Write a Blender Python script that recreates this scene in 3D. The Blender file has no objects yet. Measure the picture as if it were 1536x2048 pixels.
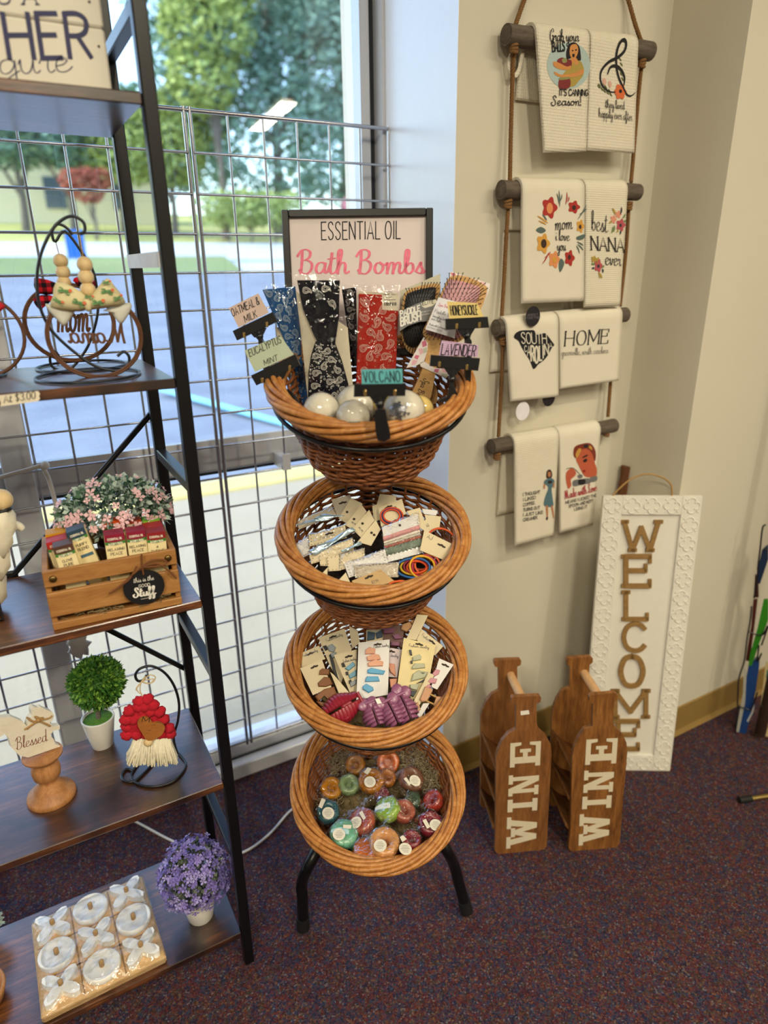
import bpy, math, random
from mathutils import Vector as V, Matrix
PI = math.pi
random.seed(7)
SC = bpy.context.scene
COL = SC.collection
# ---------------------------------------------------------------- camera, light, exposure
H = 1.36                                    # eye height
F_PX, PITCH, ROLL, YAW = 1335.6, 0.35265, -0.013135, 0.506246
_cp, _sp, _cy, _sy = math.cos(PITCH), math.sin(PITCH), math.cos(YAW), math.sin(YAW)
FWD = V((_sy*_cp, _cy*_cp, -_sp)); _r = V((_cy, -_sy, 0)); _u = _r.cross(FWD)
RGT = math.cos(ROLL)*_r + math.sin(ROLL)*_u
UPV = -math.sin(ROLL)*_r + math.cos(ROLL)*_u
EYE = V((0, 0, H))
cam = bpy.data.cameras.new('camera'); camo = bpy.data.objects.new('camera', cam); COL.objects.link(camo)
camo.matrix_world = Matrix(((RGT.x, UPV.x, -FWD.x, 0), (RGT.y, UPV.y, -FWD.y, 0), (RGT.z, UPV.z, -FWD.z, H), (0, 0, 0, 1)))
cam.sensor_fit = 'VERTICAL'; cam.sensor_height = 36.0; cam.sensor_width = 27.0
cam.lens = 36.0*F_PX/2048.0
cam.clip_start = 0.02; cam.clip_end = 400
cam.dof.use_dof = True; cam.dof.focus_distance = 1.22; cam.dof.aperture_fstop = 2.2
SC.camera = camo
vs = SC.view_settings
vs.view_transform = 'Standard'; vs.look = 'None'; vs.gamma = 1.0; vs.use_curve_mapping = False
vs.exposure = 0.32
SC.cycles.use_denoising = True
SC.cycles.max_bounces = 10; SC.cycles.transparent_max_bounces = 16
SC.cycles.diffuse_bounces = 5; SC.cycles.glossy_bounces = 4; SC.cycles.transmission_bounces = 6
SC.cycles.caustics_reflective = False; SC.cycles.caustics_refractive = False
SC.cycles.sample_clamp_indirect = 6.0
w = bpy.data.worlds.new('sky'); SC.world = w; w.use_nodes = True
nt = w.node_tree; nt.nodes.clear()
bg = nt.nodes.new('ShaderNodeBackground'); sk = nt.nodes.new('ShaderNodeTexSky'); wo = nt.nodes.new('ShaderNodeOutputWorld')
sk.sky_type = 'NISHITA'; sk.sun_disc = False; sk.sun_elevation = math.radians(48); sk.sun_rotation = math.radians(280)
sk.air_density = 1.1; sk.dust_density = 1.6; sk.ozone_density = 1.5
nt.links.new(sk.outputs[0], bg.inputs[0]); nt.links.new(bg.outputs[0], wo.inputs[0])
bg.inputs[1].default_value = 0.76
def sun_lamp():
    l = bpy.data.lights.new('sun', 'SUN'); l.energy = 2.3; l.angle = 0.02; l.color = (1, .93, .80)
    o = bpy.data.objects.new('sun', l); COL.objects.link(o)
    o.rotation_euler = (V((0.66, 0.035, -0.72))).to_track_quat('-Z', 'Y').to_euler()
sun_lamp()
LAMPS = [((2.63, -3.69), .13, 1.45, 62), ((-1.3, -1.4), 0, 1.45, 70), ((1.7, -0.45), 1.5708, 1.3, 22), ((0.4, -1.4), 0, 1.3, 48)]   # ceiling tubes (centre), turn, length, watts; all after the first unseen, added for fill
LAMP_COL = (1.0, .89, .67)
# ---------------------------------------------------------------- seeing: a ray through an image point of the photo
def ray(u, v):
    return FWD + RGT*((u-768)/F_PX) - UPV*((v-1024)/F_PX)
class Plane:
    """a flat place in the room: origin, two in-plane axes; at(px) gives the point an image point falls on"""
    def __init__(s, o, x, y):
        s.o = V(o); s.x = V(x).normalized(); n = s.x.cross(V(y)).normalized(); s.n = n; s.y = n.cross(s.x)
        s.M = Matrix(((s.x.x, s.y.x, n.x, s.o.x), (s.x.y, s.y.y, n.y, s.o.y), (s.x.z, s.y.z, n.z, s.o.z), (0, 0, 0, 1)))
    def at(s, px):
        d = ray(*px); t = (s.o-EYE).dot(s.n)/d.dot(s.n); return EYE+d*t
    def uv(s, px):
        q = s.at(px)-s.o; return (q.dot(s.x), q.dot(s.y))
    def up(s, h):
        return Plane(s.o+s.n*h, s.x, s.y)
def crop(x0, y0, k):
    return lambda *pts: [(x0+x/k, y0+y/k) for x, y in pts]
# ---------------------------------------------------------------- materials
MATS = {}
def srgb(c):
    if isinstance(c, str):
        c = tuple(int(c[i:i+2], 16)/255 for i in (0, 2, 4))
    return tuple(x/12.92 if x <= .04045 else ((x+.055)/1.055)**2.4 for x in c)+(1,)
class NT:
    def __init__(s, name):
        s.m = bpy.data.materials.new(name); s.m.use_nodes = True; s.t = s.m.node_tree; s.t.nodes.clear()
        s.out = s.n('OutputMaterial')
    def n(s, k, **kw):
        x = s.t.nodes.new('ShaderNode'+k)
        for a, b in kw.items(): setattr(x, a, b)
        return x
    def l(s, a, b): s.t.links.new(a, b)
    def coord(s, scale=(1, 1, 1), kind='Object', rot=(0, 0, 0)):
        c = s.n('TexCoord'); mp = s.n('Mapping'); mp.inputs['Scale'].default_value = scale; mp.inputs['Rotation'].default_value = rot
        s.l(c.outputs[kind], mp.inputs[0]); return mp.outputs[0]
    def noise(s, vec, scale, detail=3, rough=.55, dist=0):
        x = s.n('TexNoise'); x.inputs['Scale'].default_value = scale; x.inputs['Detail'].default_value = detail
        x.inputs['Roughness'].default_value = rough; x.inputs['Distortion'].default_value = dist
        s.l(vec, x.inputs['Vector']); return x.outputs['Fac']
    def ramp(s, fac, stops, const=False):
        r = s.n('ValToRGB'); e = r.color_ramp.elements
        if const: r.color_ramp.interpolation = 'CONSTANT'
        while len(e) < len(stops): e.new(.5)
        for k, (p, c) in zip(e, stops): k.position = p; k.color = srgb(c)
        s.l(fac, r.inputs[0]); return r.outputs[0]
    def mix(s, fac, a, b, mode='MIX'):
        x = s.n('MixRGB'); x.blend_type = mode
        for i, q in ((0, fac), (1, a), (2, b)):
            if hasattr(q, 'links'): s.l(q, x.inputs[i])
            else: x.inputs[i].default_value = q if i == 0 else srgb(q)
        return x.outputs[0]
    def bump(s, h, strength=.3, dist=.002):
        b = s.n('Bump'); b.inputs['Strength'].default_value = strength; b.inputs['Distance'].default_value = dist
        s.l(h, b.inputs['Height']); return b.outputs[0]
    def bsdf(s, col, rough=.5, metal=0, spec=.5, normal=None, **kw):
        p = s.n('BsdfPrincipled')
        if hasattr(col, 'links'): s.l(col, p.inputs['Base Color'])
        else: p.inputs['Base Color'].default_value = srgb(col)
        if hasattr(rough, 'links'): s.l(rough, p.inputs['Roughness'])
        else: p.inputs['Roughness'].default_value = rough
        p.inputs['Metallic'].default_value = metal; p.inputs['Specular IOR Level'].default_value = spec
        if normal is not None: s.l(normal, p.inputs['Normal'])
        for k, v in kw.items(): p.inputs[k.replace('_', ' ')].default_value = v
        s.l(p.outputs[0], s.out.inputs[0]); return p
def flat(name, col, rough=.55, metal=0, spec=.4, vary=.06, scale=40, bump=0, bscale=120, **kw):
    """plain paint / paper / plastic with a little procedural variation"""
    if name in MATS: return MATS[name]
    t = NT(name); v = t.coord()
    c = srgb(col)
    f = t.noise(v, scale)
    dark = tuple(x*(1-vary) for x in c[:3]); light = tuple(min(1, x*(1+vary)) for x in c[:3])
    r = t.n('ValToRGB'); r.color_ramp.elements[0].color = dark+(1,); r.color_ramp.elements[1].color = light+(1,)
    r.color_ramp.elements[0].position = .3; r.color_ramp.elements[1].position = .7
    t.l(f, r.inputs[0])
    nrm = t.bump(t.noise(v, bscale, 4), bump) if bump else None
    t.bsdf(r.outputs[0], rough, metal, spec, nrm, **kw); MATS[name] = t.m; return t.m
def wood(name, cols, axis=0, scale=14, stretch=14, rough=.45, bump=.15, spec=.4, streak=1.0, knots=0):
    if name in MATS: return MATS[name]
    t = NT(name); sc = [stretch]*3; sc[axis] = 1
    v = t.coord(tuple(sc))
    a = t.noise(v, scale, 6, .65, .6); b = t.noise(v, scale*7, 3, .5)
    c = t.ramp(a, [(.3, cols[0]), (.5, cols[1]), (.7, cols[2])])
    c = t.mix(.25*streak, c, t.ramp(b, [(.35, cols[0]), (.65, cols[2])]), 'MIX')
    if knots:
        k = t.noise(t.coord((1, 1, 1)), knots, 3, .6, .4)
        c = t.mix(t.ramp(k, [(.42, '000000'), (.62, 'ffffff')]), c, cols[0])
    t.bsdf(c, rough, 0, spec, t.bump(b, bump, .001)); MATS[name] = t.m; return t.m
def cloth(name, col, kind='waffle', k=420, strength=.35):
    if name in MATS: return MATS[name]
    t = NT(name); v = t.coord()
    h = None
    if kind == 'waffle':
        sx = t.n('SeparateXYZ'); t.l(v, sx.inputs[0]); hs = []
        for o in ('X', 'Z'):
            m = t.n('Math', operation='MULTIPLY'); m.inputs[1].default_value = k; t.l(sx.outputs[o], m.inputs[0])
            s = t.n('Math', operation='SINE'); t.l(m.outputs[0], s.inputs[0]); hs.append(s.outputs[0])
        m = t.n('Math', operation='MAXIMUM'); t.l(hs[0], m.inputs[0]); t.l(hs[1], m.inputs[1]); h = m.outputs[0]
    elif kind == 'rib':
        sx = t.n('SeparateXYZ'); t.l(v, sx.inputs[0])
        m = t.n('Math', operation='MULTIPLY'); m.inputs[1].default_value = k; t.l(sx.outputs['Z'], m.inputs[0])
        s = t.n('Math', operation='SINE'); t.l(m.outputs[0], s.inputs[0]); h = s.outputs[0]
    else: h = t.noise(t.coord((1, 1, 4)), k, 3)
    c = t.mix(t.noise(v, 22, 3), tuple(x*.97 for x in srgb_i(col)), tuple(min(1, x*1.02) for x in srgb_i(col)))
    t.bsdf(c, .95, 0, .1, t.bump(h, strength, .0012)); MATS[name] = t.m; return t.m
def srgb_i(c): return tuple(int(c[i:i+2], 16)/255 for i in (0, 2, 4))
def film(name, gloss=.16, rough=.06, bump=.6, scale=45, tint='ffffff'):
    """clear wrapping film or glass: lets light straight through, with a sheen"""
    if name in MATS: return MATS[name]
    t = NT(name)
    tr = t.n('BsdfTransparent'); tr.inputs[0].default_value = srgb(tint); gl = t.n('BsdfGlossy'); gl.inputs['Roughness'].default_value = rough
    fr = t.n('LayerWeight'); fr.inputs[0].default_value = .25
    if bump:
        b = t.bump(t.noise(t.coord(), scale, 2, .5, .8), bump, .004); t.l(b, gl.inputs['Normal']); t.l(b, fr.inputs['Normal'])
    m = t.n('Math', operation='MULTIPLY_ADD'); m.inputs[1].default_value = .5; m.inputs[2].default_value = gloss*.5
    t.l(fr.outputs['Fresnel'], m.inputs[0])
    mx = t.n('MixShader'); t.l(m.outputs[0], mx.inputs[0]); t.l(tr.outputs[0], mx.inputs[1]); t.l(gl.outputs[0], mx.inputs[2])
    t.l(mx.outputs[0], t.out.inputs[0]); MATS[name] = t.m; return t.m
def glow(name, col, strength):
    t = NT(name); e = t.n('Emission'); e.inputs[0].default_value = srgb(col); e.inputs[1].default_value = strength
    t.l(e.outputs[0], t.out.inputs[0]); MATS[name] = t.m; return t.m
# ---------------------------------------------------------------- mesh builder
def smooth_path(pts, n=4, closed=False):
    """Catmull-Rom through the points (tuples of any length)"""
    P = [tuple(p) for p in pts]
    if len(P) < 3: return P
    out = []; L = len(P); rng = range(L if closed else L-1)
    for i in rng:
        p1, p2 = P[i], P[(i+1) % L]
        p0 = P[i-1] if (i or closed) else p1
        p3 = P[(i+2) % L] if (closed or i+2 < L) else p2
        for k in range(n):
            t = k/n
            out.append(tuple(.5*((2*b)+(-a+c)*t+(2*a-5*b+4*c-d)*t*t+(-a+3*b-3*c+d)*t*t*t) for a, b, c, d in zip(p0, p1, p2, p3)))
    if not closed: out.append(P[-1])
    return out
class MB:
    def __init__(s): s.v = []; s.f = []; s.m = []; s.s = []; s.mi = 0; s.X = None
    def add(s, vs, fs, smooth=False):
        b = len(s.v)
        if s.X is not None: vs = [s.X @ V(p) for p in vs]
        s.v += [tuple(p) for p in vs]
        for f in fs: s.f.append([b+i for i in f]); s.m.append(s.mi); s.s.append(smooth)
        return s
    def mat(s, i): s.mi = i; return s
    def box(s, c, d, R=None, bev=0):
        x, y, z = d[0]/2, d[1]/2, d[2]/2
        if bev:
            b = min(bev, x*.9, y*.9, z*.9); vs = []; fs = []
            for sz in (-1, 1):
                for (ax, ay, az) in ((x-b, y-b, z), (x, y-b, z-b), (x-b, y, z-b)): pass
            # chamfered box: three rings of 8 outline
            def ring(ex, ey, zz): return [(ex-b, -ey, zz), (ex, -ey+b, zz), (ex, ey-b, zz), (ex-b, ey, zz), (-ex+b, ey, zz), (-ex, ey-b, zz), (-ex, -ey+b, zz), (-ex+b, -ey, zz)]
            rs = [ring(x-b*.7, y-b*.7, -z), ring(x, y, -z+b), ring(x, y, z-b), ring(x-b*.7, y-b*.7, z)]
            for r in rs: vs += r
            for k in range(3):
                for i in range(8): j = (i+1) % 8; fs.append([k*8+i, k*8+j, k*8+8+j, k*8+8+i])
            fs += [list(range(7, -1, -1)), list(range(24, 32))]
        else:
            vs = [(-x, -y, -z), (x, -y, -z), (x, y, -z), (-x, y, -z), (-x, -y, z), (x, -y, z), (x, y, z), (-x, y, z)]
            fs = [[3, 2, 1, 0], [4, 5, 6, 7], [0, 1, 5, 4], [1, 2, 6, 5], [2, 3, 7, 6], [3, 0, 4, 7]]
        c = V(c)
        return s.add([(R @ V(p) if R else V(p))+c for p in vs], fs)
    def span(s, a, b, bev=0):
        a, b = V(a), V(b); return s.box((a+b)/2, [abs(q) for q in (b-a)], None, bev)
    def bar(s, p, q, w, h, up=(0, 0, 1), bev=0):
        p, q = V(p), V(q); d = q-p; x = d.normalized(); y = V(up).cross(x)
        if y.length < 1e-4: y = V((0, 1, 0)).cross(x)
        y.normalize(); z = x.cross(y)
        R = Matrix((x, y, z)).transposed(); return s.box((p+q)/2, (d.length, w, h), R, bev)
    def tube(s, path, r, seg=8, closed=False, caps=True, rz=None, smooth=True):
        P = [V(p) for p in path]; n = len(P)
        if n < 2: return s
        rr = r if callable(r) else (lambda t: r)
        T = []
        for i in range(n):
            a = P[i-1] if (i or closed) else P[i]; b = P[(i+1) % n] if (closed or i < n-1) else P[i]
            t = b-a; T.append(t.normalized() if t.length > 1e-9 else V((0, 0, 1)))
        ref = V((0, 0, 1)) if abs(T[0].z) < .9 else V((1, 0, 0))
        if closed:
            ref = V((0, 0, 0)); o = sum(P, V((0, 0, 0)))/n
            for i in range(n): ref += (P[i-1]-o).cross(P[i]-o)
            ref.normalize()
        N = (ref-T[0]*ref.dot(T[0])).normalized(); vs = []
        for i in range(n):
            N = (ref if closed else N); N = N-T[i]*N.dot(T[i]); N.normalize(); B = T[i].cross(N); q = rr(i/(n-1))
            for k in range(seg):
                a = 2*PI*k/seg; vs.append(P[i]+N*(math.cos(a)*q)+B*(math.sin(a)*q*(rz or 1)))
        fs = []
        for i in range(n if closed else n-1):
            for k in range(seg):
                j = (k+1) % seg; a = i*seg; b = ((i+1) % n)*seg; fs.append([a+k, a+j, b+j, b+k])
        s.add(vs, fs, smooth)
        if caps and not closed: s.add([vs[k] for k in range(seg)]+[vs[(n-1)*seg+k] for k in range(seg)], [list(range(seg-1, -1, -1)), list(range(seg, 2*seg))]) if s.X is None else s._caps(vs, seg, n)
        return s
    def _caps(s, vs, seg, n):
        s.add([vs[k] for k in range(seg)]+[vs[(n-1)*seg+k] for k in range(seg)], [list(range(seg-1, -1, -1)), list(range(seg, 2*seg))])
    def lathe(s, prof, seg=24, c=(0, 0, 0), smooth=True):
        vs = []; fs = []; n = len(prof); c = V(c)
        for r, z in prof:
            for k in range(seg): a = 2*PI*k/seg; vs.append(c+V((r*math.cos(a), r*math.sin(a), z)))
        for i in range(n-1):
            for k in range(seg): j = (k+1) % seg; fs.append([i*seg+k, i*seg+j, i*seg+seg+j, i*seg+seg+k])
        s.add(vs, fs, smooth)
        if prof[0][0] > 1e-5: s.add(vs[:seg], [list(range(seg-1, -1, -1))])
        if prof[-1][0] > 1e-5: s.add(vs[-seg:], [list(range(seg))])
        return s
    def ball(s, c, r, seg=16, rings=10, f=None):
        c = V(c); rad = V(r) if hasattr(r, '__len__') else V((r, r, r)); vs = [c+V((0, 0, -rad.z))]; fs = []
        for i in range(1, rings):
            ph = -PI/2+PI*i/rings
            for k in range(seg):
                a = 2*PI*k/seg; d = V((math.cos(ph)*math.cos(a), math.cos(ph)*math.sin(a), math.sin(ph))); q = f(d) if f else 1
                vs.append(c+V((d.x*rad.x, d.y*rad.y, d.z*rad.z))*q)
        vs.append(c+V((0, 0, rad.z))); top = len(vs)-1
        for k in range(seg): fs.append([0, 1+(k+1) % seg, 1+k]); fs.append([top, 1+(rings-2)*seg+k, 1+(rings-2)*seg+(k+1) % seg])
        for i in range(rings-2):
            for k in range(seg): a = 1+i*seg; j = (k+1) % seg; fs.append([a+k, a+j, a+seg+j, a+seg+k])
        return s.add(vs, fs, True)
    def prism(s, poly, h0, h1, plane=None):
        """extrude a 2-D outline (counter-clockwise) from height h0 to h1 over a plane"""
        M = plane.M if plane else Matrix()
        n = len(poly); vs = [M @ V((x, y, h0)) for x, y in poly]+[M @ V((x, y, h1)) for x, y in poly]
        return s.add(vs, [list(range(n-1, -1, -1)), list(range(n, 2*n))]+[[i, (i+1) % n, n+(i+1) % n, n+i] for i in range(n)])
    def sheet(s, f, nu, nv, smooth=True):
        vs = [f(i/nu, j/nv) for i in range(nu+1) for j in range(nv+1)]; fs = []
        for i in range(nu):
            for j in range(nv): a = i*(nv+1)+j; fs.append([a, a+nv+1, a+nv+2, a+1])
        return s.add(vs, fs, smooth)
    def slab(s, f, g, nu, nv, smooth=True):
        """closed sheet: f is the front, g the back, joined along the rim"""
        b = len(s.v); s.sheet(f, nu, nv, smooth); e = len(s.v); N = nv+1
        vs = [g(i/nu, j/nv) for i in range(nu+1) for j in range(nv+1)]
        fs = []
        for i in range(nu):
            for j in range(nv): a = i*N+j; fs.append([a, a+1, a+N+1, a+N])
        s.add(vs, fs, smooth)
        rim = [i*N for i in range(nu+1)]+[nu*N+j for j in range(1, N)]+[i*N+nv for i in range(nu-1, -1, -1)]+[j for j in range(nv-1, 0, -1)]
        for k in range(len(rim)):
            a, c = rim[k], rim[(k+1) % len(rim)]
            s.f.append([b+a, e+a, e+c, b+c]); s.m.append(s.mi); s.s.append(False)
        return s
    def data(s, name, mats):
        me = bpy.data.meshes.new(name); me.from_pydata(s.v, [], s.f); me.update()
        me.polygons.foreach_set('use_smooth', s.s); me.polygons.foreach_set('material_index', s.m)
        for m in (mats if isinstance(mats, (list, tuple)) else [mats]): me.materials.append(m)
        return me
def thing(name, label, cat, loc=(0, 0, 0), rz=0, group=None, M=None):
    o = bpy.data.objects.new(name, None); COL.objects.link(o); o.empty_display_size = .03
    o.matrix_world = M if M is not None else Matrix.Translation(V(loc)) @ Matrix.Rotation(rz, 4, 'Z')
    o['label'] = label; o['category'] = cat
    if group: o['group'] = group
    o['root'] = 0
    ROOTS[o.name] = o.matrix_world.copy() if M is None else M.copy()
    return o
ROOTS = {}
def root_matrix(o):
    while o.parent: o = o.parent
    return ROOTS.get(o.name, Matrix.Translation(o.location))
def part(name, mb, mats, parent, world=True, label=None, stuff=False):
    """one part as a mesh of its own under its thing (or under another part)"""
    if world:
        Mi = root_matrix(parent).inverted(); mb.v = [tuple(Mi @ V(p)) for p in mb.v]
    o = bpy.data.objects.new(name, mb.data(name, mats)); COL.objects.link(o); o.parent = parent
    if label: o['label'] = label
    if stuff: o['kind'] = 'stuff'
    return o
def solo(name, mb, mats, label=None, cat=None, group=None, kind=None, loc=None):
    """a thing that is one mesh; its origin sits at the middle of its base"""
    if loc is None:
        xs, ys, zs = zip(*mb.v); loc = ((min(xs)+max(xs))/2, (min(ys)+max(ys))/2, min(zs))
    L = V(loc); mb.v = [tuple(V(p)-L) for p in mb.v]
    o = bpy.data.objects.new(name, mb.data(name, mats)); COL.objects.link(o); o.location = L
    ROOTS[o.name] = Matrix.Translation(L)
    if label: o['label'] = label
    if cat: o['category'] = cat
    if group: o['group'] = group
    if kind: o['kind'] = kind
    return o
def struct(name, mb, mats): return solo(name, mb, mats, kind='structure')
def copy_tree(o, M=None, label=None):
    c = o.copy(); COL.objects.link(c)
    if M is not None: c.matrix_world = M; ROOTS[c.name] = M.copy()
    if label: c['label'] = label
    for ch in o.children:
        d = ch.copy(); COL.objects.link(d); d.parent = c
        for g in ch.children:
            e = g.copy(); COL.objects.link(e); e.parent = d
    return c
# ---------------------------------------------------------------- stroke lettering
GLYPH = {}
def _g(txt):
    for line in txt.strip().split('\n'):
        k, rest = line.split(' ', 1); w, *st = rest.split('|')
        GLYPH[k] = (float(w), [(s.strip().startswith('~'), [tuple(float(q) for q in p.split(',')) for p in s.strip().lstrip('~').split()]) for s in st])
_g('''A .6|0,0 .3,1 .6,0|.1,.34 .5,.34
B .52|0,0 0,1|~0,1 .26,1 .44,.92 .46,.76 .4,.6 .24,.54 0,.54|~0,.54 .3,.54 .48,.44 .52,.26 .46,.08 .28,0 0,0
C .55|~.54,.82 .44,.96 .28,1 .1,.86 .02,.5 .1,.14 .28,0 .44,.04 .54,.18
D .55|0,0 0,1|~0,1 .24,1 .46,.86 .55,.5 .46,.14 .24,0 0,0
E .46|0,0 0,1|0,1 .46,1|0,.52 .38,.52|0,0 .46,0
F .44|0,0 0,1|0,1 .44,1|0,.52 .36,.52
G .58|~.54,.82 .44,.96 .28,1 .1,.86 .02,.5 .1,.14 .28,0 .46,.06 .56,.24 .56,.44|.56,.44 .32,.44
H .56|0,0 0,1|.56,0 .56,1|0,.52 .56,.52
I .06|.03,0 .03,1
J .4|~.4,1 .4,.3 .34,.06 .18,0 .04,.08 0,.24
K .52|0,0 0,1|.5,1 0,.42|.16,.56 .52,0
L .42|0,0 0,1|0,0 .42,0
M .7|0,0 0,1|0,1 .35,.2|.35,.2 .7,1|.7,1 .7,0
N .56|0,0 0,1|0,1 .56,0|.56,0 .56,1
O .62|~.31,1 .12,.9 .02,.5 .12,.1 .31,0 .5,.1 .6,.5 .5,.9 .31,1
P .5|0,0 0,1|~0,1 .28,1 .46,.9 .5,.73 .44,.56 .28,.47 0,.47
Q .62|~.31,1 .12,.9 .02,.5 .12,.1 .31,0 .5,.1 .6,.5 .5,.9 .31,1|.36,.24 .6,-.06
R .52|0,0 0,1|~0,1 .28,1 .46,.9 .5,.74 .44,.58 .28,.5 0,.5|.24,.5 .52,0
S .5|~.46,.84 .38,.97 .24,1 .08,.93 .03,.76 .12,.6 .36,.44 .47,.26 .4,.07 .24,0 .1,.04 .02,.18
T .54|.27,0 .27,1|0,1 .54,1
U .56|~0,1 0,.34 .06,.1 .28,0 .5,.1 .56,.34 .56,1
V .58|0,1 .29,0|.29,0 .58,1
W .84|0,1 .2,0|.2,0 .42,.8|.42,.8 .64,0|.64,0 .84,1
X .54|0,0 .54,1|0,1 .54,0
Y .54|0,1 .27,.5|.54,1 .27,.5|.27,.5 .27,0
Z .5|0,1 .5,1|.5,1 0,0|0,0 .5,0
& .6|~.6,0 .2,.62 .16,.84 .28,1 .42,.88 .36,.66 .1,.4 .02,.2 .14,.02 .34,.02 .5,.18 .58,.42
$ .5|~.46,.82 .24,.94 .06,.82 .06,.64 .24,.52 .42,.4 .44,.2 .26,.06 .02,.18|.25,-.08 .25,1.08
. .08|.03,0 .03,.06
, .08|.05,.06 .01,-.12
! .08|.04,1 .04,.3|.04,0 .04,.05
' .06|.03,1 .03,.8
- .3|0,.5 .3,.5
0 .52|~.26,1 .08,.84 .02,.5 .08,.16 .26,0 .44,.16 .5,.5 .44,.84 .26,1
2 .5|~.04,.8 .14,.96 .3,1 .44,.88 .44,.66 .3,.44 0,0|0,0 .5,0
3 .5|~.03,.86 .2,1 .42,.92 .44,.7 .3,.54 .18,.53|~.18,.53 .4,.48 .48,.28 .4,.06 .2,0 0,.12
4 .52|.4,0 .4,1|.4,1 0,.3|0,.3 .52,.3
5 .5|.44,1 .08,1|.08,1 .05,.56|~.05,.56 .26,.62 .46,.46 .46,.18 .28,0 .02,.1
1 .2|.02,.82 .14,1|.14,1 .14,0
9 .5|~.44,.7 .36,.5 .2,.46 .06,.6 .06,.84 .22,1 .4,.92 .46,.7 .42,.3 .28,0
a .5|~.42,.36 .3,.46 .12,.4 .03,.2 .08,.03 .22,.02 .36,.18 .42,.42|~.42,.42 .38,.14 .42,.01 .52,.08
b .46|~0,.1 .14,.5 .2,.9 .12,1 .06,.84 .05,.3 .1,.04 .24,0 .36,.14 .36,.34 .26,.44 .12,.32
c .42|~.36,.36 .26,.46 .1,.4 .03,.2 .1,.02 .26,.02 .42,.14
d .52|~.4,.36 .28,.46 .1,.4 .03,.2 .08,.02 .22,.02 .36,.2 .44,1|~.44,1 .4,.14 .44,0 .54,.08
e .44|~.04,.2 .22,.24 .34,.36 .26,.46 .12,.42 .04,.22 .08,.04 .22,0 .36,.06 .46,.16
f .36|~0,.1 .16,.5 .26,.86 .2,1 .12,.9 .12,.4 .1,-.2 .06,-.42 .16,-.36 .2,-.06 .24,.06 .38,.12
g .48|~.4,.36 .28,.46 .1,.4 .03,.2 .08,.04 .22,.04 .36,.2 .42,.42|~.42,.42 .4,.0 .36,-.34 .2,-.44 .08,-.32 .2,-.12 .5,.1
h .5|~0,.1 .14,.5 .22,.9 .16,1 .08,.86 .06,.4 .04,0|~.04,.06 .14,.36 .28,.46 .36,.34 .34,.1 .4,0 .52,.08
i .22|~.02,.14 .1,.42 .08,.12 .12,0 .24,.08|~.12,.62 .14,.66
j .24|~.1,.42 .1,-.2 .02,-.42 -.1,-.34 .02,-.12 .26,.1|.12,.62 .14,.66
k .46|~0,.1 .14,.5 .22,.9 .16,1 .08,.86 .06,.4 .04,0|~.06,.2 .26,.44 .32,.36 .12,.22 .3,.02 .48,.08
l .24|~0,.1 .12,.5 .2,.9 .14,1 .07,.84 .07,.2 .12,0 .26,.08
m .74|~0,.36 .06,.44 .08,.3 .06,0|~.06,.06 .16,.38 .28,.46 .33,.34 .3,0|~.3,.06 .42,.38 .54,.46 .59,.34 .56,.1 .62,0 .74,.08
n .5|~0,.36 .06,.44 .08,.3 .06,0|~.06,.06 .16,.38 .3,.46 .36,.34 .33,.1 .39,0 .5,.08
o .46|~.26,.46 .1,.4 .03,.2 .1,.02 .24,.02 .36,.18 .36,.36 .24,.46|~.24,.46 .34,.36 .48,.38
p .48|~0,.3 .08,.44 .08,0 .04,-.44|~.06,.16 .16,.4 .3,.46 .38,.3 .32,.06 .18,0 .08,.1|~.3,.03 .4,.02 .5,.1
r .36|~0,.3 .08,.46 .12,.4 .24,.42|~.24,.42 .2,.14 .26,0 .38,.08
s .36|~0,.08 .14,.34 .2,.46 .22,.3 .28,.14 .2,0 .06,.04|~.22,0 .3,.02 .38,.1
t .34|~0,.1 .14,.5 .18,.84|~.18,.84 .1,.2 .14,0 .26,.02 .36,.1|0,.6 .32,.64
u .5|~0,.3 .06,.44 .05,.14 .14,0 .28,.1 .38,.42|~.38,.42 .36,.12 .42,0 .52,.08
v .44|~0,.32 .08,.44 .1,.2 .16,0 .3,.2 .34,.42|~.34,.42 .38,.36 .46,.38
w .64|~0,.32 .06,.44 .05,.16 .12,0 .24,.12 .3,.4|~.3,.4 .28,.14 .36,0 .48,.14 .54,.42|~.54,.42 .58,.36 .66,.38
y .48|~0,.3 .06,.44 .06,.16 .14,.02 .28,.12 .38,.42|~.38,.42 .36,-.1 .28,-.42 .12,-.42 .1,-.24 .5,.1
q .48|~.4,.36 .28,.46 .1,.4 .03,.2 .08,.04 .22,.04 .36,.2 .42,.42|~.42,.42 .38,-.42
x .4|~0,.4 .2,.2 .4,.04|~.38,.44 .02,.02
z .4|~0,.4 .36,.42 .02,.02 .4,.06
@B .7|~.2,.96 .18,.5 .12,0|~.0,.72 .16,.94 .36,1 .52,.9 .5,.7 .36,.58 .2,.54|~.2,.54 .42,.54 .58,.4 .54,.14 .36,-.02 .16,.02 .06,.14
@S .56|~.5,.8 .44,.98 .28,1 .2,.84 .3,.6 .42,.36 .36,.06 .16,-.06 0,.06 -.02,.24 .1,.3
@G .66|~.54,.76 .5,.96 .34,1 .12,.74 .04,.34 .14,.02 .32,.0 .5,.3|~.56,.44 .3,.44 .52,.38 .5,.06 .38,-.26 .2,-.2 .36,.04 .6,.12
@M .95|~0,0 .12,.5 .18,.96|~.18,.96 .26,.5 .34,.06|~.34,.06 .46,.6 .58,.96|~.58,.96 .6,.4 .68,.02 .9,.1
@L .5|~.44,.84 .32,1 .2,.86 .22,.4 .12,.06 0,.06 .04,.18 .2,.04 .5,.02
''')
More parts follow.
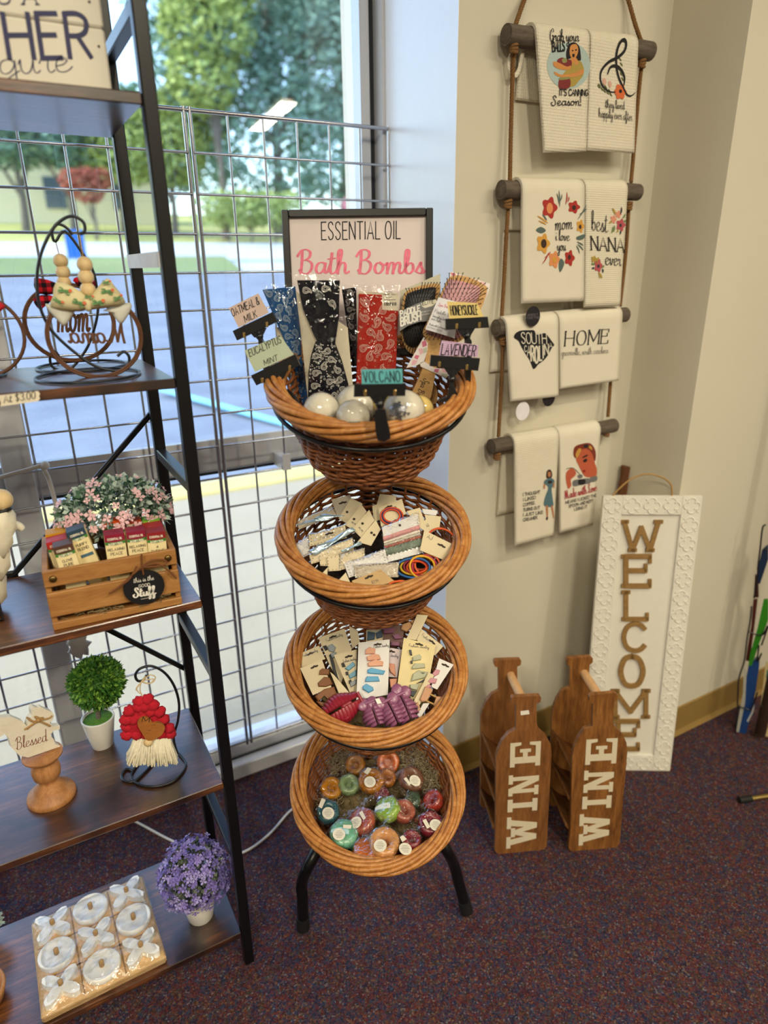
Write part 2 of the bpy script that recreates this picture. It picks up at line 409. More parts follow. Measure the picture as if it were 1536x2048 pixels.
def glyph_seq(txt, script):
    i = 0
    while i < len(txt):
        ch = txt[i]
        if script and ch.isupper() and '@'+ch in GLYPH: ch = '@'+ch
        yield ch; i += 1
def layout(txt, script=False, gap=None, case=None):
    """strokes of a line of text: letter height 1, starting at x = 0; returns (strokes, width)"""
    x = 0; out = []; gap = (.02 if script else .17) if gap is None else gap
    for ch in glyph_seq(txt, script):
        if ch == ' ': x += .3; continue
        w, st = GLYPH[ch]
        k = 1.0
        if not script and ch.islower(): pass
        for sm, pts in st: out.append((ch, sm, [(x+a, b) for a, b in pts]))
        x += w+gap
    return out, max(x-gap, .01)
def text(mb, plane, txt, bl, br, tl, t=.1, script=False, gap=None, contrast=0, serif=0, depth=0, lift=.0005, px=True, slant=0, fn=None, bold_dir='v', n=5):
    """write txt on a plane: bl, br, tl are where the line's lower left, lower right and upper left fall
    (image points of the photo when px, else plane coordinates); t is the pen width in letter heights"""
    if px: bl, br, tl = plane.uv(bl), plane.uv(br), plane.uv(tl)
    bl, br, tl = V(bl), V(br), V(tl); st, w = layout(txt, script, gap)
    ex = (br-bl)/w; ey = tl-bl; hgt = ey.length
    def put(p): q = bl+ex*(p[0]+slant*p[1])+ey*p[1]; return V((q.x, q.y))
    for k_, (ch, sm, pts) in enumerate(st):
        lift += .00009 if depth else .000008
        path = [put(p) for p in (smooth_path(pts, n) if sm else pts)]
        ribbon(mb, plane, path, t*hgt, contrast, ey.normalized(), depth, lift, fn)
        if serif and not ch.islower():
            for (p, q) in ((pts[0], pts[1]), (pts[-1], pts[-2])):
                if sm: continue
                dx, dy = p[0]-q[0], p[1]-q[1]
                if abs(dy) > abs(dx)*.5 and (p[1] < .05 or p[1] > .95):
                    a = put((p[0]-serif/ (ex.length/hgt), p[1])); b = put((p[0]+serif/(ex.length/hgt), p[1]))
                    ribbon(mb, plane, [a, b], t*hgt*(.5 if contrast else .8), 0, ey.normalized(), depth, lift, fn)
                elif ch in 'ELFTZ' and abs(dx) > abs(dy) and p[0] > .2:
                    for_y = -1 if p[1] > .9 else 1
                    a = put(p); b = put((p[0], p[1]+for_y*.2)); ribbon(mb, plane, [a, b], t*hgt*.7, 0, ey.normalized(), depth, lift, fn)
    return w
def ribbon(mb, plane, path, t, contrast=0, ey=None, depth=0, lift=.0005, fn=None, taper=0):
    """a flat pen stroke along a path in plane coordinates (raised to `depth` when it is a cut-out letter)"""
    P = [V((p[0], p[1])) for p in path]; n = len(P)
    if n < 2: return
    L = []; R = []
    for i in range(n):
        a = P[max(i-1, 0)]; b = P[min(i+1, n-1)]; d = b-a
        if d.length < 1e-9: d = V((1, 0))
        d.normalize(); nr = V((-d.y, d.x)); wd = t
        if contrast and ey is not None: wd = t*(1-contrast*(1-abs(d.dot(ey))**1.4))
        if taper: wd *= 1-taper*abs(2*i/(n-1)-1)**2
        e = d*(wd*.3) if i in (0, n-1) else V((0, 0)); e = -e if i == 0 else e
        L.append(P[i]+e+nr*wd/2); R.append(P[i]+e-nr*wd/2)
    M = plane.M
    def to(q, h):
        if fn: return fn(q.x, q.y, h)
        return M @ V((q.x, q.y, h))
    if not depth:
        vs = [to(q, lift) for q in L]+[to(q, lift) for q in R]
        mb.add(vs, [[i, n+i, n+i+1, i+1] for i in range(n-1)])
    else:
        vs = [to(q, lift+depth) for q in L]+[to(q, lift+depth) for q in R]+[to(q, lift) for q in L]+[to(q, lift) for q in R]
        fs = []
        for i in range(n-1):
            fs += [[i, n+i, n+i+1, i+1], [i, i+1, 2*n+i+1, 2*n+i], [n+i+1, n+i, 3*n+i, 3*n+i+1]]
        fs += [[0, 2*n, 3*n, n], [n-1, 2*n-1, 4*n-1, 3*n-1]]
        mb.add(vs, fs)
def patch(mb, plane, pts, lift=.0005, px=True, smooth=0, fn=None):
    """a flat printed shape (fan-filled outline)"""
    q = [plane.uv(p) for p in pts] if px else list(pts)
    if smooth: q = smooth_path(q, smooth, True)
    M = plane.M; to = (lambda a, b: fn(a, b, lift)) if fn else (lambda a, b: M @ V((a, b, lift)))
    mb.add([to(*p) for p in q], [list(range(len(q)))])
def oval(c, rx, ry, n=16, rot=0):
    return [(c[0]+rx*math.cos(a)*math.cos(rot)-ry*math.sin(a)*math.sin(rot), c[1]+rx*math.cos(a)*math.sin(rot)+ry*math.sin(a)*math.cos(rot)) for a in [2*PI*k/n for k in range(n)]]
# ---------------------------------------------------------------- the room
WIN_Y, WALL_Y, SIDE_X = 1.53, 1.245, 1.448        # window frame front, towel wall, step in the wall
m_wall = flat('painted_wall', 'd0cab8', .55, spec=.3, vary=.012, scale=6, bump=.10, bscale=260)
m_jamb = m_wall
m_ceil = flat('ceiling_tile', 'd6d2c8', .9, vary=.02, scale=90)
m_base = flat('vinyl_baseboard', '8f7440', .4, spec=.5, vary=.04, scale=20)
m_alu = flat('window_aluminium', 'cfd2d8', .3, metal=.1, spec=.5, vary=.02)
m_gasket = flat('rubber_gasket', '20252c', .5)
def carpet_mat():
    t = NT('speckled_carpet'); v = t.coord()
    vo = t.n('TexVoronoi'); vo.inputs['Scale'].default_value = 330; t.l(v, vo.inputs['Vector'])
    sp = t.n('SeparateColor'); t.l(vo.outputs['Color'], sp.inputs[0])
    c = t.ramp(sp.outputs[0], [(0, '2a272b'), (.18, '643a3e'), (.34, '414a66'), (.50, '84503f'), (.62, '4f626e'), (.74, '3a3036'), (.84, '927a5e'), (.92, '74445a'), (.97, '9aa0a8')], True)
    vo2 = t.n('TexVoronoi'); vo2.inputs['Scale'].default_value = 120; t.l(v, vo2.inputs['Vector'])
    s2 = t.n('SeparateColor'); t.l(vo2.outputs['Color'], s2.inputs[0])
    c2 = t.ramp(s2.outputs[1], [(0, '763c44'), (.3, '424e78'), (.55, '6d594a'), (.75, '474266'), (.9, '844c42')], True)
    c = t.mix(.38, c, c2)
    c = t.mix(t.ramp(t.noise(v, 9, 3), [(.35, '000000'), (.7, '707070')]), c, '30262b')
    c = t.mix(1.0, c, 'd0c4c2', 'MULTIPLY')
    t.bsdf(c, .95, 0, .15, t.bump(t.noise(v, 700, 3), .7, .004)); MATS['carpet'] = t.m; return t.m
struct('floor', MB().span((-4, -6, -.02), (5, 1.56, 0)), carpet_mat())
struct('ceiling', MB().span((-4, -6, 2.76), (5, 1.9, 2.9)), m_ceil)
struct('wall_left', MB().span((-4.1, -6, -.1), (-4, 1.9, 2.76)), m_wall)
struct('wall_right', MB().span((5, -6, 0), (5.1, 1.9, 2.76)), m_wall)
struct('wall_rear', MB().span((-4.1, -6.1, 0), (5.1, -6, 2.76)), m_wall)
# towel pier: jamb face at X=.867, towel face at WALL_Y, step forward at SIDE_X to the shop wall
b = MB(); pts = [(.867, WALL_Y), (SIDE_X, WALL_Y), (SIDE_X, 1.048), (5, 1.048), (5, 1.75), (.867, 1.75)]
b.prism(pts, 0, 2.76); struct('wall_front', b, m_wall)
struct('jamb_daylight_skin', MB().span((.8655, WALL_Y+.0005, 0), (.867, WIN_Y, 2.76)), flat('reveal_daylight_white', 'e9e9ec', .28, spec=.7, vary=.008, bump=.06, bscale=220))  # added skin over the same wall paint, whitened to carry the daylight on it
struct('wall_header', MB().span((-4, WIN_Y, 2.62), (.867, 1.72, 2.76)), m_wall)
def base_strip(name, p, q, nx, ny):
    b = MB(); d = .006; p, q = V(p), V(q); n = V((nx, ny, 0))
    prof = [(0, 0), (.012, 0), (.009, .004), (.004, .014), (.003, .096), (0, .1)]
    vs = [p+n*a+V((0, 0, z)) for a, z in prof]+[q+n*a+V((0, 0, z)) for a, z in prof]; k = len(prof)
    b.add(vs, [[i, (i+1) % k, k+(i+1) % k, k+i] for i in range(k)]+[list(range(k-1, -1, -1)), list(range(k, 2*k))]); struct(name, b, m_base)
base_strip('baseboard_front', (.867, WALL_Y, 0), (SIDE_X, WALL_Y, 0), 0, -1)
base_strip('baseboard_step', (SIDE_X, WALL_Y, 0), (SIDE_X, 1.048, 0), -1, 0)
base_strip('baseboard_right', (SIDE_X, 1.048, 0), (5, 1.048, 0), 0, -1)
# window: sill tube, bottom bead, mullion, transom, right stile with its dark gasket
GY = 1.60
b = MB()
b.span((-4, WIN_Y, 0), (.867, GY+.03, .047), .004)                       # sill
b.span((-4, GY-.032, .047), (.867, GY+.04, .085), .006)                  # bottom bead
b.span((-4, GY-.028, .893), (.867, GY+.04, .957), .006)                  # transom
b.span((-.046, GY-.045, .0), (.012, GY+.05, 2.62), .003)                 # mullion
b.span((-1.346, GY-.045, .0), (-1.288, GY+.05, 2.62), .003)
b.span((-2.646, GY-.045, .0), (-2.588, GY+.05, 2.62), .003)
b.span((.822, GY-.035, .0), (.846, GY+.04, 2.62), .002)                  # stile
b.span((.858, WIN_Y, .0), (.87, GY+.04, 2.62), .001)
b.span((-4, GY-.03, 2.54), (.867, GY+.04, 2.62), .003)
struct('window_1', b, m_alu)
struct('trim_1', MB().span((.846, GY-.03, .047), (.858, GY+.03, 2.62)), m_gasket)
b = MB(); b.span((-4, GY-.026, .957), (.822, GY-.008, .972)); b.span((-4, GY-.03, .085), (.822, GY-.008, .098)); struct('trim_2', b, flat('glazing_bead', 'e4e8ee', .3))
b = MB(); b.span((-4, GY-.04, .047), (.86, GY-.036, .052)); b.span((-4, GY-.033, .889), (.822, GY-.027, .894)); struct('trim_3', b, m_gasket)
struct('window_2', MB().span((-4, GY, .05), (.83, GY+.006, 2.6)), film('window_glass', .06, .0, 0, tint='eef3f5'))
# ceiling lamps
for i, ((x, y), tr, L, wt) in enumerate(LAMPS):
    Mx = Matrix.Translation((x, y, 2.70)) @ Matrix.Rotation(tr, 4, 'Z')
    t = thing('ceiling_lamp', ['linear ceiling lamp farthest behind on the right', 'linear ceiling lamp farthest to the left', 'linear ceiling lamp in the middle of the ceiling, right one', 'linear ceiling lamp in the middle of the ceiling, left one'][i], 'lamp', M=Mx)
    part('housing', MB().box((0, 0, .045), (.16, L, .03), None, .004), flat('lamp_housing', 'd8d8d4', .4), t, False)
    part('tube', MB().box((0, 0, .012), (.09, L*.97, .022), None, .005), glow('lamp_tube_%d' % i, 'fff1d0', 9 if i == 0 else 5), t, False)
    l = bpy.data.lights.new('lamp_light', 'AREA'); l.shape = 'RECTANGLE'; l.size = .14; l.size_y = L; l.energy = wt; l.color = LAMP_COL
    o = bpy.data.objects.new('lamp_light', l); COL.objects.link(o); o.parent = t; o.location = (0, 0, -.006)
# ---------------------------------------------------------------- outside
def speck(name, a, b_, c, sc=60, rough=.9):
    t = NT(name); v = t.coord(); t.bsdf(t.mix(.5, t.ramp(t.noise(v, sc, 6, .7), [(.35, a), (.65, b_)]), t.ramp(t.noise(v, sc*.02, 4), [(.3, a), (.7, c)])), rough, 0, .2); MATS[name] = t.m; return t.m
m_conc = speck('sidewalk_concrete', '968c78', 'a89c84', 'b2a68e')
m_asph = speck('parking_asphalt', '666d7a', '7a818d', '8b929c')
m_road = speck('road_asphalt', 'a9aeb4', 'b5b9be', 'c0c4c8', 20)
struct('ground_sidewalk', MB().span((-30, 1.63, -.2), (40, 4.38, -.1)), m_conc)
solo('kerb', MB().span((-30, 4.38, -.2), (40, 4.66, -.085), .015), flat('kerb_yellow', 'cdbb72', .7, vary=.12, scale=5), 'yellow painted kerb along the sidewalk outside the window', 'kerb')
def terrain(name, y0, z0, y1, z1, m, x0=-70, x1=90):
    b = MB(); b.add([(x0, y0, z0), (x1, y0, z0), (x1, y1, z1), (x0, y1, z1), (x0, y0, z0-1), (x1, y0, z0-1), (x1, y1, z0-1), (x0, y1, z0-1)], [[0, 1, 2, 3], [4, 7, 6, 5], [0, 4, 5, 1], [2, 6, 7, 3], [1, 5, 6, 2], [0, 3, 7, 4]]); struct(name, b, m)
def dirx(u, y):                             # X where the image column u (near the horizon) meets depth y
    d = ray(u, 480); return d.x/d.y*y
terrain('ground_lot', 4.66, -.12, 10, -.12, m_asph)
terrain('ground_slope', 10, -.12, 27, 1.2, m_asph)
m_grass = speck('verge_grass', '66754e', '7f8c5c', '8f986a', 12)
terrain('ground_verge', 27, 1.22, 29.5, 1.85, m_grass, -70, dirx(468, 28))
terrain('ground_apron', 27, 1.2, 29.5, 1.6, m_road, dirx(468, 28), 90)
terrain('ground_road', 29.5, 1.7, 34, 2.5, m_road)
terrain('ground_lawn', 34, 2.45, 70, 6.2, speck('lawn_grass', '9aa05a', 'b4b36a', 'c9bf7c', 8))
def gz(y): return 2.45+(y-34)*3.75/36
for i, (p, q, lab) in enumerate((((1.62, 8.6, -.03), (2.6, 5.05, -.105), 'light blue painted bay line on the asphalt, the one nearest the basket stand'), ((-1.9, 9.0, -.02), (-.9, 5.05, -.105), 'light blue painted bay line on the asphalt, seen behind the shelf rack'))):
    b = MB(); b.bar(p, q, .12, .012); solo('bay_line', b, flat('bay_paint', '7fc3da', .7, vary=.1), lab, 'painted line', 'bay lines on the parking lot')
solo('guard_wall', MB().span((16.5, 34.0, 2.0), (44, 34.3, 3.55), .03), flat('retaining_wall', '8a8d92', .9, vary=.08, scale=3), 'long low grey wall beyond the road at the foot of the trees', 'wall')
# accessible parking sign on a post
t = thing('parking_sign', 'small blue and white parking sign on a post beyond the asphalt', 'sign', (2.8, 26.4, 1.1))
part('post', MB().span((2.77, 26.4, 1.1), (2.83, 26.46, 2.6)), flat('galvanised', '9a9c9e', .5, .5), t)
part('panel', MB().span((2.5, 26.36, 1.75), (3.1, 26.39, 2.65)), flat('sign_blue', '2d6fc0', .5), t)
part('notice', MB().span((2.5, 26.36, 1.3), (3.1, 26.39, 1.7)), flat('sign_white', 'e8ecf0', .5), t)
t = thing('road_sign', 'faded red round-cornered road sign on a post beside the road', 'sign', (16.6, 33.2, 2.3))
part('post', MB().span((16.57, 33.2, 2.2), (16.63, 33.25, 4.4)), flat('galvanised', '9a9c9e', .5, .5), t)
part('panel', MB().prism(oval((0, 0), .42, .42, 8, PI/8), 0, .03, Plane((16.6, 33.18, 4.3), (1, 0, 0), (0, 0, 1))), flat('sign_red', 'c8787a', .5), t)
# pale house beyond the left trees
t = thing('house', 'pale cream house seen between the tree trunks on the left', 'house', (3, 52, 4))
part('wall', MB().span((-14, 50, 3.5), (11, 56, 8.0)), flat('house_cream', 'efe3c0', .8), t)
b = MB(); b.add([(-14.6, 49.4, 8), (11.6, 49.4, 8), (11.6, 56.6, 8), (-14.6, 56.6, 8), (-14.6, 53, 10.4), (11.6, 53, 10.4)], [[0, 1, 5, 4], [2, 3, 4, 5], [1, 2, 5], [3, 0, 4], [3, 2, 1, 0]]); part('roof', b, flat('house_roof', '8d8780', .9), t)
for x in (-11, -6, -1, 4, 8): part('window', MB().span((x, 49.93, 5.0), (x+1.2, 50.02, 6.8)), flat('house_pane', '5f6c78', .2), t)
def leaf_mat(name, a, b_, c):
    t = NT(name); v = t.coord(); t.bsdf(t.mix(t.ramp(t.noise(v, 90, 2), [(.4, '000000'), (.6, 'ffffff')]), t.ramp(t.noise(v, .5, 4, .7), [(.3, a), (.55, b_), (.75, c)]), b_), .7, 0, .2, None, Subsurface_Weight=0); MATS[name] = t.m; return t.m
m_leaf = [leaf_mat('leaves_deep_haze', '66867a', '7f9d8a', 'a5b792'), leaf_mat('leaves_light', '869a5a', 'a6b468', 'c4c97c'), leaf_mat('leaves_red', '8a4a40', 'a8604a', '7f7a4a'), leaf_mat('leaves_mid_haze', '5e8470', '7b9a78', 'a3b47a')]  # bluish haze is lightened into the deep and mid greens
m_bark = flat('tree_bark', '6c6258', .95, vary=.15, scale=6)
rt = random.Random(11)
def tree(x, y, z, blobs, leaves, size, m, label, trunk=.22, group='trees beyond the road', cat='tree', name='broadleaf_tree'):
    """a tree: trunk with limbs running up into each clump, and leaves scattered through the clumps"""
    t = thing(name, label, cat, (x, y, z), group=group)
    b = MB(); top = max(c[2] for c in blobs)
    b.tube(smooth_path([(x, y, z-.4), (x+.15, y, z+top*.3), (x, y+.1, z+top*.75)], 4), lambda q: trunk*(1-.65*q), 8)
    for c in blobs:
        b.tube([(x+.08, y, z+min(top*.3, c[2]*.6)), (x+c[0]*.6, y+c[1]*.6, z+c[2]*.85), (x+c[0], y+c[1], z+c[2])], lambda q: trunk*.4*(1-.8*q), 6)
    part('trunk', b, m_bark, t)
    b = MB(); tot = sum(c[3]**2 for c in blobs)
    for c in blobs:
        for k in range(int(2.8*leaves*c[3]**2/tot)):
            d = V((rt.gauss(0, 1), rt.gauss(0, 1), rt.gauss(0, 1))).normalized()*c[3]*rt.uniform(.45, 1.0)**.5
            d.z *= c[4] if len(c) > 4 else .85
            p = V((x+c[0], y+c[1], z+c[2]))+d
            a = V((rt.gauss(0, 1), rt.gauss(0, 1), rt.gauss(0, .6))).normalized(); e = a.orthogonal().normalized(); s_ = size*.54*rt.uniform(.6, 1.3)
            e = Matrix.Rotation(rt.uniform(0, 6.28), 3, a) @ e
            b.add([p-a*s_, p+e*s_*.5, p+a*s_, p-e*s_*.5], [[0, 1, 2, 3]])
    part('foliage', b, m, t)
tree(dirx(560, 39), 39, gz(39), [(0, 0, 5, 4.2), (-3, 0, 8, 3.6), (2.5, 0, 9, 4), (0, 1, 12, 4.2), (-4.5, .5, 11, 2.6), (4.5, 1, 13, 3.6), (1, 1, 15.5, 3.2)], 5200, .42, m_leaf[0], 'tallest deep green tree beyond the road, behind the black framed sign', .4)
tree(dirx(690, 43), 43, gz(43), [(0, 0, 5, 4), (1, 0, 9, 4.2), (-1, 0, 13, 4), (2, 0, 16, 3.6)], 3600, .45, m_leaf[3], 'tall mid green tree at the window\'s right edge beyond the road', .4)
tree(dirx(450, 37), 37, gz(37), [(0, 0, 9.2, 2.3), (-.6, 0, 11.6, 1.6), (1.2, 0, 11, 1.6), (-.4, 0, 7.2, 1.8)], 1700, .36, m_leaf[1], 'slim yellow-green tree rising left of the tallest deep green tree', .2)
tree(dirx(350, 40), 40, gz(40), [(0, 0, 4.5, 2.6), (1.5, 0, 5.6, 2.2), (-2, 0, 4.2, 2.2)], 1900, .36, m_leaf[1], 'bushy yellow-green tree beyond the road between the rack post and the sign', .22)
tree(dirx(250, 43), 43, gz(43), [(0, 0, 5, 2.8), (2, 0, 5.4, 2.4), (-2.5, 0, 5.2, 2.6)], 1900, .38, m_leaf[3], 'round mid green tree beyond the road, seen between the rack posts', .22)
tree(dirx(150, 41), 41, gz(41), [(0, 0, 5.4, 2.8), (2, 0, 4.9, 2.2), (-2.4, 0, 5.5, 2.6)], 1900, .38, m_leaf[0], 'deep green tree beyond the road, seen above the twine ornaments', .22)
tree(dirx(55, 42), 42, gz(42), [(0, 0, 5.2, 2.8), (2, 0, 5.6, 2.3), (-2.4, 0, 5.6, 2.6)], 1900, .38, m_leaf[3], 'mid green tree beyond the road, leftmost in the window', .24)
tree(dirx(190, 36), 36, gz(36), [(0, 0, 2.3, .9), (.6, 0, 2.6, .6), (-.6, 0, 2.5, .6)], 400, .24, m_leaf[2], 'small reddish tree in front of the left trees', .1)
for i, (u, lab) in enumerate(((455, 'low yellow-green bush at the grey wall, left one'), (500, 'low yellow-green bush at the grey wall, middle one'), (548, 'low yellow-green bush at the grey wall, right one'))):
    tree(dirx(u, 35), 35, gz(35), [(0, 0, 1.5, 1.1), (.9, 0, 1.7, .9), (-.9, 0, 1.5, .9)], 420, .24, m_leaf[1], lab, .07, 'bushes along the grey wall', 'bush', 'leafy_bush')
for i, (u, y, lab) in enumerate(((20, 70, 'pale distant tree far left, beyond the cream house'), (210, 72, 'pale distant tree beyond the house, above the rack\'s red ornament'), (330, 70, 'pale distant tree right of the cream house'))):
    tree(dirx(u, y), y, gz(y), [(0, 0, 4.5, 4.2), (4, 0, 4.8, 3.6), (-4, 0, 4.6, 3.6)], 1200, .6, m_leaf[3], lab, .3, 'distant trees')
# ---------------------------------------------------------------- chrome wire grid hung in front of the window
m_chrome = flat('chrome_wire', 'b6bac2', .22, metal=.9, vary=.02)
gy = 1.515; cell = .0761
def grid_panel(x0, ncol, nrow, z0, label):
    t = thing('wire_grid_panel', label, 'grid panel', (x0, gy, z0), group='chrome grid panels on the window')
    hh = nrow*cell
    b = MB()
    for i in (0, ncol): b.tube([(x0+i*cell, gy, z0-.012), (x0+i*cell, gy, z0+hh+.006)], .0042, 8)
    for z in (z0, z0+hh): b.tube([(x0-.006, gy, z), (x0+ncol*cell+.006, gy, z)], .0042, 8)
    part('border', b, m_chrome, t)
    b = MB()
    for i in range(1, ncol): b.tube([(x0+i*cell, gy, z0-.006), (x0+i*cell, gy, z0+hh)], .0026, 6)
    part('vertical_wires', b, m_chrome, t)
    b = MB()
    for j in range(1, nrow): b.tube([(x0, gy-.005, z0+j*cell), (x0+ncol*cell, gy-.005, z0+j*cell)], .0026, 6)
    part('horizontal_wires', b, m_chrome, t)
    b = MB()
    for z in (z0+.91-.134, ):
        b.span((x0+cell*2-.01, gy, z-.02), (x0+cell*2+.01, GY-.025, z+.012)); b.span((x0+cell*2+.6*0-.01, gy-.012, z-.02), (x0+cell*2+.01, gy-.006, z+.02))
    part('hanger', b, m_alu, t)
    return t
grid_panel(.866-6*cell, 6, 20, .134, 'chrome wire grid panel hung on the window behind the basket stand')
grid_panel(.866-6*cell-.012-8*cell, 8, 20, .134, 'chrome wire grid panel hung on the window behind the shelf rack')
# ---------------------------------------------------------------- the shelf rack by the window
m_black = flat('black_steel', '0b0c10', .34, spec=.4, vary=.05, bump=.04, bscale=500)
m_shelf = wood('rustic_shelf', ('20100a', '55301a', '945a2c'), 0, 9, 12, .3, .12, .9, 1, 5)
for n_ in m_shelf.node_tree.nodes:
    if n_.type == 'BSDF_PRINCIPLED': n_.inputs['Coat Weight'].default_value = .55; n_.inputs['Coat Roughness'].default_value = .26; n_.inputs['Coat IOR'].default_value = 1.6
RX0, RX1, RY0, RY1 = -.345, .231, .999, 1.262
SHZ = [1.571, 1.211, .851, .476, .096]           # shelf tops
t = thing('shelf_rack', 'tall black metal rack with brown wood shelves in front of the window', 'shelf rack', ((RX0+RX1)/2, (RY0+RY1)/2, 0))
for x in (RX0, RX1-.019):
    for y in (RY0, RY1-.019): part('post', MB().span((x, y, 0), (x+.019, y+.019, 1.93), .002), m_black, t)
for z in SHZ: part('shelf', MB().span((RX0+.02, RY0+.002, z-.0145), (RX1-.0195, RY1-.004, z), .0015), m_shelf, t)
for x in (RX0, RX1-.019):
    for z in (1.675, 1.05, .71, .29): part('side_rail', MB().span((x+.001, RY0+.019, z-.019), (x+.018, RY1-.019, z), .002), m_black, t)
cx, cz, yb = -.062, .846, RY1+.002
for (x1, z1, x2, z2) in ((RX1-.012, 1.115, cx, cz), (RX1-.012, .565, cx, cz), (RX0+.012, 1.115, cx, cz), (RX0+.012, .565, cx, cz)):
    part('brace', MB().tube([(x1, yb, z1), (x1+(x2-x1)*.1, yb, z1+(z2-z1)*.1), (x1+(x2-x1)*.85, yb, z1+(z2-z1)*.85), (x2, yb, z2)], .0055, 8), m_black, t)
part('brace_hub', MB().box((cx, yb, cz), (.03, .008, .03), None, .003), m_black, t)
# white strip tied round the rack
pl = Plane((.221, 1.0, 1.4), (0, 1, 0), (0, 0, 1))
b = MB(); b.span((RX1-.0205, RY0+.01, 1.362), (RX1-.0195, RY1-.002, 1.383)); b.span((RX1-.0205, RY1-.021, 1.362), (RX1+.001, RY1-.0195, 1.383)); b.span((RX1-.0205, RY0+.0195, 1.362), (RX1+.001, RY0+.021, 1.383))
solo('label_strip', b, flat('white_strip', 'e6e0da', .5), 'white paper strip wrapped between the two right posts of the shelf rack', 'label strip')
def on_shelf(i, px): d = ray(*px); return EYE+d*((SHZ[i]-H)/d.z)
CAMX = V((_cy, -_sy, 0))
def facing(p, turn=0):
    """upright plane through p that faces the camera"""
    d = V((p[0], p[1], 0)).normalized(); x = V((d.y, -d.x, 0)); x = Matrix.Rotation(turn, 3, 'Z') @ x
    return Plane(p, x, (0, 0, 1))
def trace(b, pl, pts, r, seg=8, n=4, closed=False, taper=None):
    q = [pl.at(p) for p in pts]; b.tube(smooth_path([tuple(p) for p in q], n, closed), taper or r, seg, closed); return b
# top shelf: plank sign, its left part outside the frame
m_cream = flat('cream_paint', 'dfdacb', .6, vary=.03, scale=8, bump=.1, bscale=60)
m_navy = flat('navy_ink', '32345c', .6)
pl = Plane((0, 1.05, 1.571), (1, 0, 0), (0, 0, 1))
x1 = pl.at((225, 182)).x; x0 = x1-.40
t = thing('plank_sign', 'cream plank sign with navy lettering on the top shelf', 'sign', ((x0+x1)/2, 1.07, 1.571))
b = MB()
zs = [1.571, pl.at((205, 57)).z, 1.571+.19]
for a, c in zip(zs[:-1], zs[1:]): b.span((x0, 1.05, a+.0006), (x1, 1.088, c-.0006), .0025)
part('board', b, m_cream, t)
b = MB(); cc = crop(0, 0, 3.072)
text(b, pl, 'MOTHER', (-183, 126), *cc((560, 352), )[0:1], (-190, 33), .13, gap=.2) if 0 else None
c1, c2, c3 = cc((20, 362), (560, 352), (0, 80))
# HER traced, the rest of the word runs out of the picture to the left
text(b, pl, 'HER', cc((60, 362))[0], cc((560, 352))[0], cc((15, 82))[0], .12, gap=.2)
w3 = pl.uv(cc((560, 352))[0])[0]-pl.uv(cc((60, 362))[0])[0]
ux, uy = pl.uv(cc((60, 362))[0]); vx, vy = pl.uv(cc((15, 82))[0])
text(b, pl, 'MOT', (ux-w3*1.16, uy), (ux-w3*.12, uy), (ux-w3*1.16, vy), .12, gap=.17, px=False)
text(b, pl, 'gure', cc((0, 460))[0], cc((445, 440))[0], cc((-40, 260))[0], .045, True, contrast=.4)
gx, gyy = pl.uv(cc((0, 460))[0]); text(b, pl, 'fi', (gx-.05, gyy), (gx-.004, gyy), (gx-.05, gyy+.065), .045, True, contrast=.4, px=False)
text(b, pl, 'S A', cc((-10, 25))[0], cc((230, 28))[0], cc((-15, -85))[0], .1, gap=.2, serif=.12)
part('lettering', b, m_navy, t)
for q in cc((548, 12), (607, 286)): b = MB(); b.prism(oval(pl.uv(q), .0016, .0016, 8), 0, .0008, pl); part('nail', b, flat('nail_dark', '2a2522', .4, .5), t)
# shelf 2: price strip, wire stands and their bead ornaments
pl = Plane((0, .9955, 1.211), (1, 0, 0), (0, 0, 1))
t = thing('price_strip', 'cream price strip with scalloped end on the edge of the second shelf', 'price label', tuple(pl.at((20, 800))))
b = MB(); q = [pl.uv(p) for p in ((-60, 820), (76, 802), (80, 797), (78, 792), (80, 787), (76, 782), (-60, 797))]; b.prism(q, 0, .002, pl); part('card', b, flat('price_card', 'dfd6bf', .6), t)
b = MB(); text(b, pl.up(.002), 'y At $3.00', (-6, 808), (71, 797), (-7, 793), .1, gap=.14, contrast=.4); part('lettering', b, flat('ink_black', '1b1a1c', .6), t)
m_wire = flat('black_wire', '15161a', .35, spec=.5)
m_bead = wood('bead_wood', ('c9a974', 'd8bd8c', 'e2cc9f'), 2, 30, 3, .5, .05)
m_ring = wood('ring_wood', ('4a2e1e', '5f3d28', '6f4a30'), 0, 30, 3, .55, .1)
m_twine = flat('jute_twine', 'a58253', .9, vary=.2, scale=300)
cc = crop(0, 400, 3.84)
base1 = on_shelf(1, cc((685, 1358))[0]); P1 = facing(base1)
base2 = on_shelf(1, cc((635, 1285))[0]); P2 = facing(base2)
def ring3(b, c, rx, r, n=28, ry=None):
    b.tube([(c[0]+rx*math.cos(2*PI*k/n), c[1]+(ry or rx)*math.sin(2*PI*k/n), c[2]) for k in range(n)], r, 8, True)
def wire_stand(label, base, P, arch, rad):
    t = thing('ornament_stand', label, 'wire stand', tuple(base), group='black wire ornament stands')
    b = MB(); ring3(b, base+V((0, 0, .0025)), rad, .0022); part('base_ring', b, m_wire, t)
    b = MB(); trace(b, P, arch, .0022); part('hook', b, m_wire, t); return t
arch1 = cc((610, 262), (650, 240), (640, 170), (560, 125), (480, 150), (400, 230), (330, 370), (290, 520), (285, 680), (310, 830), (380, 980), (480, 1090), (600, 1190), (720, 1270), (830, 1305), (930, 1308), (985, 1260), (990, 1200), (950, 1165), (900, 1200))
s1 = wire_stand('black curled wire stand holding the cactus-bow ornament', base1, P1, arch1, .072)
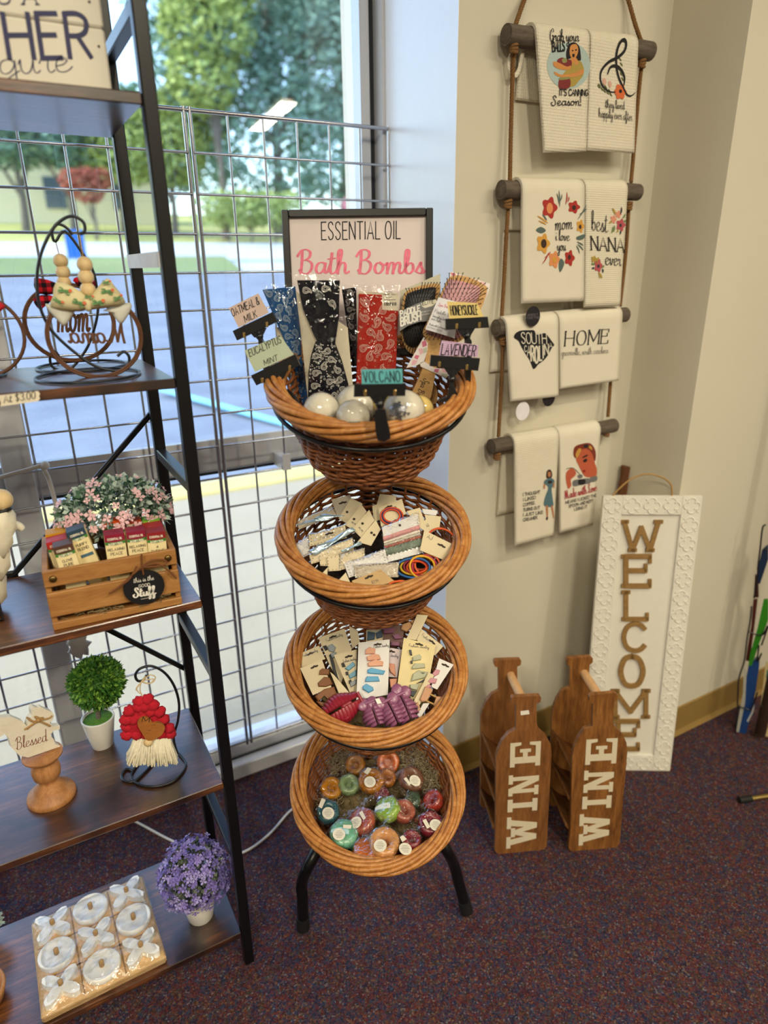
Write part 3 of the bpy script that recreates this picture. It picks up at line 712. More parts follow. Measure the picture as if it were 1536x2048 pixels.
arch2 = cc((560, 265), (500, 205), (440, 185), (410, 215), (400, 260), (425, 320), (500, 240), (640, 420), (720, 560), (750, 760), (745, 900), (690, 1090), (620, 1210), (540, 1295), (450, 1305), (395, 1270), (385, 1200), (420, 1160), (465, 1220))
s2 = wire_stand('black curled wire stand holding the red plaid ornament, behind the cactus one', base2, P2, arch2, .068)
d = -CAMX*.205+V((0, 0, 0)); M3 = Matrix.Translation(d) @ ROOTS[s1.name]
s3 = copy_tree(s1, M3, 'black curled wire stand at the left end of the second shelf, cut by the frame')
m_plaid = None
def plaid():
    t = NT('buffalo_plaid'); v = t.coord(); sx = t.n('SeparateXYZ'); t.l(v, sx.inputs[0]); hs = []
    for o in ('X', 'Z'):
        m = t.n('Math', operation='MULTIPLY'); m.inputs[1].default_value = 480; t.l(sx.outputs[o], m.inputs[0])
        s = t.n('Math', operation='SINE'); t.l(m.outputs[0], s.inputs[0]); g = t.n('Math', operation='GREATER_THAN'); g.inputs[1].default_value = 0; t.l(s.outputs[0], g.inputs[0]); hs.append(g.outputs[0])
    m = t.n('Math', operation='ADD'); t.l(hs[0], m.inputs[0]); t.l(hs[1], m.inputs[1]); h = t.n('Math', operation='MULTIPLY'); h.inputs[1].default_value = .5; t.l(m.outputs[0], h.inputs[0])
    t.bsdf(t.ramp(h.outputs[0], [(0, 'c4202c'), (.4, '6a1820'), (.9, '17141a')], True), .9, 0, .1); return t.m
m_plaid = plaid()
m_cactus = cloth('cream_cotton', 'ddd2a6', 'fine', 500, .2)
m_green = flat('cactus_green', '64925e', .8); m_flower = flat('cactus_flower', 'd8704a', .8)
m_wbow = cloth('white_cotton', 'd9dad0', 'fine', 500, .2)
def puff(b, pl, px, h, th=.004):
    """cloth lobe: an outline on a plane, pinched thin at its edge and full in the middle"""
    q = [pl.uv(p) for p in px]; q = smooth_path(q, 2, True); n = len(q); c = (sum(p[0] for p in q)/n, sum(p[1] for p in q)/n)
    vs = []
    for k, f in ((0, 1), (1, .75), (2, .4)):
        for p in q: vs.append(pl.M @ V((c[0]+(p[0]-c[0])*f, c[1]+(p[1]-c[1])*f, [0, h*.7, h][k])))
    vs.append(pl.M @ V((c[0], c[1], h))); o = len(vs)
    for p in q: vs.append(pl.M @ V((p[0], p[1], -th)))
    fs = []
    for k in range(2):
        for i in range(n): j = (i+1) % n; fs.append([k*n+i, k*n+j, k*n+n+j, k*n+n+i])
    for i in range(n): fs.append([2*n+i, 2*n+(i+1) % n, 3*n])
    for i in range(n): j = (i+1) % n; fs.append([o+i, o+j, j, i])
    fs.append([o+i for i in range(n-1, -1, -1)]); b.add(vs, fs, True)
def bead_string(t, P, pts, r, top):
    for p in pts: b = MB(); b.ball(P.at(p), r*.84, 14, 10); part('bead', b, m_bead, t)
    b = MB(); trace(b, P, [top, pts[0], pts[-1]], .0008, 5, 1); part('twine', b, m_twine, t)
Pf = P1.up(.006)
t = thing('bead_ornament', 'wooden ring ornament with cactus print bow and three wood beads, on the second shelf', 'ornament', tuple(Pf.at(cc((730, 1240))[0])), group='wood bead ornaments')
bead_string(t, Pf, cc((650, 495), (660, 590), (675, 690)), .0128, cc((610, 270))[0])
b = MB(); c0 = Pf.uv(cc((732, 1045))[0]); rr = .0645
for k in (1, .955): b.tube([Pf.M @ V((c0[0]+rr*k*math.cos(a), c0[1]+rr*k*.93*math.sin(a), 0)) for a in [2*PI*i/40 for i in range(40)]], .0021, 6, True)
part('ring', b, m_ring, t)
b = MB(); text(b, Pf, 'Mama', cc((955, 1095))[0], cc((530, 1095))[0], cc((955, 940))[0], .13, True, contrast=.3, lift=.001, depth=.003); part('word', b, m_ring, t)
b = MB(); puff(b, Pf.up(.004), cc((350, 815), (385, 800), (560, 840), (560, 880), (500, 965), (460, 945)), .004); part('white_bow', b, m_wbow, t); b = MB(); puff(b, Pf.up(.004), cc((790, 850), (960, 790), (1015, 815), (945, 945), (900, 930), (850, 860)), .004); part('white_bow', b, m_wbow, t)
b = MB(); puff(b, Pf.up(.010), cc((430, 630), (560, 665), (650, 730), (680, 780), (672, 842), (560, 858), (390, 822), (405, 740)), .011)
puff(b, Pf.up(.010), cc((672, 842), (668, 780), (700, 735), (760, 660), (825, 600), (880, 660), (965, 785), (840, 825), (740, 838)), .011); b.ball(Pf.up(.016).at(cc((672, 800))[0]), (.006, .006, .010), 10, 8); part('cactus_bow', b, m_cactus, t)
b = MB(); Pp = Pf.up(.0222)
for (x, y, s, a) in ((490, 700, 1, -.1), (820, 705, 1, .1), (600, 790, 1, -.2), (750, 790, 1, .2), (905, 755, .8, .5), (440, 775, .8, -.4), (815, 635, .7, .2), (680, 745, .7, 0)):
    s *= .62; c = Pp.uv(cc((x, y))[0]); R = lambda dx, dy: (c[0]+s*(dx*math.cos(a)-dy*math.sin(a)), c[1]+s*(dx*math.sin(a)+dy*math.cos(a)))
    b.mat(0); ribbon(b, Pp, [R(-.010, 0), R(.012, .001)], .006*s); ribbon(b, Pp, smooth_path([R(-.004, 0), R(-.003, .006), R(-.009, .007)], 3), .003*s); ribbon(b, Pp, smooth_path([R(.004, 0), R(.005, -.006), R(.011, -.006)], 3), .003*s)
    b.mat(1); patch(b, Pp, [R(.013+.004*math.cos(q), .002+.004*math.sin(q)) for q in [2*PI*k/8 for k in range(8)]], .001, False)
part('cactus_print', b, [m_green, m_flower], t)
Pb = P2.up(.005)
t = thing('bead_ornament', 'wooden ring ornament with red buffalo plaid bow, behind the cactus one', 'ornament', tuple(Pb.at(cc((540, 1130))[0])), group='wood bead ornaments')
bead_string(t, Pb, cc((465, 468), (483, 553), (492, 635)), .0128, cc((430, 330))[0])
b = MB(); c0 = Pb.uv(cc((540, 945))[0]); rr = .066
for k in (1, .955): b.tube([Pb.M @ V((c0[0]+rr*k*math.cos(a), c0[1]+rr*k*.9*math.sin(a), 0)) for a in [2*PI*i/40 for i in range(40)]], .0021, 6, True)
part('ring', b, m_ring, t)
b = MB(); text(b, Pb, 'mom', cc((440, 1010))[0], cc((690, 1005))[0], cc((430, 720))[0], .07, True, lift=.001, depth=.003); part('word', b, m_ring, t)
b = MB(); puff(b, Pb.up(.006), cc((262, 600), (300, 600), (425, 635), (430, 720), (280, 715)), .008); part('plaid_bow', b, m_plaid, t); b = MB(); puff(b, Pb.up(.006), cc((255, 760), (320, 730), (420, 745), (330, 830), (320, 850), (280, 820)), .006); part('plaid_bow', b, m_plaid, t); b = MB(); puff(b, Pb.up(.004), cc((560, 620), (600, 588), (700, 600), (738, 660), (640, 680)), .006); part('plaid_bow', b, m_plaid, t)
Po = Plane(P1.o+d, P1.x, P1.y).up(.006)
t = thing('bead_ornament', 'bright red bow ornament at the left end of the second shelf, cut by the frame', 'ornament', tuple(Po.o), group='wood bead ornaments')
b = MB(); c0 = Po.uv((-50, 672)); rr = .0645
b.tube([Po.M @ V((c0[0]+rr*math.cos(a), c0[1]+rr*.93*math.sin(a), 0)) for a in [2*PI*i/40 for i in range(40)]], .003, 6, True); part('ring', b, m_ring, t)
b = MB(); puff(b, Po.up(.008), [(-50, 625), (-20, 600), (3, 606), (10, 615), (-5, 626), (-20, 632)], .008); puff(b, Po.up(.008), [(-50, 625), (-80, 600), (-103, 606), (-110, 618), (-80, 632)], .008); part('red_bow', b, flat('red_cloth', 'c6202c', .85), t)
# ---------------------------------------------------------------- shelf 3: crate of oil boxes, plant
cc = crop(0, 780, 3.657)
A = on_shelf(2, cc((393, 1765))[0]); B = on_shelf(2, cc((1336, 1566))[0]); A.z = B.z = SHZ[2]+.0006
ex = (B-A).normalized(); ey = V((-ex.y, ex.x, 0)); W = (B-A).length; Dp = .155
PC = Plane(A, ex, (0, 0, 1))                       # crate front
hC = PC.uv(cc((1285, 1162))[0])[1]; 
MC = Matrix(((ex.x, ey.x, 0, A.x), (ex.y, ey.y, 0, A.y), (ex.z, ey.z, 1, A.z), (0, 0, 0, 1)))
m_crate = wood('crate_oak', ('8a5c30', 'a5743f', 'b88850'), 0, 10, 10, .5, .15)
t = thing('wooden_crate', 'small oak slat crate with round black tag, on the third shelf', 'crate', M=MC @ Matrix.Translation((W/2, Dp/2, 0)))
def loc(mb): mb.X = MC; return mb
sl = [(0.0, .012), (.022, .061), (.071, hC)]
for z0, z1 in sl: part('front_slat', loc(MB()).span((0, 0, z0), (W, .007, z1), .001), m_crate, t)
for z0, z1 in sl: part('back_slat', loc(MB()).span((0, Dp-.007, z0), (W, Dp, z1), .001), m_crate, t)
for x in (0, W-.008): part('side_panel', loc(MB()).span((x, .0072, 0), (x+.008, Dp-.0072, hC), .001), m_crate, t)
part('bottom', loc(MB()).span((.008, .0072, .002), (W-.008, Dp-.0072, .008)), m_crate, t)
m_brass = flat('aged_brass', '6f5a34', .35, metal=.9)
for x in (.013, W-.013): b = loc(MB()); b.ball((x, -.001, hC-.013), (.0055, .003, .0055), 14, 8); part('rivet', b, m_brass, t)
Pt = PC.up(.004)
b = MB(); q = oval(Pt.uv(cc((1053, 1438))[0]), .0305, .0285, 32); b.prism(q, 0, .003, Pt); part('tag', b, flat('black_tag', '17171a', .5), t)
b = MB(); Pl = Pt.up(.003)
text(b, Pl, 'this is the', cc((978, 1410))[0], cc((1126, 1386))[0], cc((975, 1376))[0], .08, True, gap=.06); text(b, Pl, 'GOOD', cc((1015, 1445))[0], cc((1097, 1431))[0], cc((1013, 1424))[0], .13)
text(b, Pl, 'Stuff', cc((980, 1515))[0], cc((1140, 1492))[0], cc((972, 1452))[0], .19, True, contrast=.4); ribbon(b, Pl, [Pl.uv(p) for p in cc((1030, 1530), (1100, 1515))], .0006); part('tag_lettering', b, flat('chalk_white', 'e8e4da', .7), t)
b = MB(); Pw = Pt.up(.004); m_leather = flat('leather_cord', '6f4322', .7)
for pts in (((1035, 1200), (1040, 1290), (1050, 1350)), ((1040, 1290), (960, 1360), (870, 1440), (795, 1490)), ((1040, 1290), (1100, 1250), (1190, 1240), (1220, 1265), (1150, 1290), (1040, 1295)), ((1040, 1290), (1150, 1270), (1230, 1320), (1290, 1380)), ((1000, 1290), (950, 1380), (900, 1420))): trace(b, Pw, cc(*pts), .0014, 6)
part('cord_bow', b, m_leather, t)
def straw(b, n, box, r=.0006, L=.03):
    for i in range(n):
        p = V([random.uniform(a, c) for a, c in box]); pts = [p]
        for k in range(4): p = p+V((random.uniform(-1, 1), random.uniform(-1, 1), random.uniform(-.5, .5)))*L*.4; pts.append(V([min(max(v, a), c) for v, (a, c) in zip(p, box)]))
        b.tube(smooth_path([tuple(q) for q in pts], 2), r, 3, caps=False)
b = loc(MB()); straw(b, 110, ((.012, W-.012), (.009, Dp-.012), (.009, .03))); straw(b, 20, ((.05, W-.02), (-.002, .012), (.012, .02)))
solo('straw_filling', b, flat('shredded_straw', '8a7a58', .9), 'shredded straw lining the oak slat crate', 'straw', kind='stuff')
def oil_box(name_lab, depth, quad, head, body, word, wcol='3a3030', bandcol='3f7d34', tone='e8d9a8'):
    """carton standing in the crate; front face traced on a plane `depth` behind the crate front"""
    pl = PC.up(-depth); q = [pl.uv(p) for p in cc(*quad)]                  # tl, tr, br, bl
    tl, tr, br, bl = [V(p) for p in q]; ex = (tr-tl); wd = ex.length; ex.normalize(); ey = V((-ex.y, ex.x)); lim = .0095
    hgt = (tl-bl).length
    # run the carton down to the straw
    while (tl-ey*(hgt)).y > lim+.004 and (tr-ey*hgt).y > lim+.004: hgt += .002
    P0 = tl-ey*hgt; L = lambda a, h: tuple(P0+ex*(a*wd)+ey*(h*hgt))
    M = pl.M; c = pl.M @ V((*(P0+ex*wd/2), 0))
    t = thing('oil_box', name_lab, 'oil carton', tuple(c), group='essential oil cartons in the crate')
    b = MB(); b.prism([L(0, 0), L(1, 0), L(1, 1), L(0, 1)], -.024, 0, pl); part('carton', b, flat('carton_'+tone, tone, .5), t)
    b = MB(); Y = lambda m: 1-m/hgt; hh = .0115/hgt
    patch(b, pl, [L(0, 1-hh), L(.25, 1-hh-.012), (L(.5, 1-hh-.018)), L(.75, 1-hh-.012), L(1, 1-hh), L(1, 1), L(0, 1)], .0003, False); b.prism([L(0, .985), L(1, .985), L(1, 1.003), L(0, 1.003)], -.0245, .0004, pl)
    part('header', b, flat('carton_head_'+head, head, .45), t)
    b = MB(); patch(b, pl, [L(0, Y(.0155)), L(.5, Y(.0175)), L(1, Y(.0155)), L(1, Y(.0108)), L(.5, Y(.0128)), L(0, Y(.0108))], .0006, False); part('brand_band', b, flat('carton_band', bandcol, .5), t)
    b = MB(); b.mat(0); text(b, pl, 'ESSENTIAL OIL', L(.14, Y(.0085)), L(.86, Y(.0085)), L(.14, Y(.0052)), .17, px=False, lift=.0008)
    text(b, pl, "NATURE'S TRUTH", L(.16, Y(.0162)), L(.84, Y(.0162)), L(.16, Y(.0132)), .18, px=False, lift=.001)
    if word:
        b.mat(1); k = len(word[0]); text(b, pl, word[0], L(.5-.052*k, Y(.0262)), L(.5+.052*k, Y(.0262)), L(.5-.052*k, Y(.0222)), .14, px=False)
        if len(word) > 1: k = len(word[1]); text(b, pl, word[1], L(.5-.06*k, Y(.0335)), L(.5+.06*k, Y(.0335)), L(.5-.06*k, Y(.0290)), .13, px=False)
        if len(word) > 2: b.mat(2); patch(b, pl, [L(.2, Y(.046)), L(.9, Y(.046)), L(.9, Y(.041)), L(.2, Y(.041))], .0006, False)
    part('lettering', b, [flat('carton_ink_white', 'efe9d6', .6), flat('carton_ink_dark', wcol, .6), flat('carton_block', '4a6a80', .6)], t)
oil_box('amber-headed oil carton, back row at the crate\'s left end', .075, ((330, 1062), (480, 1036), (500, 1150), (350, 1180)), 'c08a1c', 0, None)
oil_box('bright red oil carton behind the clove one', .048, ((336, 1122), (486, 1084), (515, 1230), (360, 1260)), 'ae2424', 0, None)
oil_box('dark brown headed clove oil carton, front left in the crate', .018, ((385, 1158), (530, 1120), (580, 1285), (405, 1300)), '54392c', 0, ('CLOVE', 'PURE'), '6a5038')
oil_box('navy blue headed purify oil carton leaning in the crate', .040, ((484, 1050), (614, 1004), (722, 1235), (590, 1265)), '2c4254', 0, ('PURIFY', 'BLEND', 1), '3a5058')
oil_box('orange headed oil carton, back row in the crate', .070, ((752, 968), (890, 950), (905, 1060), (765, 1080)), 'd8501c', 0, None)
oil_box('rust brown headed oil carton, back row in the crate', .070, ((900, 966), (1032, 950), (1045, 1050), (912, 1065)), '9c3a24', 0, None)
oil_box('white and lime green topped oil carton, back row at the crate\'s right', .070, ((1042, 964), (1168, 948), (1180, 1040), (1055, 1055)), '76b034', 0, None)
oil_box('red headed oil carton behind the thrive one', .045, ((1052, 1012), (1190, 990), (1200, 1090), (1065, 1110)), 'a8282c', 0, None)
oil_box('maroon headed relaxing peace oil carton, left of the two', .020, ((760, 1068), (908, 1046), (925, 1200), (782, 1226)), '8a1f38', 0, ('Relaxing'.upper(), 'PEACE'), '7a4048')
oil_box('maroon headed relaxing peace oil carton, right of the two', .020, ((922, 1046), (1062, 1025), (1084, 1186), (942, 1203)), '8a1f38', 0, ('RELAXING', 'PEACE'), '7a4048')
oil_box('dark red headed thrive oil carton, front right in the crate', .016, ((1072, 1050), (1208, 1032), (1224, 1146), (1088, 1166)), '8c2428', 0, ('4', 'THRIVE'), '8a5a30')
# ---- ball-shaped artificial plants
def leaf(b, p, n, L, w, bend=.25):
    n = n.normalized(); a = n.orthogonal().normalized(); a = Matrix.Rotation(random.uniform(0, 6.28), 3, n) @ a
    m = p+n*L*.55; tip = p+n*L+a.cross(n)*0+V((0, 0, -bend*L)); e = a*w/2
    b.add([p, m+e, tip, m-e, m-V((0, 0, .0))+n*0], [[0, 1, 2, 3]])
def petals(b, p, n, r, k=4):
    n = n.normalized(); a = n.orthogonal().normalized(); c = n.cross(a); o = random.uniform(0, 6.28)
    for i in range(k):
        t = o+2*PI*i/k; d = a*math.cos(t)+c*math.sin(t); e = n.cross(d)
        b.add([p, p+d*r*.6+e*r*.36+n*r*.15, p+d*r+n*r*.22, p+d*r*.6-e*r*.36+n*r*.15], [[0, 1, 2, 3]])
def rnd(): return V((random.gauss(0, 1), random.gauss(0, 1), random.gauss(0, 1))).normalized()
def pot(b, c, r0, r1, h, wall=.003):
    b.lathe([(r0*.96, 0), (r0, .002), (r1, h-.002), (r1-.0005, h), (r1-wall, h), (r1-wall-.001, h*.82), (0, h*.82)], 32, c)
# pink plant in the crate
cp = PC.up(-.125).at(cc((835, 850))[0]); base = V((cp.x, cp.y, SHZ[2]+.009))
t = thing('potted_plant', 'artificial plant with tiny pink flowers and frosted leaves, behind the oil cartons', 'plant', tuple(base))
b = MB(); pot(b, base, .026, .036, .07); part('pot', b, wood('brown_pot', ('4a2c18', '5f3a20', '70482a'), 2, 20, 4, .5), t)
m_frost = flat('frosted_leaf', 'a8bab0', .8, vary=.25, scale=120); m_dk = flat('dark_leaf', '3f5f48', .7, vary=.25, scale=120); m_pink = flat('pink_petal', 'dcb4ba', .8, vary=.12, scale=120)
b = MB(); cb = cp+V((0, 0, -.012))
for i in range(2600):
    n = rnd(); 
    if n.z < -.45: continue
    p = cb+V((n.x*.088, n.y*.06, n.z*.058))*random.uniform(.55, 1.0); b.mat(0 if random.random() < .65 else 1); leaf(b, p, (n+rnd()*.7), random.uniform(.009, .015), .008, .1)
for i in range(120):
    n = rnd(); n.z = abs(n.z)*.8-.2; n.normalize(); b.mat(2); petals(b, cb+V((n.x*.092, n.y*.064, n.z*.062)), n+V((0, -.3, .2)), random.uniform(.006, .010))
b.mat(1); b.tube([base+V((0, 0, .05)), cb], .006, 6); part('foliage', b, [m_frost, m_dk, m_pink], t)
# white cloth bundle and wire basket at the left end of shelf 3
pw = on_shelf(2, (-25, 1250)); Pw = facing(pw)
t = thing('wire_basket', 'black wire basket at the left end of the third shelf, cut by the frame', 'basket', tuple(pw))
b = MB()
xr = Pw.uv((9, 1250))[0]; zt = Pw.uv((5, 1140))[1]
for k in range(5):
    z = .002+zt*k/4
    b.tube([Pw.M @ V((x_, z, y_)) for x_, y_ in ((xr, .0), (xr-.006, -.09), (xr-.13, -.09), (xr-.13, 0))], .0016, 6, True)
for k in range(6):
    for y_ in (0, -.09): b.tube([Pw.M @ V((xr-.13*k/5, .002, y_)), Pw.M @ V((xr-.13*k/5, zt, y_))], .0014, 6)
for k in range(1, 4): b.tube([Pw.M @ V((xr-.002, .002, -.09*k/4)), Pw.M @ V((xr-.002, zt, -.09*k/4))], .0014, 6)
part('wires', b, m_wire, t)
m_linen = cloth('cream_linen', 'e2dcc8', 'fine', 300, .3)
b = MB(); Pv = Pw.up(-.045)
for px, rad, sq in (((2, 1045), .026, 1.4), ((-22, 1070), .04, 1.3), ((-24, 1120), .038, 1.2), ((-8, 1095), .022, 1.6), ((-45, 1180), .05, 1)): b.ball(Pv.at(px), (rad*.8, rad*.8, rad*sq*.8), 14, 10, lambda n: 1+.14*math.sin(9*math.atan2(n.y, n.x)+4*n.z))
trace(b, Pv, [(0, 1060), (20, 1052), (36, 1052), (45, 1058)], .009, 10, 4, taper=lambda q: .011-.006*q); trace(b, Pv, [(2, 1070), (13, 1090), (15, 1112)], .004, 8, 3)
b.mat(1); b.ball(Pv.at((2, 1000)), .017, 14, 10); b.mat(2); b.tube([Pv.at((2, 1018))+V((.014*math.cos(a), .014*math.sin(a), 0)) for a in [2*PI*k/14 for k in range(14)]], .003, 6, True)
o = solo('cloth_bundle', b, [m_linen, m_bead, m_wire], 'cream cloth bundle with wood bead rising from the black wire basket', 'cloth bundle', loc=tuple(pw+V((0, 0, .004))))
# ---------------------------------------------------------------- shelf 4: squirrel, topiary, gnome
cc = crop(0, 1280, 3.072)
pb = on_shelf(3, cc((320, 958))[0]); PP = facing(pb)
ztop = PP.uv(cc((265, 695))[0])[1]; 
m_ped = wood('turned_wood', ('8a5a30', 'a87244', 'bd8a58'), 2, 9, 6, .5, .1)
t = thing('pedestal', 'turned wooden candle pedestal under the white squirrel', 'pedestal', tuple(pb))
h = ztop; r = .040
b = MB(); b.lathe([(r, 0), (r*1.02, .004), (r*.97, .010), (r*.72, .014), (r*.66, .022), (r*.40, h*.36), (r*.37, h*.42), (r*.55, h*.50), (r*.60, h*.62), (r*.56, h*.74), (r*.42, h*.83), (r*.46, h*.86), (r*.74, h*.93), (r*.82, h*.97), (r*.82, h)], 40, pb); part('turning', b, m_ped, t)
PS = Plane(pb+V((0, 0, h+.0005)), PP.x, (0, 0, 1)); PS = Plane(PS.o, Matrix.Rotation(.25, 3, 'Z') @ PS.x, (0, 0, 1))
m_wht = wood('whitewashed', ('d3ccb8', 'ddd7c6', 'e4dfd0'), 0, 10, 6, .6, .08)
t = thing('squirrel_figure', 'flat white wooden squirrel with twine bow on the turned pedestal', 'figure', tuple(PS.o))
q = cc((165, 712), (110, 700), (62, 650), (45, 590), (18, 568), (-22, 600), (-60, 560), (-62, 500), (-10, 470), (60, 462), (130, 490), (158, 520), (168, 478), (188, 455), (184, 420), (196, 398), (226, 410), (242, 402), (264, 414), (310, 432), (325, 452), (316, 482), (298, 500), (318, 522), (360, 517), (358, 540), (322, 548), (300, 575), (322, 602), (332, 630), (364, 642), (362, 655))
q = [PS.uv(p) for p in q]; q = [(x, max(y, 0)) for x, y in q]
b = MB(); b.prism(q, -.006, .006, PS); part('board', b, m_wht, t)
b = MB(); Pq = PS.up(.006); text(b, Pq, 'Blessed', cc((98, 675))[0], cc((290, 618))[0], cc((92, 600))[0], .045, True, contrast=.4); part('lettering', b, flat('brown_ink', '7a3a28', .6), t)
b = MB(); Pq = PS.up(.008)
for pts in (((165, 475), (200, 500), (240, 495), (300, 480), (320, 465)), ((235, 495), (200, 520), (150, 550)), ((235, 495), (190, 525), (165, 548)), ((235, 495), (290, 520), (310, 530)), ((235, 490), (215, 470), (240, 480), (265, 478), (240, 492))): trace(b, Pq, cc(*pts), .0016, 6)
b.ball(Pq.at(cc((235, 493))[0]), .004, 8, 6); part('twine_bow', b, m_twine, t)
# topiary
pt = on_shelf(3, cc((632, 640))[0]); PT = facing(pt)
t = thing('topiary', 'small round green topiary in a white pot on the fourth shelf', 'plant', tuple(pt))
m_pot = flat('white_ceramic', 'dcdad4', .3, spec=.5, vary=.02)
hp = PT.uv(cc((630, 462))[0])[1]; rp = abs(PT.uv(cc((738, 455))[0])[0]-PT.uv(cc((630, 455))[0])[0])
b = MB(); pot(b, pt, rp*.66, rp, hp); part('pot', b, m_pot, t)
b = MB(); m_moss = flat('moss_green', '4d7a2a', .95, vary=.3, scale=300, bump=.6, bscale=400); b.lathe([(rp*.93, hp*.86), (rp*.85, hp*.94), (0, hp*.95)], 24, pt); part('moss', b, m_moss, t)
cb = PT.at(cc((595, 262))[0]); rb = .046
b = MB(); b.tube([pt+V((0, 0, hp*.8)), pt+V((.004, 0, hp*1.3)), cb], .005, 8); part('trunk', b, flat('topiary_bark', '6a6258', .9, vary=.3, scale=200), t)
m_lf = [flat('topiary_leaf', '3e6f28', .6, vary=.3, scale=150), flat('topiary_leaf_light', '74a03c', .6, vary=.25, scale=150)]
b = MB(); b.ball(cb, rb*.86, 16, 12)
for i in range(2400):
    n = rnd(); b.mat(0 if random.random() < .6 else 1); leaf(b, cb+n*rb*random.uniform(.78, .95), n+rnd()*.65, random.uniform(.010, .016), .0062, .0)
part('foliage', b, m_lf, t)
# gnome on its wire stand
pg = on_shelf(3, cc((950, 812))[0]); PG = facing(pg)
t = thing('ornament_stand', 'black curled wire stand holding the red gnome on the fourth shelf', 'wire stand', tuple(pg), group='black wire ornament stands')
b = MB()
onsh = lambda *pts: [tuple(on_shelf(3, p)+V((0, 0, .0025))) for p in cc(*pts)]
b.tube(smooth_path(onsh((945, 760), (880, 830), (820, 876), (765, 872), (748, 840), (780, 798), (818, 812)), 4), .0024, 8)
b.tube(smooth_path(onsh((862, 745), (805, 840), (850, 892), (940, 908), (1050, 882), (1120, 822), (1142, 762), (1100, 705)), 4), .0024, 8); part('base_ring', b, m_wire, t)
b = MB(); trace(b, PG, cc((900, 216), (880, 246), (846, 250), (832, 215), (860, 176), (930, 160), (1010, 200), (1070, 282), (1100, 390), (1092, 500), (1066, 600), (1090, 700)), .0024); part('hook', b, m_wire, t)
PN = PG.up(.008)
t = thing('gnome_ornament', 'crochet gnome ornament with red hat, wooden heart and white beard', 'ornament', tuple(PN.at(cc((930, 755))[0])))
m_red = flat('red_yarn', 'b3182a', .95, vary=.15, scale=200, bump=.4, bscale=600)
b = MB(); k = 0
rows = [(400, 850, 935, 3), (440, 800, 980, 4), (490, 775, 1000, 5), (540, 775, 1030, 6), (580, 780, 1045, 6), (370, 860, 900, 2)]
for y, xa, xb, n in rows:
    for i in range(n):
        p = PN.at(cc((xa+(xb-xa)*i/max(n-1, 1)+random.uniform(-6, 6), y+random.uniform(-8, 8)))[0]); b.ball(p+PN.n*random.uniform(-.002, .004), (.0115, .0095, .0105), 10, 8, lambda n_: 1+.12*math.sin(7*n_.x+5*n_.z+k)); k += 1
b.ball(PN.at(cc((905, 500))[0]), (.032, .01, .033), 14, 10); part('hat', b, m_red, t)
b = MB(); Ph = PN.up(.014)
hq = [PN.uv(p) for p in cc((905, 585), (862, 530), (840, 485), (852, 455), (885, 442), (918, 455), (932, 478), (965, 474), (1000, 490), (1004, 520), (975, 560))]; b.prism(smooth_path(hq, 3, True)[::-1][::-1], .012, .017, PN); part('heart', b, wood('heart_wood', ('8a5226', 'a0642e', 'b07438'), 0, 20, 5, .5), t)
b = MB(); Pk = PN.up(.0172); text(b, Pk, 'M', cc((872, 500))[0], cc((915, 505))[0], cc((878, 470))[0], .09, gap=.1); 
for pts in (((900, 555), (925, 556)), ((935, 520), (955, 522)), ((960, 500), (985, 510))): ribbon(b, Pk, [Pk.uv(p) for p in cc(*pts)], .0005)
part('heart_mark', b, flat('ink_black', '1b1a1c', .6), t)
b = MB(); m_wool = flat('white_wool', 'e6dfc8', .95, vary=.08, scale=300)
for i in range(520):
    x = random.uniform(805, 1065); y1 = 722+random.uniform(-15, 35); s = (x-935)/120
    a = PN.at(cc((935+(x-935)*.8, 598+random.uniform(-8, 10)))[0])+PN.n*random.uniform(-.005, .006); c = PN.at(cc((935+(x-935)*1.2, y1))[0])+PN.n*random.uniform(-.008, .011); m = (a+c)/2+PN.n*.006
    b.tube(smooth_path([tuple(a), tuple(m), tuple(c)], 2), lambda q: .0032*(1-.5*q), 4, caps=False)
b.ball(PN.at(cc((935, 660))[0]), (.034, .010, .026), 16, 10)
part('beard', b, m_wool, t)
b = MB(); b.ball(PN.at(cc((908, 603))[0])+PN.n*.011, .0085, 12, 8); part('nose', b, m_bead, t)
b = MB()
for pts in (((885, 365), (860, 310), (870, 255), (895, 222)), ((868, 258), (920, 215), (955, 230), (930, 265), (868, 258)), ((868, 258), (900, 245), (945, 240), (920, 268), (880, 262)), ((868, 262), (840, 300), (860, 330)), ((868, 258), (840, 290), (836, 310))): trace(b, PN, cc(*pts), .001, 5)
part('twine_loop', b, flat('pale_twine', 'cdb890', .9), t)
# ---------------------------------------------------------------- shelf 5: wooden noughts-and-crosses board, lavender plant
cc = crop(0, 1600, 2.743)
zb = SHZ[4]; zt = zb+.017
def onz(z, px): d = ray(*px); return EYE+d*((z-H)/d.z)
tl, tr, br, bl = [onz(zt, p) for p in cc((160, 680), (772, 408), (922, 862), (236, 1190))]
cen = (tl+tr+br+bl)/4; ex = ((tr-tl)+(br-bl)).normalized(); ey = V((-ex.y, ex.x, 0)); wB = ((tr-tl).length+(br-bl).length)/2; hB = ((tl-bl).length+(tr-br).length)/2
MB_ = Matrix(((ex.x, ey.x, 0, cen.x), (ex.y, ey.y, 0, cen.y), (0, 0, 1, zb+.0003), (0, 0, 0, 1)))
t = thing('game_board', 'shrink-wrapped pale wood board of white noughts and crosses on the bottom shelf', 'game board', M=MB_)
m_pine = wood('pale_pine', ('c49a66', 'd3ad7a', 'dfbd8d'), 0, 8, 8, .5, .08)
b = MB(); b.box((0, 0, .0083), (wB, hB, .0166), None, .004); part('board', b, m_pine, t, False)
b = MB()
for k in (-1, 1): b.box((k*wB/6, 0, .0168), (.003, hB*.94, .0006)); b.box((0, k*hB/6, .0168), (wB*.94, .003, .0006))
part('grid_lines', b, flat('board_line', '9a7a50', .6), t, False)
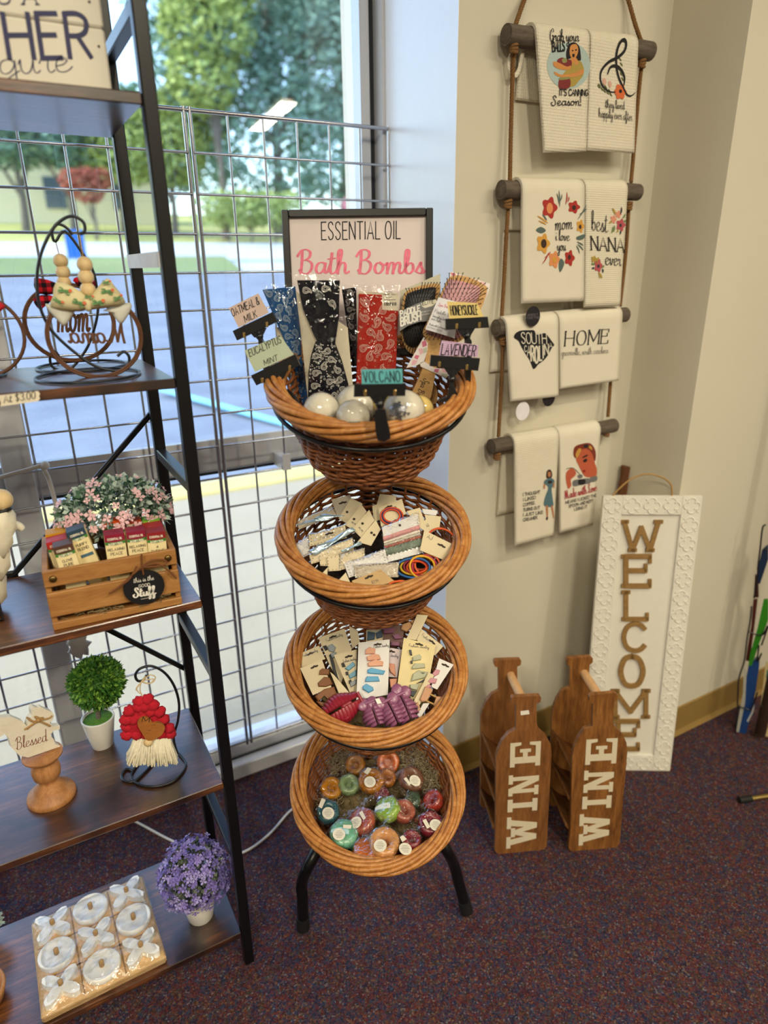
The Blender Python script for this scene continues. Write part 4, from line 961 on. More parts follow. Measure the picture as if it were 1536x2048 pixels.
def wrapf(u, v):
    x = (u-.5)*wB*1.01; y = (v-.5)*hB*1.01; e = min(min(u, 1-u), min(v, 1-v))
    z = .0172+.019*min(1, e*9)**.7+.002*math.sin(40*u+9*v)*math.sin(31*v-7*u)*min(1, e*8); return (x, y, z)
b = MB(); b.sheet(wrapf, 40, 40); b.add([(-wB*.503, -hB*.503, .0175), (wB*.503, -hB*.503, .0175), (wB*.503, -hB*.503, .001), (-wB*.503, -hB*.503, .001)], [[3, 2, 1, 0]]); part('shrink_wrap', b, film('shrink_film', .10, .08, .9, 70), t, False)
m_knob = flat('white_enamel', 'e9e8e2', .35, vary=.02); m_cork = wood('cork_peg', ('8a6a44', 'a38256', 'b89768'), 2, 30, 3, .7)
def cross_piece(M, lab):
    t = thing('game_cross', lab, 'game piece', M=M, group='white crosses on the game board')
    q = []
    for i in range(32):
        a = 2*PI*i/32; q.append((wB*.185*(.66+.34*math.cos(4*(a-PI/4)))*math.cos(a), wB*.185*(.66+.34*math.cos(4*(a-PI/4)))*math.sin(a)))
    b = MB(); b.prism(q, 0, .013, None); part('cross', b, m_knob, t, False)
    b = MB(); b.lathe([(.0045, .013), (.0045, .022), (.0035, .023), (0, .023)], 12); part('peg', b, m_cork, t, False); return t
def ring_piece(M, lab):
    t = thing('game_nought', lab, 'game piece', M=M, group='white noughts on the game board'); r = wB*.152
    b = MB(); b.lathe([(r*.95, 0), (r, .003), (r, .012), (r*.93, .014), (r*.85, .012), (r*.3, .0095), (0, .0095)], 28); part('disc', b, m_knob, t, False)
    b = MB(); b.lathe([(.0045, .0095), (.0045, .022), (.0035, .023), (0, .023)], 12); part('peg', b, m_cork, t, False); return t
rowsn = ('near', 'middle', 'far'); coln = ('left', 'centre', 'right')
px9 = [[(330, 1010), (565, 905), (783, 800)], [(300, 845), (525, 740), (735, 645)], [(275, 680), (485, 590), (695, 500)]]
proto = {}
for r_ in range(3):
    for c_ in range(3):
        p = onz(zt+.004, cc(px9[r_][c_])[0]); rel = MB_.inverted() @ p; x = max(-wB/2+wB*.16, min(wB/2-wB*.16, rel.x)); y = max(-hB/2+hB*.16, min(hB/2-hB*.16, rel.y))
        M = MB_ @ Matrix.Translation(((c_-1)*wB*.325, (r_-1)*hB*.325, .0172))
        X_ = (r_+c_) % 2 == 0; lab = 'white wooden %s with a cork peg, %s row, %s of the board' % ('cross' if X_ else 'nought', rowsn[r_], coln[c_])
        if X_ not in proto: proto[X_] = cross_piece(M, lab) if X_ else ring_piece(M, lab)
        else: copy_tree(proto[X_], M, lab)
# lavender ball plant
pv = on_shelf(4, cc((1102, 632))[0]); PVp = facing(pv)
t = thing('potted_plant', 'purple lavender ball plant in a white pot on the bottom shelf', 'plant', tuple(pv))
hp = .06; b = MB(); pot(b, pv, .026, .034, hp); part('pot', b, m_pot, t)
cb = PVp.at(cc((1062, 405))[0]); m_lav = [flat('lavender_petal', '7a6cb4', .85, vary=.18, scale=150), flat('lavender_petal_light', '9f95d0', .85, vary=.15, scale=150), flat('lavender_leaf', '66705e', .8, vary=.2, scale=150)]
cb = V((pv.x*.5+cb.x*.5, pv.y*.5+cb.y*.5, cb.z)); b = MB()
for i in range(900):
    n = rnd(); b.mat(2); leaf(b, cb+n*.066*random.uniform(.45, .9), n+rnd()*.7, .012, .008, 0)
for i in range(760):
    n = rnd(); b.mat(0 if random.random() < .62 else 1); petals(b, cb+n*.071*random.uniform(.82, 1.04), n+rnd()*.5, random.uniform(.006, .009), 4)
b.mat(2); b.tube([pv+V((0, 0, .045)), cb], .006, 6); part('flowers', b, m_lav, t)
# things cut by the left edge of the bottom shelf
b = MB(); p = onz(zb, (-45, 2010)); b.lathe([(.03, .0004), (.045, .006), (.052, .03), (.05, .036), (.046, .034), (.04, .008), (0, .006)], 32, p); solo('wooden_bowl', b, m_ped, 'turned wooden bowl at the left end of the bottom shelf, cut by the frame', 'bowl')
b = MB(); p = onz(zb, (-28, 1892)); b.lathe([(.02, .0004), (.026, .03), (.024, .03), (0, .028)], 20, p)
b.mat(1)
for i in range(160): n = rnd(); n.z = abs(n.z); leaf(b, p+V((0, 0, .045))+n*.022, n+rnd()*.4, .022, .012, .1)
solo('leafy_sprig', b, [m_pot, m_frost], 'pale green leafy sprig at the left end of the bottom shelf, cut by the frame', 'plant')
# white cable behind the rack and along the carpet
fl = lambda *pts: [tuple(EYE+ray(*p)*((.004-H)/ray(*p).z)) for p in pts]
m_cable = flat('white_cable', 'd9d6d2', .5)
b = MB(); b.tube(smooth_path(fl((150, 1585), (265, 1640), (345, 1682), (430, 1716), (490, 1703), (540, 1667), (585, 1618), (640, 1590), (690, 1600)), 6), .003, 8); solo('power_cord', b, m_cable, 'white cord lying on the carpet between the shelf rack and the basket stand', 'cord')
PK = Plane((0, 1.47, 1), (1, 0, 0), (0, 0, 1)); b = MB(); trace(b, PK, [(-60, 975), (0, 955), (60, 938), (90, 928)], .0045, 8, 4); trace(b, PK, [(84, 932), (98, 960), (112, 1010), (124, 1062), (140, 1160), (160, 1270)], .0045, 8, 4); b.ball(PK.at((90, 931)), .009, 10, 8)
b.ball(PK.at((158, 1290)), (.022, .008, .03), 14, 10, lambda n: 1+.25*math.sin(8*n.x+11*n.z)); solo('hanging_cable', b, m_cable, 'bent white cable with a crumpled end hanging between rack and window', 'cable')
# ---------------------------------------------------------------- towel ladder on the pier
YC, RR = 1.216, .0185
YF = YC-RR-.0065                                 # front face of the hanging towels
PTW = Plane((0, YF, 0), (1, 0, 0), (0, 0, 1)); PRG = Plane((0, YC, 0), (1, 0, 0), (0, 0, 1))
m_rung = wood('grey_branch', ('453c33', '5c5146', '71665a'), 0, 12, 8, .8, .5)
RUNG = [((1012, 70), (1300, 103)), ((1002, 380), (1275, 384)), ((992, 656), (1250, 629)), ((982, 893), (1228, 851))]
ladder = thing('towel_ladder', 'rope ladder of four grey branches hung on the beige pier', 'towel ladder', (1.16, 1.23, .95))
RZ = []
for i, (a, c) in enumerate(RUNG):
    a, c = PRG.at(a), PRG.at(c); RZ.append((a, c)); b = MB()
    pts = [a+(c-a)*k/10+V((0, math.sin(k*1.7+i)*.0006, math.cos(k*2.1+i)*.0008)) for k in range(11)]
    b.tube(pts, lambda q: RR*(1+.03*math.sin(9*q+i)), 16); b.ball(a, (.002, RR*.8, RR*.8), 12, 6)
    part('rung', b, m_rung, ladder)
def rung_z(i, x): a, c = RZ[i]; return a.z+(c.z-a.z)*(x-a.x)/(c.x-a.x)
m_rope = flat('jute_rope', '7d5a34', .95, vary=.3, scale=400, bump=.5, bscale=900)
def rope(b, pts, r=.0042, pitch=.017):
    P = [V(p) for p in smooth_path([tuple(p) for p in pts], 10)]; L = [0]
    for p, q in zip(P, P[1:]): L.append(L[-1]+(q-p).length)
    n = max(8, int(L[-1]/pitch*7))
    def at(s):
        for i in range(len(L)-1):
            if L[i+1] >= s: f = (s-L[i])/max(L[i+1]-L[i], 1e-9); return P[i].lerp(P[i+1], f)
        return P[-1]
    for k in range(3):
        path = []
        for i in range(n+1):
            s = L[-1]*i/n; a = 2*PI*(s/pitch+k/3); c = at(s); t = (at(min(s+.002, L[-1]))-at(max(s-.002, 0))).normalized(); u = t.cross(V((0, 1, 0))).normalized(); v = t.cross(u)
            path.append(c+u*(math.cos(a)*r*.55)+v*(math.sin(a)*r*.55))
        b.tube(path, r*.62, 6)
ytop = 1.236
def RP(px, y=YC): return Plane((0, y, 0), (1, 0, 0), (0, 0, 1)).at(px)
segs = [[RP((1062, -30), ytop), RP((1047, 5), ytop-.004), RP((1031, 50), YC)], [RP((1029, 88), YC), RP((1026, 130), YC+.006), RP((1022, 250), YC+.008), RP((1020, 362), YC)], [RP((1017, 402), YC), RP((1011, 500), YC+.006), RP((1008, 560), YC+.006), RP((1003, 640), YC)],
        [RP((1006, 676), YC), RP((1003, 760), YC+.004), RP((997, 873), YC)],
        [RP((1238, -60), ytop), RP((1258, 5), ytop-.004), RP((1271, 50), YC+.004), RP((1282, 82), YC)], [RP((1284, 122), YC), RP((1276, 200), YC+.008), RP((1266, 320), YC+.008), RP((1262, 365), YC)], [RP((1258, 404), YC), RP((1252, 500), YC+.008), RP((1240, 612), YC)], [RP((1232, 648), YC+.004), RP((1221, 765), YC+.004), RP((1216, 833), YC)]]
for s in segs: b = MB(); rope(b, s); part('rope', b, m_rope, ladder)
for px in ((1028, 97), (1016, 408), (1006, 682), (994, 912), (1284, 127), (1258, 412), (1234, 652), (1213, 866)):
    b = MB(); c = RP(px, YC-.004)
    for k in range(3): b.tube([c+V((.0065*math.cos(a), .005*math.sin(a), (k-1)*.005+.002*math.sin(a+k))) for a in [2*PI*j/12 for j in range(12)]], .0034, 6, True)
    b.ball(c, .005, 8, 6); part('knot', b, m_rope, ladder)
m_tow = [cloth('waffle_towel', 'ded7c4', 'waffle', 1150, .42), cloth('plain_towel', 'dfd8c6', 'fine', 260, .25), cloth('ribbed_towel', 'ddd6c2', 'rib', 1400, .28)]
def wave(x, z): return .0004*math.sin(x*60+z*9)
def FN(x, z, h): return V((x, YF-wave(x, z)-h, z))
def towel(label, rung, quad, mat, zback, loop=None):
    """folded towel hung over a rung: quad = where its front's corners fall (tl, tr, br, bl)"""
    tl, tr, br, bl = [PTW.uv(p) for p in quad]
    xm = (tl[0]+tr[0])/2; zr = rung_z(rung, xm); th = .0055; R1 = YC-YF
    def X(u, z): f = (zr-z)/max(zr-(bl[1]+br[1])/2, .01); f = max(0, min(1, f)); a = tl[0]+(bl[0]-tl[0])*f; c = tr[0]+(br[0]-tr[0])*f; return a+(c-a)*u
    def prof(u, v, inset):
        R = R1-inset
        zb = bl[1]+(br[1]-bl[1])*u; zru = rung_z(rung, tl[0]+(tr[0]-tl[0])*u)
        if v < .5: z = zb+(zru-zb)*v/.5; x = X(u, z); return V((x, YC-R-wave(x, z)*min(1, (zru-z)/.03+.0), z))
        if v < .7: a = PI*(v-.5)/.2; return V((X(u, zru), YC-R*math.cos(a), zru+R*math.sin(a)))
        z = zru+(zback-zru)*(v-.7)/.3; return V((X(u, zru)-.004*(v-.7)/.3, YC+R, z))
    e = .03
    def rnd_(u): return u
    b = MB(); b.slab(lambda u, v: prof(u, v, 0), lambda u, v: prof(u, v, th), 14, 40)
    t = thing('tea_towel', label, 'towel', tuple(prof(.5, .7, 0)), group='tea towels on the rope ladder')
    part('cloth', b, mat, t)
    if loop:
        b = MB(); q = [V((p.x, YC+.012, p.z)) for p in [PTW.at(p) for p in loop]]; 
        b.tube(smooth_path([tuple(p) for p in q], 4), .0052, 8, rz=.35); part('hanging_loop', b, mat, t)
    return t
INK = flat('print_black', '19181c', .8)
def art(t, items, mats, name='print'):
    b = MB()
    for it in items:
        b.mat(it[0]); k = it[1]
        if k == 'p': patch(b, PTW, it[2], it[3] if len(it) > 3 else .0008, True, 3, FN)
        elif k == 'l': ribbon(b, PTW, smooth_path([PTW.uv(p) for p in it[2]], 4), it[3], 0, None, 0, .0016, FN, it[4] if len(it) > 4 else 0)
        elif k == 't': text(b, PTW, it[2], it[3], it[4], it[5], lift=.0018, fn=FN, **it[6])
    part(name, b, mats, t)
def pm(c): return flat('print_'+c, c, .85, vary=.05, scale=300)
# -- first rung
cc = crop(960, 0, 4.042)
t = towel('tea towel with canning lady print, top rung left', 0, ((1074, 42), (1182, 52), (1173, 303), (1089, 305)), m_tow[0], RZ[0][0].z-.10, loop=((1066, 80), (1050, 95), (1043, 118), (1048, 138), (1058, 140), (1066, 120), (1072, 85)))
q = lambda *p: cc(*p)
ov = [q((715+175*math.cos(a), 530+190*math.sin(a)))[0] for a in [2*PI*k/20 for k in range(20)]]
art(t, [(0, 'p', ov, .0006), (1, 'p', q((700, 480), (695, 420), (720, 355), (765, 345), (800, 380), (810, 440), (810, 490), (770, 495), (740, 470)), .0009),
        (2, 'p', q((722, 400), (735, 365), (775, 360), (790, 400), (780, 450), (750, 480), (725, 450)), .0011), (2, 'p', q((730, 470), (775, 470), (790, 520), (735, 520)), .0010),
        (3, 'p', q((735, 520), (800, 490), (835, 550), (830, 610), (790, 660), (750, 700), (650, 700), (660, 620), (700, 560)), .0010),
        (2, 'p', q((590, 500), (640, 510), (700, 540), (730, 530), (725, 560), (660, 565), (600, 540)), .0013), (2, 'p', q((600, 580), (660, 605), (760, 590), (830, 560), (825, 600), (740, 625), (650, 625), (605, 605)), .0013),
        (4, 'p', q((620, 490), (660, 465), (700, 480), (735, 490), (735, 540), (700, 560), (640, 540)), .0012), (4, 'p', q((640, 640), (720, 630), (720, 710), (640, 715)), .0014), (5, 'p', q((660, 480), (690, 470), (700, 500), (670, 510)), .0014), (5, 'p', q((640, 630), (715, 622), (715, 640), (640, 648)), .0016),
        (1, 'p', q((738, 408), (750, 405), (750, 414), (740, 416)), .0014), (1, 'p', q((765, 402), (777, 400), (778, 409), (766, 411)), .0014), (1, 'p', q((742, 440), (760, 438), (758, 462), (745, 462)), .0014)],
    [pm('a9bcb8'), pm('221a1c'), pm('c98a4e'), pm('a89248'), pm('7a3030'), pm('8a8a56')])
art(t, [(0, 't', 'Grab your', *q((562, 330), (795, 335), (560, 235)), dict(t=.1, script=True, contrast=.4)), (0, 't', 'BALLS', *q((582, 418), (682, 412), (580, 340)), dict(t=.16, gap=.1)),
        (0, 't', "IT'S CANNING", *q((640, 772), (868, 775), (640, 722)), dict(t=.17, gap=.1)), (0, 't', 'Season!', *q((575, 850), (812, 852), (572, 775)), dict(t=.13, script=True, contrast=.4))], [INK], 'lettering')
t = towel('tea towel with black ampersand and orange flower, top rung right', 0, ((1184, 53), (1279, 72), (1269, 306), (1174, 300)), m_tow[0], RZ[0][0].z-.15)
fl = [q((1130+46*(1+.12*math.cos(6*a))*math.cos(a), 742+60*(1+.12*math.cos(6*a))*math.sin(a)))[0] for a in [2*PI*k/24 for k in range(24)]]
leafs = []
for x, y in ((965, 690), (985, 720), (1005, 735), (1030, 750), (1055, 765), (990, 690), (1015, 705), (1130, 480), (1140, 520), (1125, 545), (1140, 600), (1150, 640), (960, 700), (1045, 735)): leafs.append((2, 'p', q((x-12, y-14), (x, y-10), (x+12, y+14), (x-2, y+8)), .0009))
art(t, [(0, 'l', q((1250, 750), (1220, 775), (1185, 765), (1150, 700), (1115, 620), (1098, 530), (1100, 430), (1125, 350), (1160, 322), (1178, 350), (1165, 410), (1110, 465), (1040, 500), (985, 560), (970, 620), (985, 690), (1040, 740), (1090, 745)), .0062, .75),
        (0, 'l', q((1028, 600), (1050, 545), (1095, 535), (1140, 570), (1165, 630), (1160, 690)), .0058, .6)]+leafs+[(3, 'p', q((990, 640), (1005, 632), (1020, 665), (1005, 690), (992, 670)), .0011), (3, 'p', q((1035, 665), (1050, 655), (1062, 690), (1045, 710)), .0011), (1, 'p', fl, .0013), (0, 'p', q((1120, 728), (1138, 726), (1142, 748), (1122, 752)), .0016)],
    [INK, pm('d0683a'), pm('5e6238'), pm('d3a596')])
art(t, [(0, 't', 'they lived', *q((1010, 870), (1165, 885), (1008, 800)), dict(t=.08, script=True, contrast=.4)), (0, 't', 'happily ever after', *q((958, 945), (1228, 975), (955, 870)), dict(t=.07, script=True, contrast=.4))], [INK], 'lettering')
# -- second rung
cc = crop(960, 330, 4.042)
t = towel('plain tea towel with round flower wreath print, second rung left', 1, ((1046, 360), (1171, 362), (1168, 602), (1045, 607)), m_tow[1], RZ[1][0].z-.075)
def blossom(c, rx, ry, lobes=5, k=.18, rot=0): return [q((c[0]+rx*(1+k*math.cos(lobes*a+rot))*math.cos(a), c[1]+ry*(1+k*math.cos(lobes*a+rot))*math.sin(a)))[0] for a in [2*PI*i/30 for i in range(30)]]
it = []
for c, rx, ry, m in (((560, 345), 56, 78, 0), ((757, 340), 42, 46, 0), ((722, 752), 36, 58, 0), ((508, 635), 48, 72, 1), ((808, 495), 28, 48, 1), ((598, 765), 42, 62, 2)): it.append((m, 'p', blossom(c, rx, ry), .0009))
for c, r1, r2, m in (((560, 350), 26, 44, 2), ((757, 345), 15, 20, 4), ((720, 745), 12, 20, 4), ((512, 635), 22, 36, 4), ((806, 500), 10, 18, 4), ((600, 765), 16, 26, 1)): it.append((m, 'p', blossom(c, r1, r2, 4, 0), .0014))
for x0, y0, x1, y1, m in ((640, 340, 635, 205, 3), (640, 300, 660, 235, 3), (635, 310, 618, 230, 3), (690, 320, 700, 220, 0), (705, 300, 715, 255, 0), (785, 440, 855, 325, 3), (800, 400, 860, 350, 3), (545, 470, 460, 410, 1), (530, 480, 470, 450, 1), (535, 450, 500, 400, 3), (785, 640, 830, 690, 3), (780, 620, 830, 650, 3), (775, 650, 800, 715, 3), (550, 710, 500, 800, 0), (565, 700, 520, 750, 0)): it.append((m, 'l', q((x0, y0), ((x0+x1)/2+5, (y0+y1)/2), (x1, y1)), .0028, .8))
for pts in (((450, 525), (490, 500), (530, 530), (490, 552)), ((780, 580), (850, 560), (830, 600), (785, 605)), ((642, 865), (635, 790), (655, 755), (680, 790), (665, 840))): it.append((3, 'p', q(*pts), .001))
art(t, it, [pm('a8322c'), pm('d09a44'), pm('d88e5a'), pm('566662'), pm('3c2a24')])
art(t, [(0, 't', 'mom', *q((605, 525), (745, 515), (603, 405)), dict(t=.07, script=True, contrast=.5)), (0, 't', 'i love', *q((608, 608), (722, 612), (605, 520)), dict(t=.08, script=True, contrast=.5)), (0, 't', 'you', *q((622, 692), (692, 690), (620, 600)), dict(t=.08, script=True, contrast=.5))], [INK], 'lettering')
t = towel('ribbed tea towel reading best NANA ever, second rung right', 1, ((1173, 361), (1257, 369), (1240, 612), (1170, 615)), m_tow[2], RZ[1][0].z-.08)
it = []
for c, rx, ry, m in (((1135, 485), 34, 45, 0), ((1075, 440), 22, 30, 1), ((1115, 400), 22, 28, 1), ((955, 815), 30, 48, 0), ((950, 775), 20, 26, 2), ((920, 760), 20, 24, 2)): it.append((m, 'p', blossom(c, rx, ry), .001))
for c in ((1132, 488), (955, 818)): it.append((4, 'p', blossom(c, 10, 14, 4, 0), .0014))
for x0, y0, x1, y1, m in ((1090, 400, 1065, 350, 2), (1130, 400, 1140, 340, 4), (1150, 430, 1170, 395, 3), (1160, 450, 1175, 460, 3), (1070, 500, 1060, 550, 3), (1080, 490, 1075, 540, 3), (1060, 450, 1040, 470, 2), (1110, 520, 1100, 545, 2), (1130, 530, 1128, 560, 4), (905, 790, 900, 740, 2), (925, 800, 898, 800, 3), (920, 830, 902, 835, 4), (980, 830, 1000, 810, 3), (985, 840, 990, 870, 4), (955, 870, 985, 915, 2), (960, 870, 965, 915, 2)): it.append((m, 'l', q((x0, y0), ((x0+x1)/2+4, (y0+y1)/2), (x1, y1)), .0048, .8))
art(t, it, [pm('b0505a'), pm('d69078'), pm('a89040'), pm('6d8450'), pm('34343c')])
art(t, [(0, 't', 'best', *q((900, 525), (1030, 545), (897, 365)), dict(t=.05, script=True, contrast=.5)), (0, 't', 'NANA', *q((897, 685), (1160, 703), (893, 575)), dict(t=.11, contrast=.6, serif=.09, gap=.14)), (0, 't', 'ever', *q((1010, 805), (1138, 815), (1005, 680)), dict(t=.07, script=True, contrast=.5))], [INK], 'lettering')
# -- third rung
cc = crop(950, 600, 4.389)
t = towel('tea towel with black state outline print, third rung left', 2, ((1015, 634), (1119, 618), (1117, 793), (1023, 803)), m_tow[1], RZ[2][0].z-.1)
art(t, [(0, 'p', q((338, 325), (355, 290), (400, 268), (470, 265), (515, 265), (530, 290), (550, 305), (610, 290), (640, 320), (670, 360), (692, 395), (670, 420), (640, 480), (600, 530), (560, 560), (545, 575), (530, 595), (510, 605), (495, 570), (475, 520), (440, 470), (405, 410), (380, 360), (360, 345)), .001)], [INK])
art(t, [(0, 't', 'SOUTH', *q((405, 380), (625, 385), (398, 285)), dict(t=.1, gap=.1)), (0, 't', 'C', *q((430, 455), (450, 453), (428, 402)), dict(t=.13)), (0, 't', 'A', *q((455, 488), (482, 486), (453, 405)), dict(t=.13)), (0, 't', 'R', *q((489, 535), (515, 533), (487, 405)), dict(t=.13)), (0, 't', 'O', *q((522, 552), (552, 550), (520, 410)), dict(t=.13)), (0, 't', 'L', *q((562, 530), (582, 528), (560, 405)), dict(t=.13)), (0, 't', 'I', *q((592, 510), (596, 508), (590, 400)), dict(t=.13)), (0, 't', 'N', *q((606, 480), (640, 478), (604, 388)), dict(t=.13)), (0, 't', 'A', *q((646, 420), (674, 418), (644, 378)), dict(t=.13))], [pm('d8d2c0')], 'lettering')
t2 = towel('tea towel reading HOME in black serif letters, third rung right', 2, ((1121, 620), (1247, 616), (1237, 761), (1121, 778)), m_tow[1], RZ[2][0].z-.12)
art(t2, [(0, 't', 'HOME', *q((785, 403), (1160, 378), (795, 275)), dict(t=.11, contrast=.65, serif=.08, gap=.16)), (0, 't', 'greenville, south carolina', *q((755, 490), (1165, 465), (752, 425)), dict(t=.05, script=True, contrast=.5))], [INK], 'lettering')
def disc_tag(c, r, m, lab, y, rot=0):
    pl = Plane((0, y, 0), (1, 0, 0), (0, 0, 1)); b = MB(); u = pl.uv(c); b.prism(oval(u, r, r*1.06, 28), 0, .0008, pl); t = thing('hang_tag', lab, 'tag', tuple(pl.at(c)), group='round tags on the towels')
    part('card', b, m, t); return t, pl
tg, pl = disc_tag(q((507, 143))[0], .0205, flat('tag_black', '201c22', .5), 'round black hang tag over the state outline towel', YF-.0065)
b = MB(); P_ = pl.up(.0008)
for y, w_ in ((135, 60), (160, 90)): text(b, P_, 'PERFECT' if w_ < 80 else 'TOGETHER', q((507-w_*.75, y+8))[0], q((507+w_*.75, y))[0], q((507-w_*.75, y-10))[0], .1)
part('lettering', b, flat('tag_grey', '8a8488', .6), tg)
b = MB(); b.tube([pl.at(q((520, 60))[0])+V((0, .0, 0)), V((pl.at(q((520, 60))[0]).x, YC, rung_z(2, 1.08)+RR+.009))], .0006, 5); part('string', b, m_twine, tg)
tg, pl = disc_tag(q((417, 975))[0], .0205, flat('tag_white', 'e6e4ea', .5), 'round white hang tag below the state outline towel', YF+.009)
b = MB(); b.tube([pl.at(q((417, 900))[0]), pl.at(q((417, 800))[0])], .0006, 5); part('string', b, m_twine, tg)
tg, pl = disc_tag(q((647, 860))[0], .019, MATS['tag_black'], 'round black hang tag peeking below the state outline towel', YF+.009)
b = MB(); b.tube([pl.at(q((647, 800))[0]), pl.at(q((647, 760))[0])], .0006, 5); part('string', b, m_twine, tg)
# -- fourth rung
cc = crop(950, 820, 4.389)
t = towel('tea towel with lady in blue dress print, bottom rung left', 3, ((1031, 868), (1120, 852), (1107, 1073), (1032, 1092)), m_tow[2], RZ[3][0].z-.19)
art(t, [(0, 'p', q((625, 595), (625, 550), (640, 525), (662, 525), (675, 555), (672, 590), (650, 600)), .0008), (1, 'p', q((638, 545), (660, 545), (662, 575), (650, 588), (638, 575)), .001), (2, 'p', q((608, 620), (640, 600), (672, 598), (695, 620), (690, 660), (670, 690), (680, 780), (682, 845), (605, 840), (615, 760), (640, 690), (628, 660), (604, 650)), .0009),
        (1, 'p', q((603, 650), (615, 650), (612, 688), (600, 685)), .001), (1, 'p', q((682, 640), (695, 640), (692, 680), (684, 680)), .001), (1, 'p', q((620, 845), (638, 845), (638, 940), (628, 945)), .001), (1, 'p', q((665, 845), (680, 845), (692, 940), (684, 945)), .001), (3, 'p', q((625, 940), (640, 940), (634, 965), (622, 962)), .001), (3, 'p', q((640, 620), (670, 620), (672, 640), (640, 645)), .0012)],
    [pm('3c2820'), pm('b0764e'), pm('4f6f78'), pm('2c2224')])
for y, wd, s in ((752, 150, 'I THOUGHT'), (798, 112, 'I LIKED'), (845, 105, 'COFFEE.'), (888, 148, 'TURNS OUT'), (930, 175, 'I JUST LIKE'), (975, 130, 'CREAMER.')):
    b = MB(); text(b, PTW, s, *q((418, y), (418+wd, y-22), (418, y-26)), .15, gap=.12, serif=.08, lift=.0018, fn=FN); part('lettering', b, INK, t)
t = towel('tea towel with lady in head scarf print, bottom rung right', 3, ((1121, 850), (1204, 838), (1186, 1050), (1121, 1066)), m_tow[1], RZ[3][0].z-.18)
art(t, [(0, 'p', q((865, 400), (870, 330), (920, 300), (1005, 290), (1050, 340), (1060, 400), (1050, 450), (1030, 400), (990, 345), (930, 350), (890, 420)), .0008), (1, 'p', q((885, 420), (930, 350), (990, 345), (1030, 395), (1045, 450), (1068, 520), (1060, 580), (1010, 590), (960, 580), (930, 530), (905, 480)), .001), (2, 'p', q((945, 440), (975, 425), (978, 448), (955, 458)), .0014), (2, 'p', q((940, 410), (980, 390), (985, 400), (945, 420)), .0014), (3, 'p', q((940, 530), (965, 525), (962, 545), (945, 545)), .0014),
        (1, 'p', q((795, 600), (805, 540), (850, 510), (885, 545), (875, 580), (840, 610), (845, 660), (815, 690)), .001), (4, 'p', q((860, 620), (930, 605), (1005, 600), (1010, 640), (930, 655), (865, 670)), .0012), (5, 'p', q((905, 615), (960, 607), (960, 648), (910, 655)), .0014), (4, 'p', q((1010, 590), (1068, 580), (1065, 620), (1015, 630)), .0012), (2, 'l', q((800, 515), (860, 510), (925, 570)), .0014), (4, 'p', q((900, 570), (940, 568), (935, 595), (905, 598)), .0012), (6, 'p', q((880, 390), (905, 340), (930, 345), (895, 420)), .0012), (6, 'p', q((990, 310), (1020, 320), (1025, 350), (1000, 335)), .0012), (5, 'p', q((950, 310), (980, 300), (1000, 320), (960, 330)), .0012)],
    [pm('7a3020'), pm('b85a3c'), pm('241a1a'), pm('8a1c20'), pm('6c6c6c'), pm('201e20'), pm('c09040')])
art(t, [(0, 't', 'Made with Love', *q((788, 780), (1068, 705), (780, 705)), dict(t=.1, script=True, contrast=.4))], [pm('a83840')], 'lettering')
for y, x0, x1, s in ((825, 792, 1060, 'MEANS I LICKED THE'), (858, 820, 1035, 'SPOON AND KEPT'), (885, 868, 980, 'USING IT')):
    b = MB(); text(b, PTW, s, *q((x0, y), (x1, y-(x1-x0)*.25), (x0, y-26)), .15, gap=.12, lift=.0018, fn=FN); part('lettering', b, INK, t)
# ---------------------------------------------------------------- white WELCOME sign leaning in the corner
cc = crop(1140, 900, 3.103)
BLs, BRs = V((1.2307, 1.074, .0008)), V((1.4433, .944, .0008))
dT = ray(1192, 992)*1.70; TL = EYE+dT
xw = (BRs-BLs).normalized(); WW = (BRs-BLs).length; PWs = Plane(BLs, xw, TL-BLs); HW = (TL-BLs).dot(PWs.y); WN = Plane(PWs.o, PWs.x, PWs.y)
M = Matrix(((xw.x, PWs.y.x, PWs.n.x, BLs.x), (xw.y, PWs.y.y, PWs.n.y, BLs.y), (xw.z, PWs.y.z, PWs.n.z, BLs.z), (0, 0, 0, 1)))
t = thing('welcome_sign', 'tall white vertical WELCOME sign with quatrefoil border, leaning in the corner', 'sign', M=M)
m_ws = flat('sign_white_paint', 'dcd8cc', .5, vary=.02)
BD = WW/5
b = MB(); T_ = .013
for a, c in (((0, 0), (BD, HW)), ((WW-BD, 0), (WW, HW)), ((BD, 0), (WW-BD, BD)), ((BD, HW-BD), (WW-BD, HW))): b.span((a[0], a[1], -T_), (c[0], c[1], 0), .0012)
part('frame', b, m_ws, t, False)
part('panel', MB().span((BD*.96, BD*.96, -T_), (WW-BD*.96, HW-BD*.96, -.007)), m_ws, t, False)
b = MB(); nV = round(HW/BD); pv_ = HW/nV
def quatre(cx_, cy_, s):
    for i in range(4):
        a0 = PI/2*i; ox, oy = math.cos(a0)*s*.24, math.sin(a0)*s*.24
        arc = [(cx_+ox+math.cos(a0+f)*s*.215, cy_+oy+math.sin(a0+f)*s*.215, .0004) for f in [(-1+2*k/8)*2.05 for k in range(9)]]
        b.tube(arc, .0017, 6)
        d_ = a0+PI/4; b.tube([(cx_+math.cos(d_)*s*.30, cy_+math.sin(d_)*s*.30, .0003), (cx_+math.cos(d_)*s*.56, cy_+math.sin(d_)*s*.56, .0003)], .0014, 6)
for j in range(nV):
    for i in range(5):
        if i in (0, 4) or j in (0, nV-1): quatre(BD*(i+.5), pv_*(j+.5), BD*.9)
part('lattice_relief', b, m_ws, t, False)
m_let = wood('letter_wood', ('7a5c30', '8d6c3c', '9d7b48'), 0, 30, 3, .6, .1)
PL = PWs.up(-.0068)
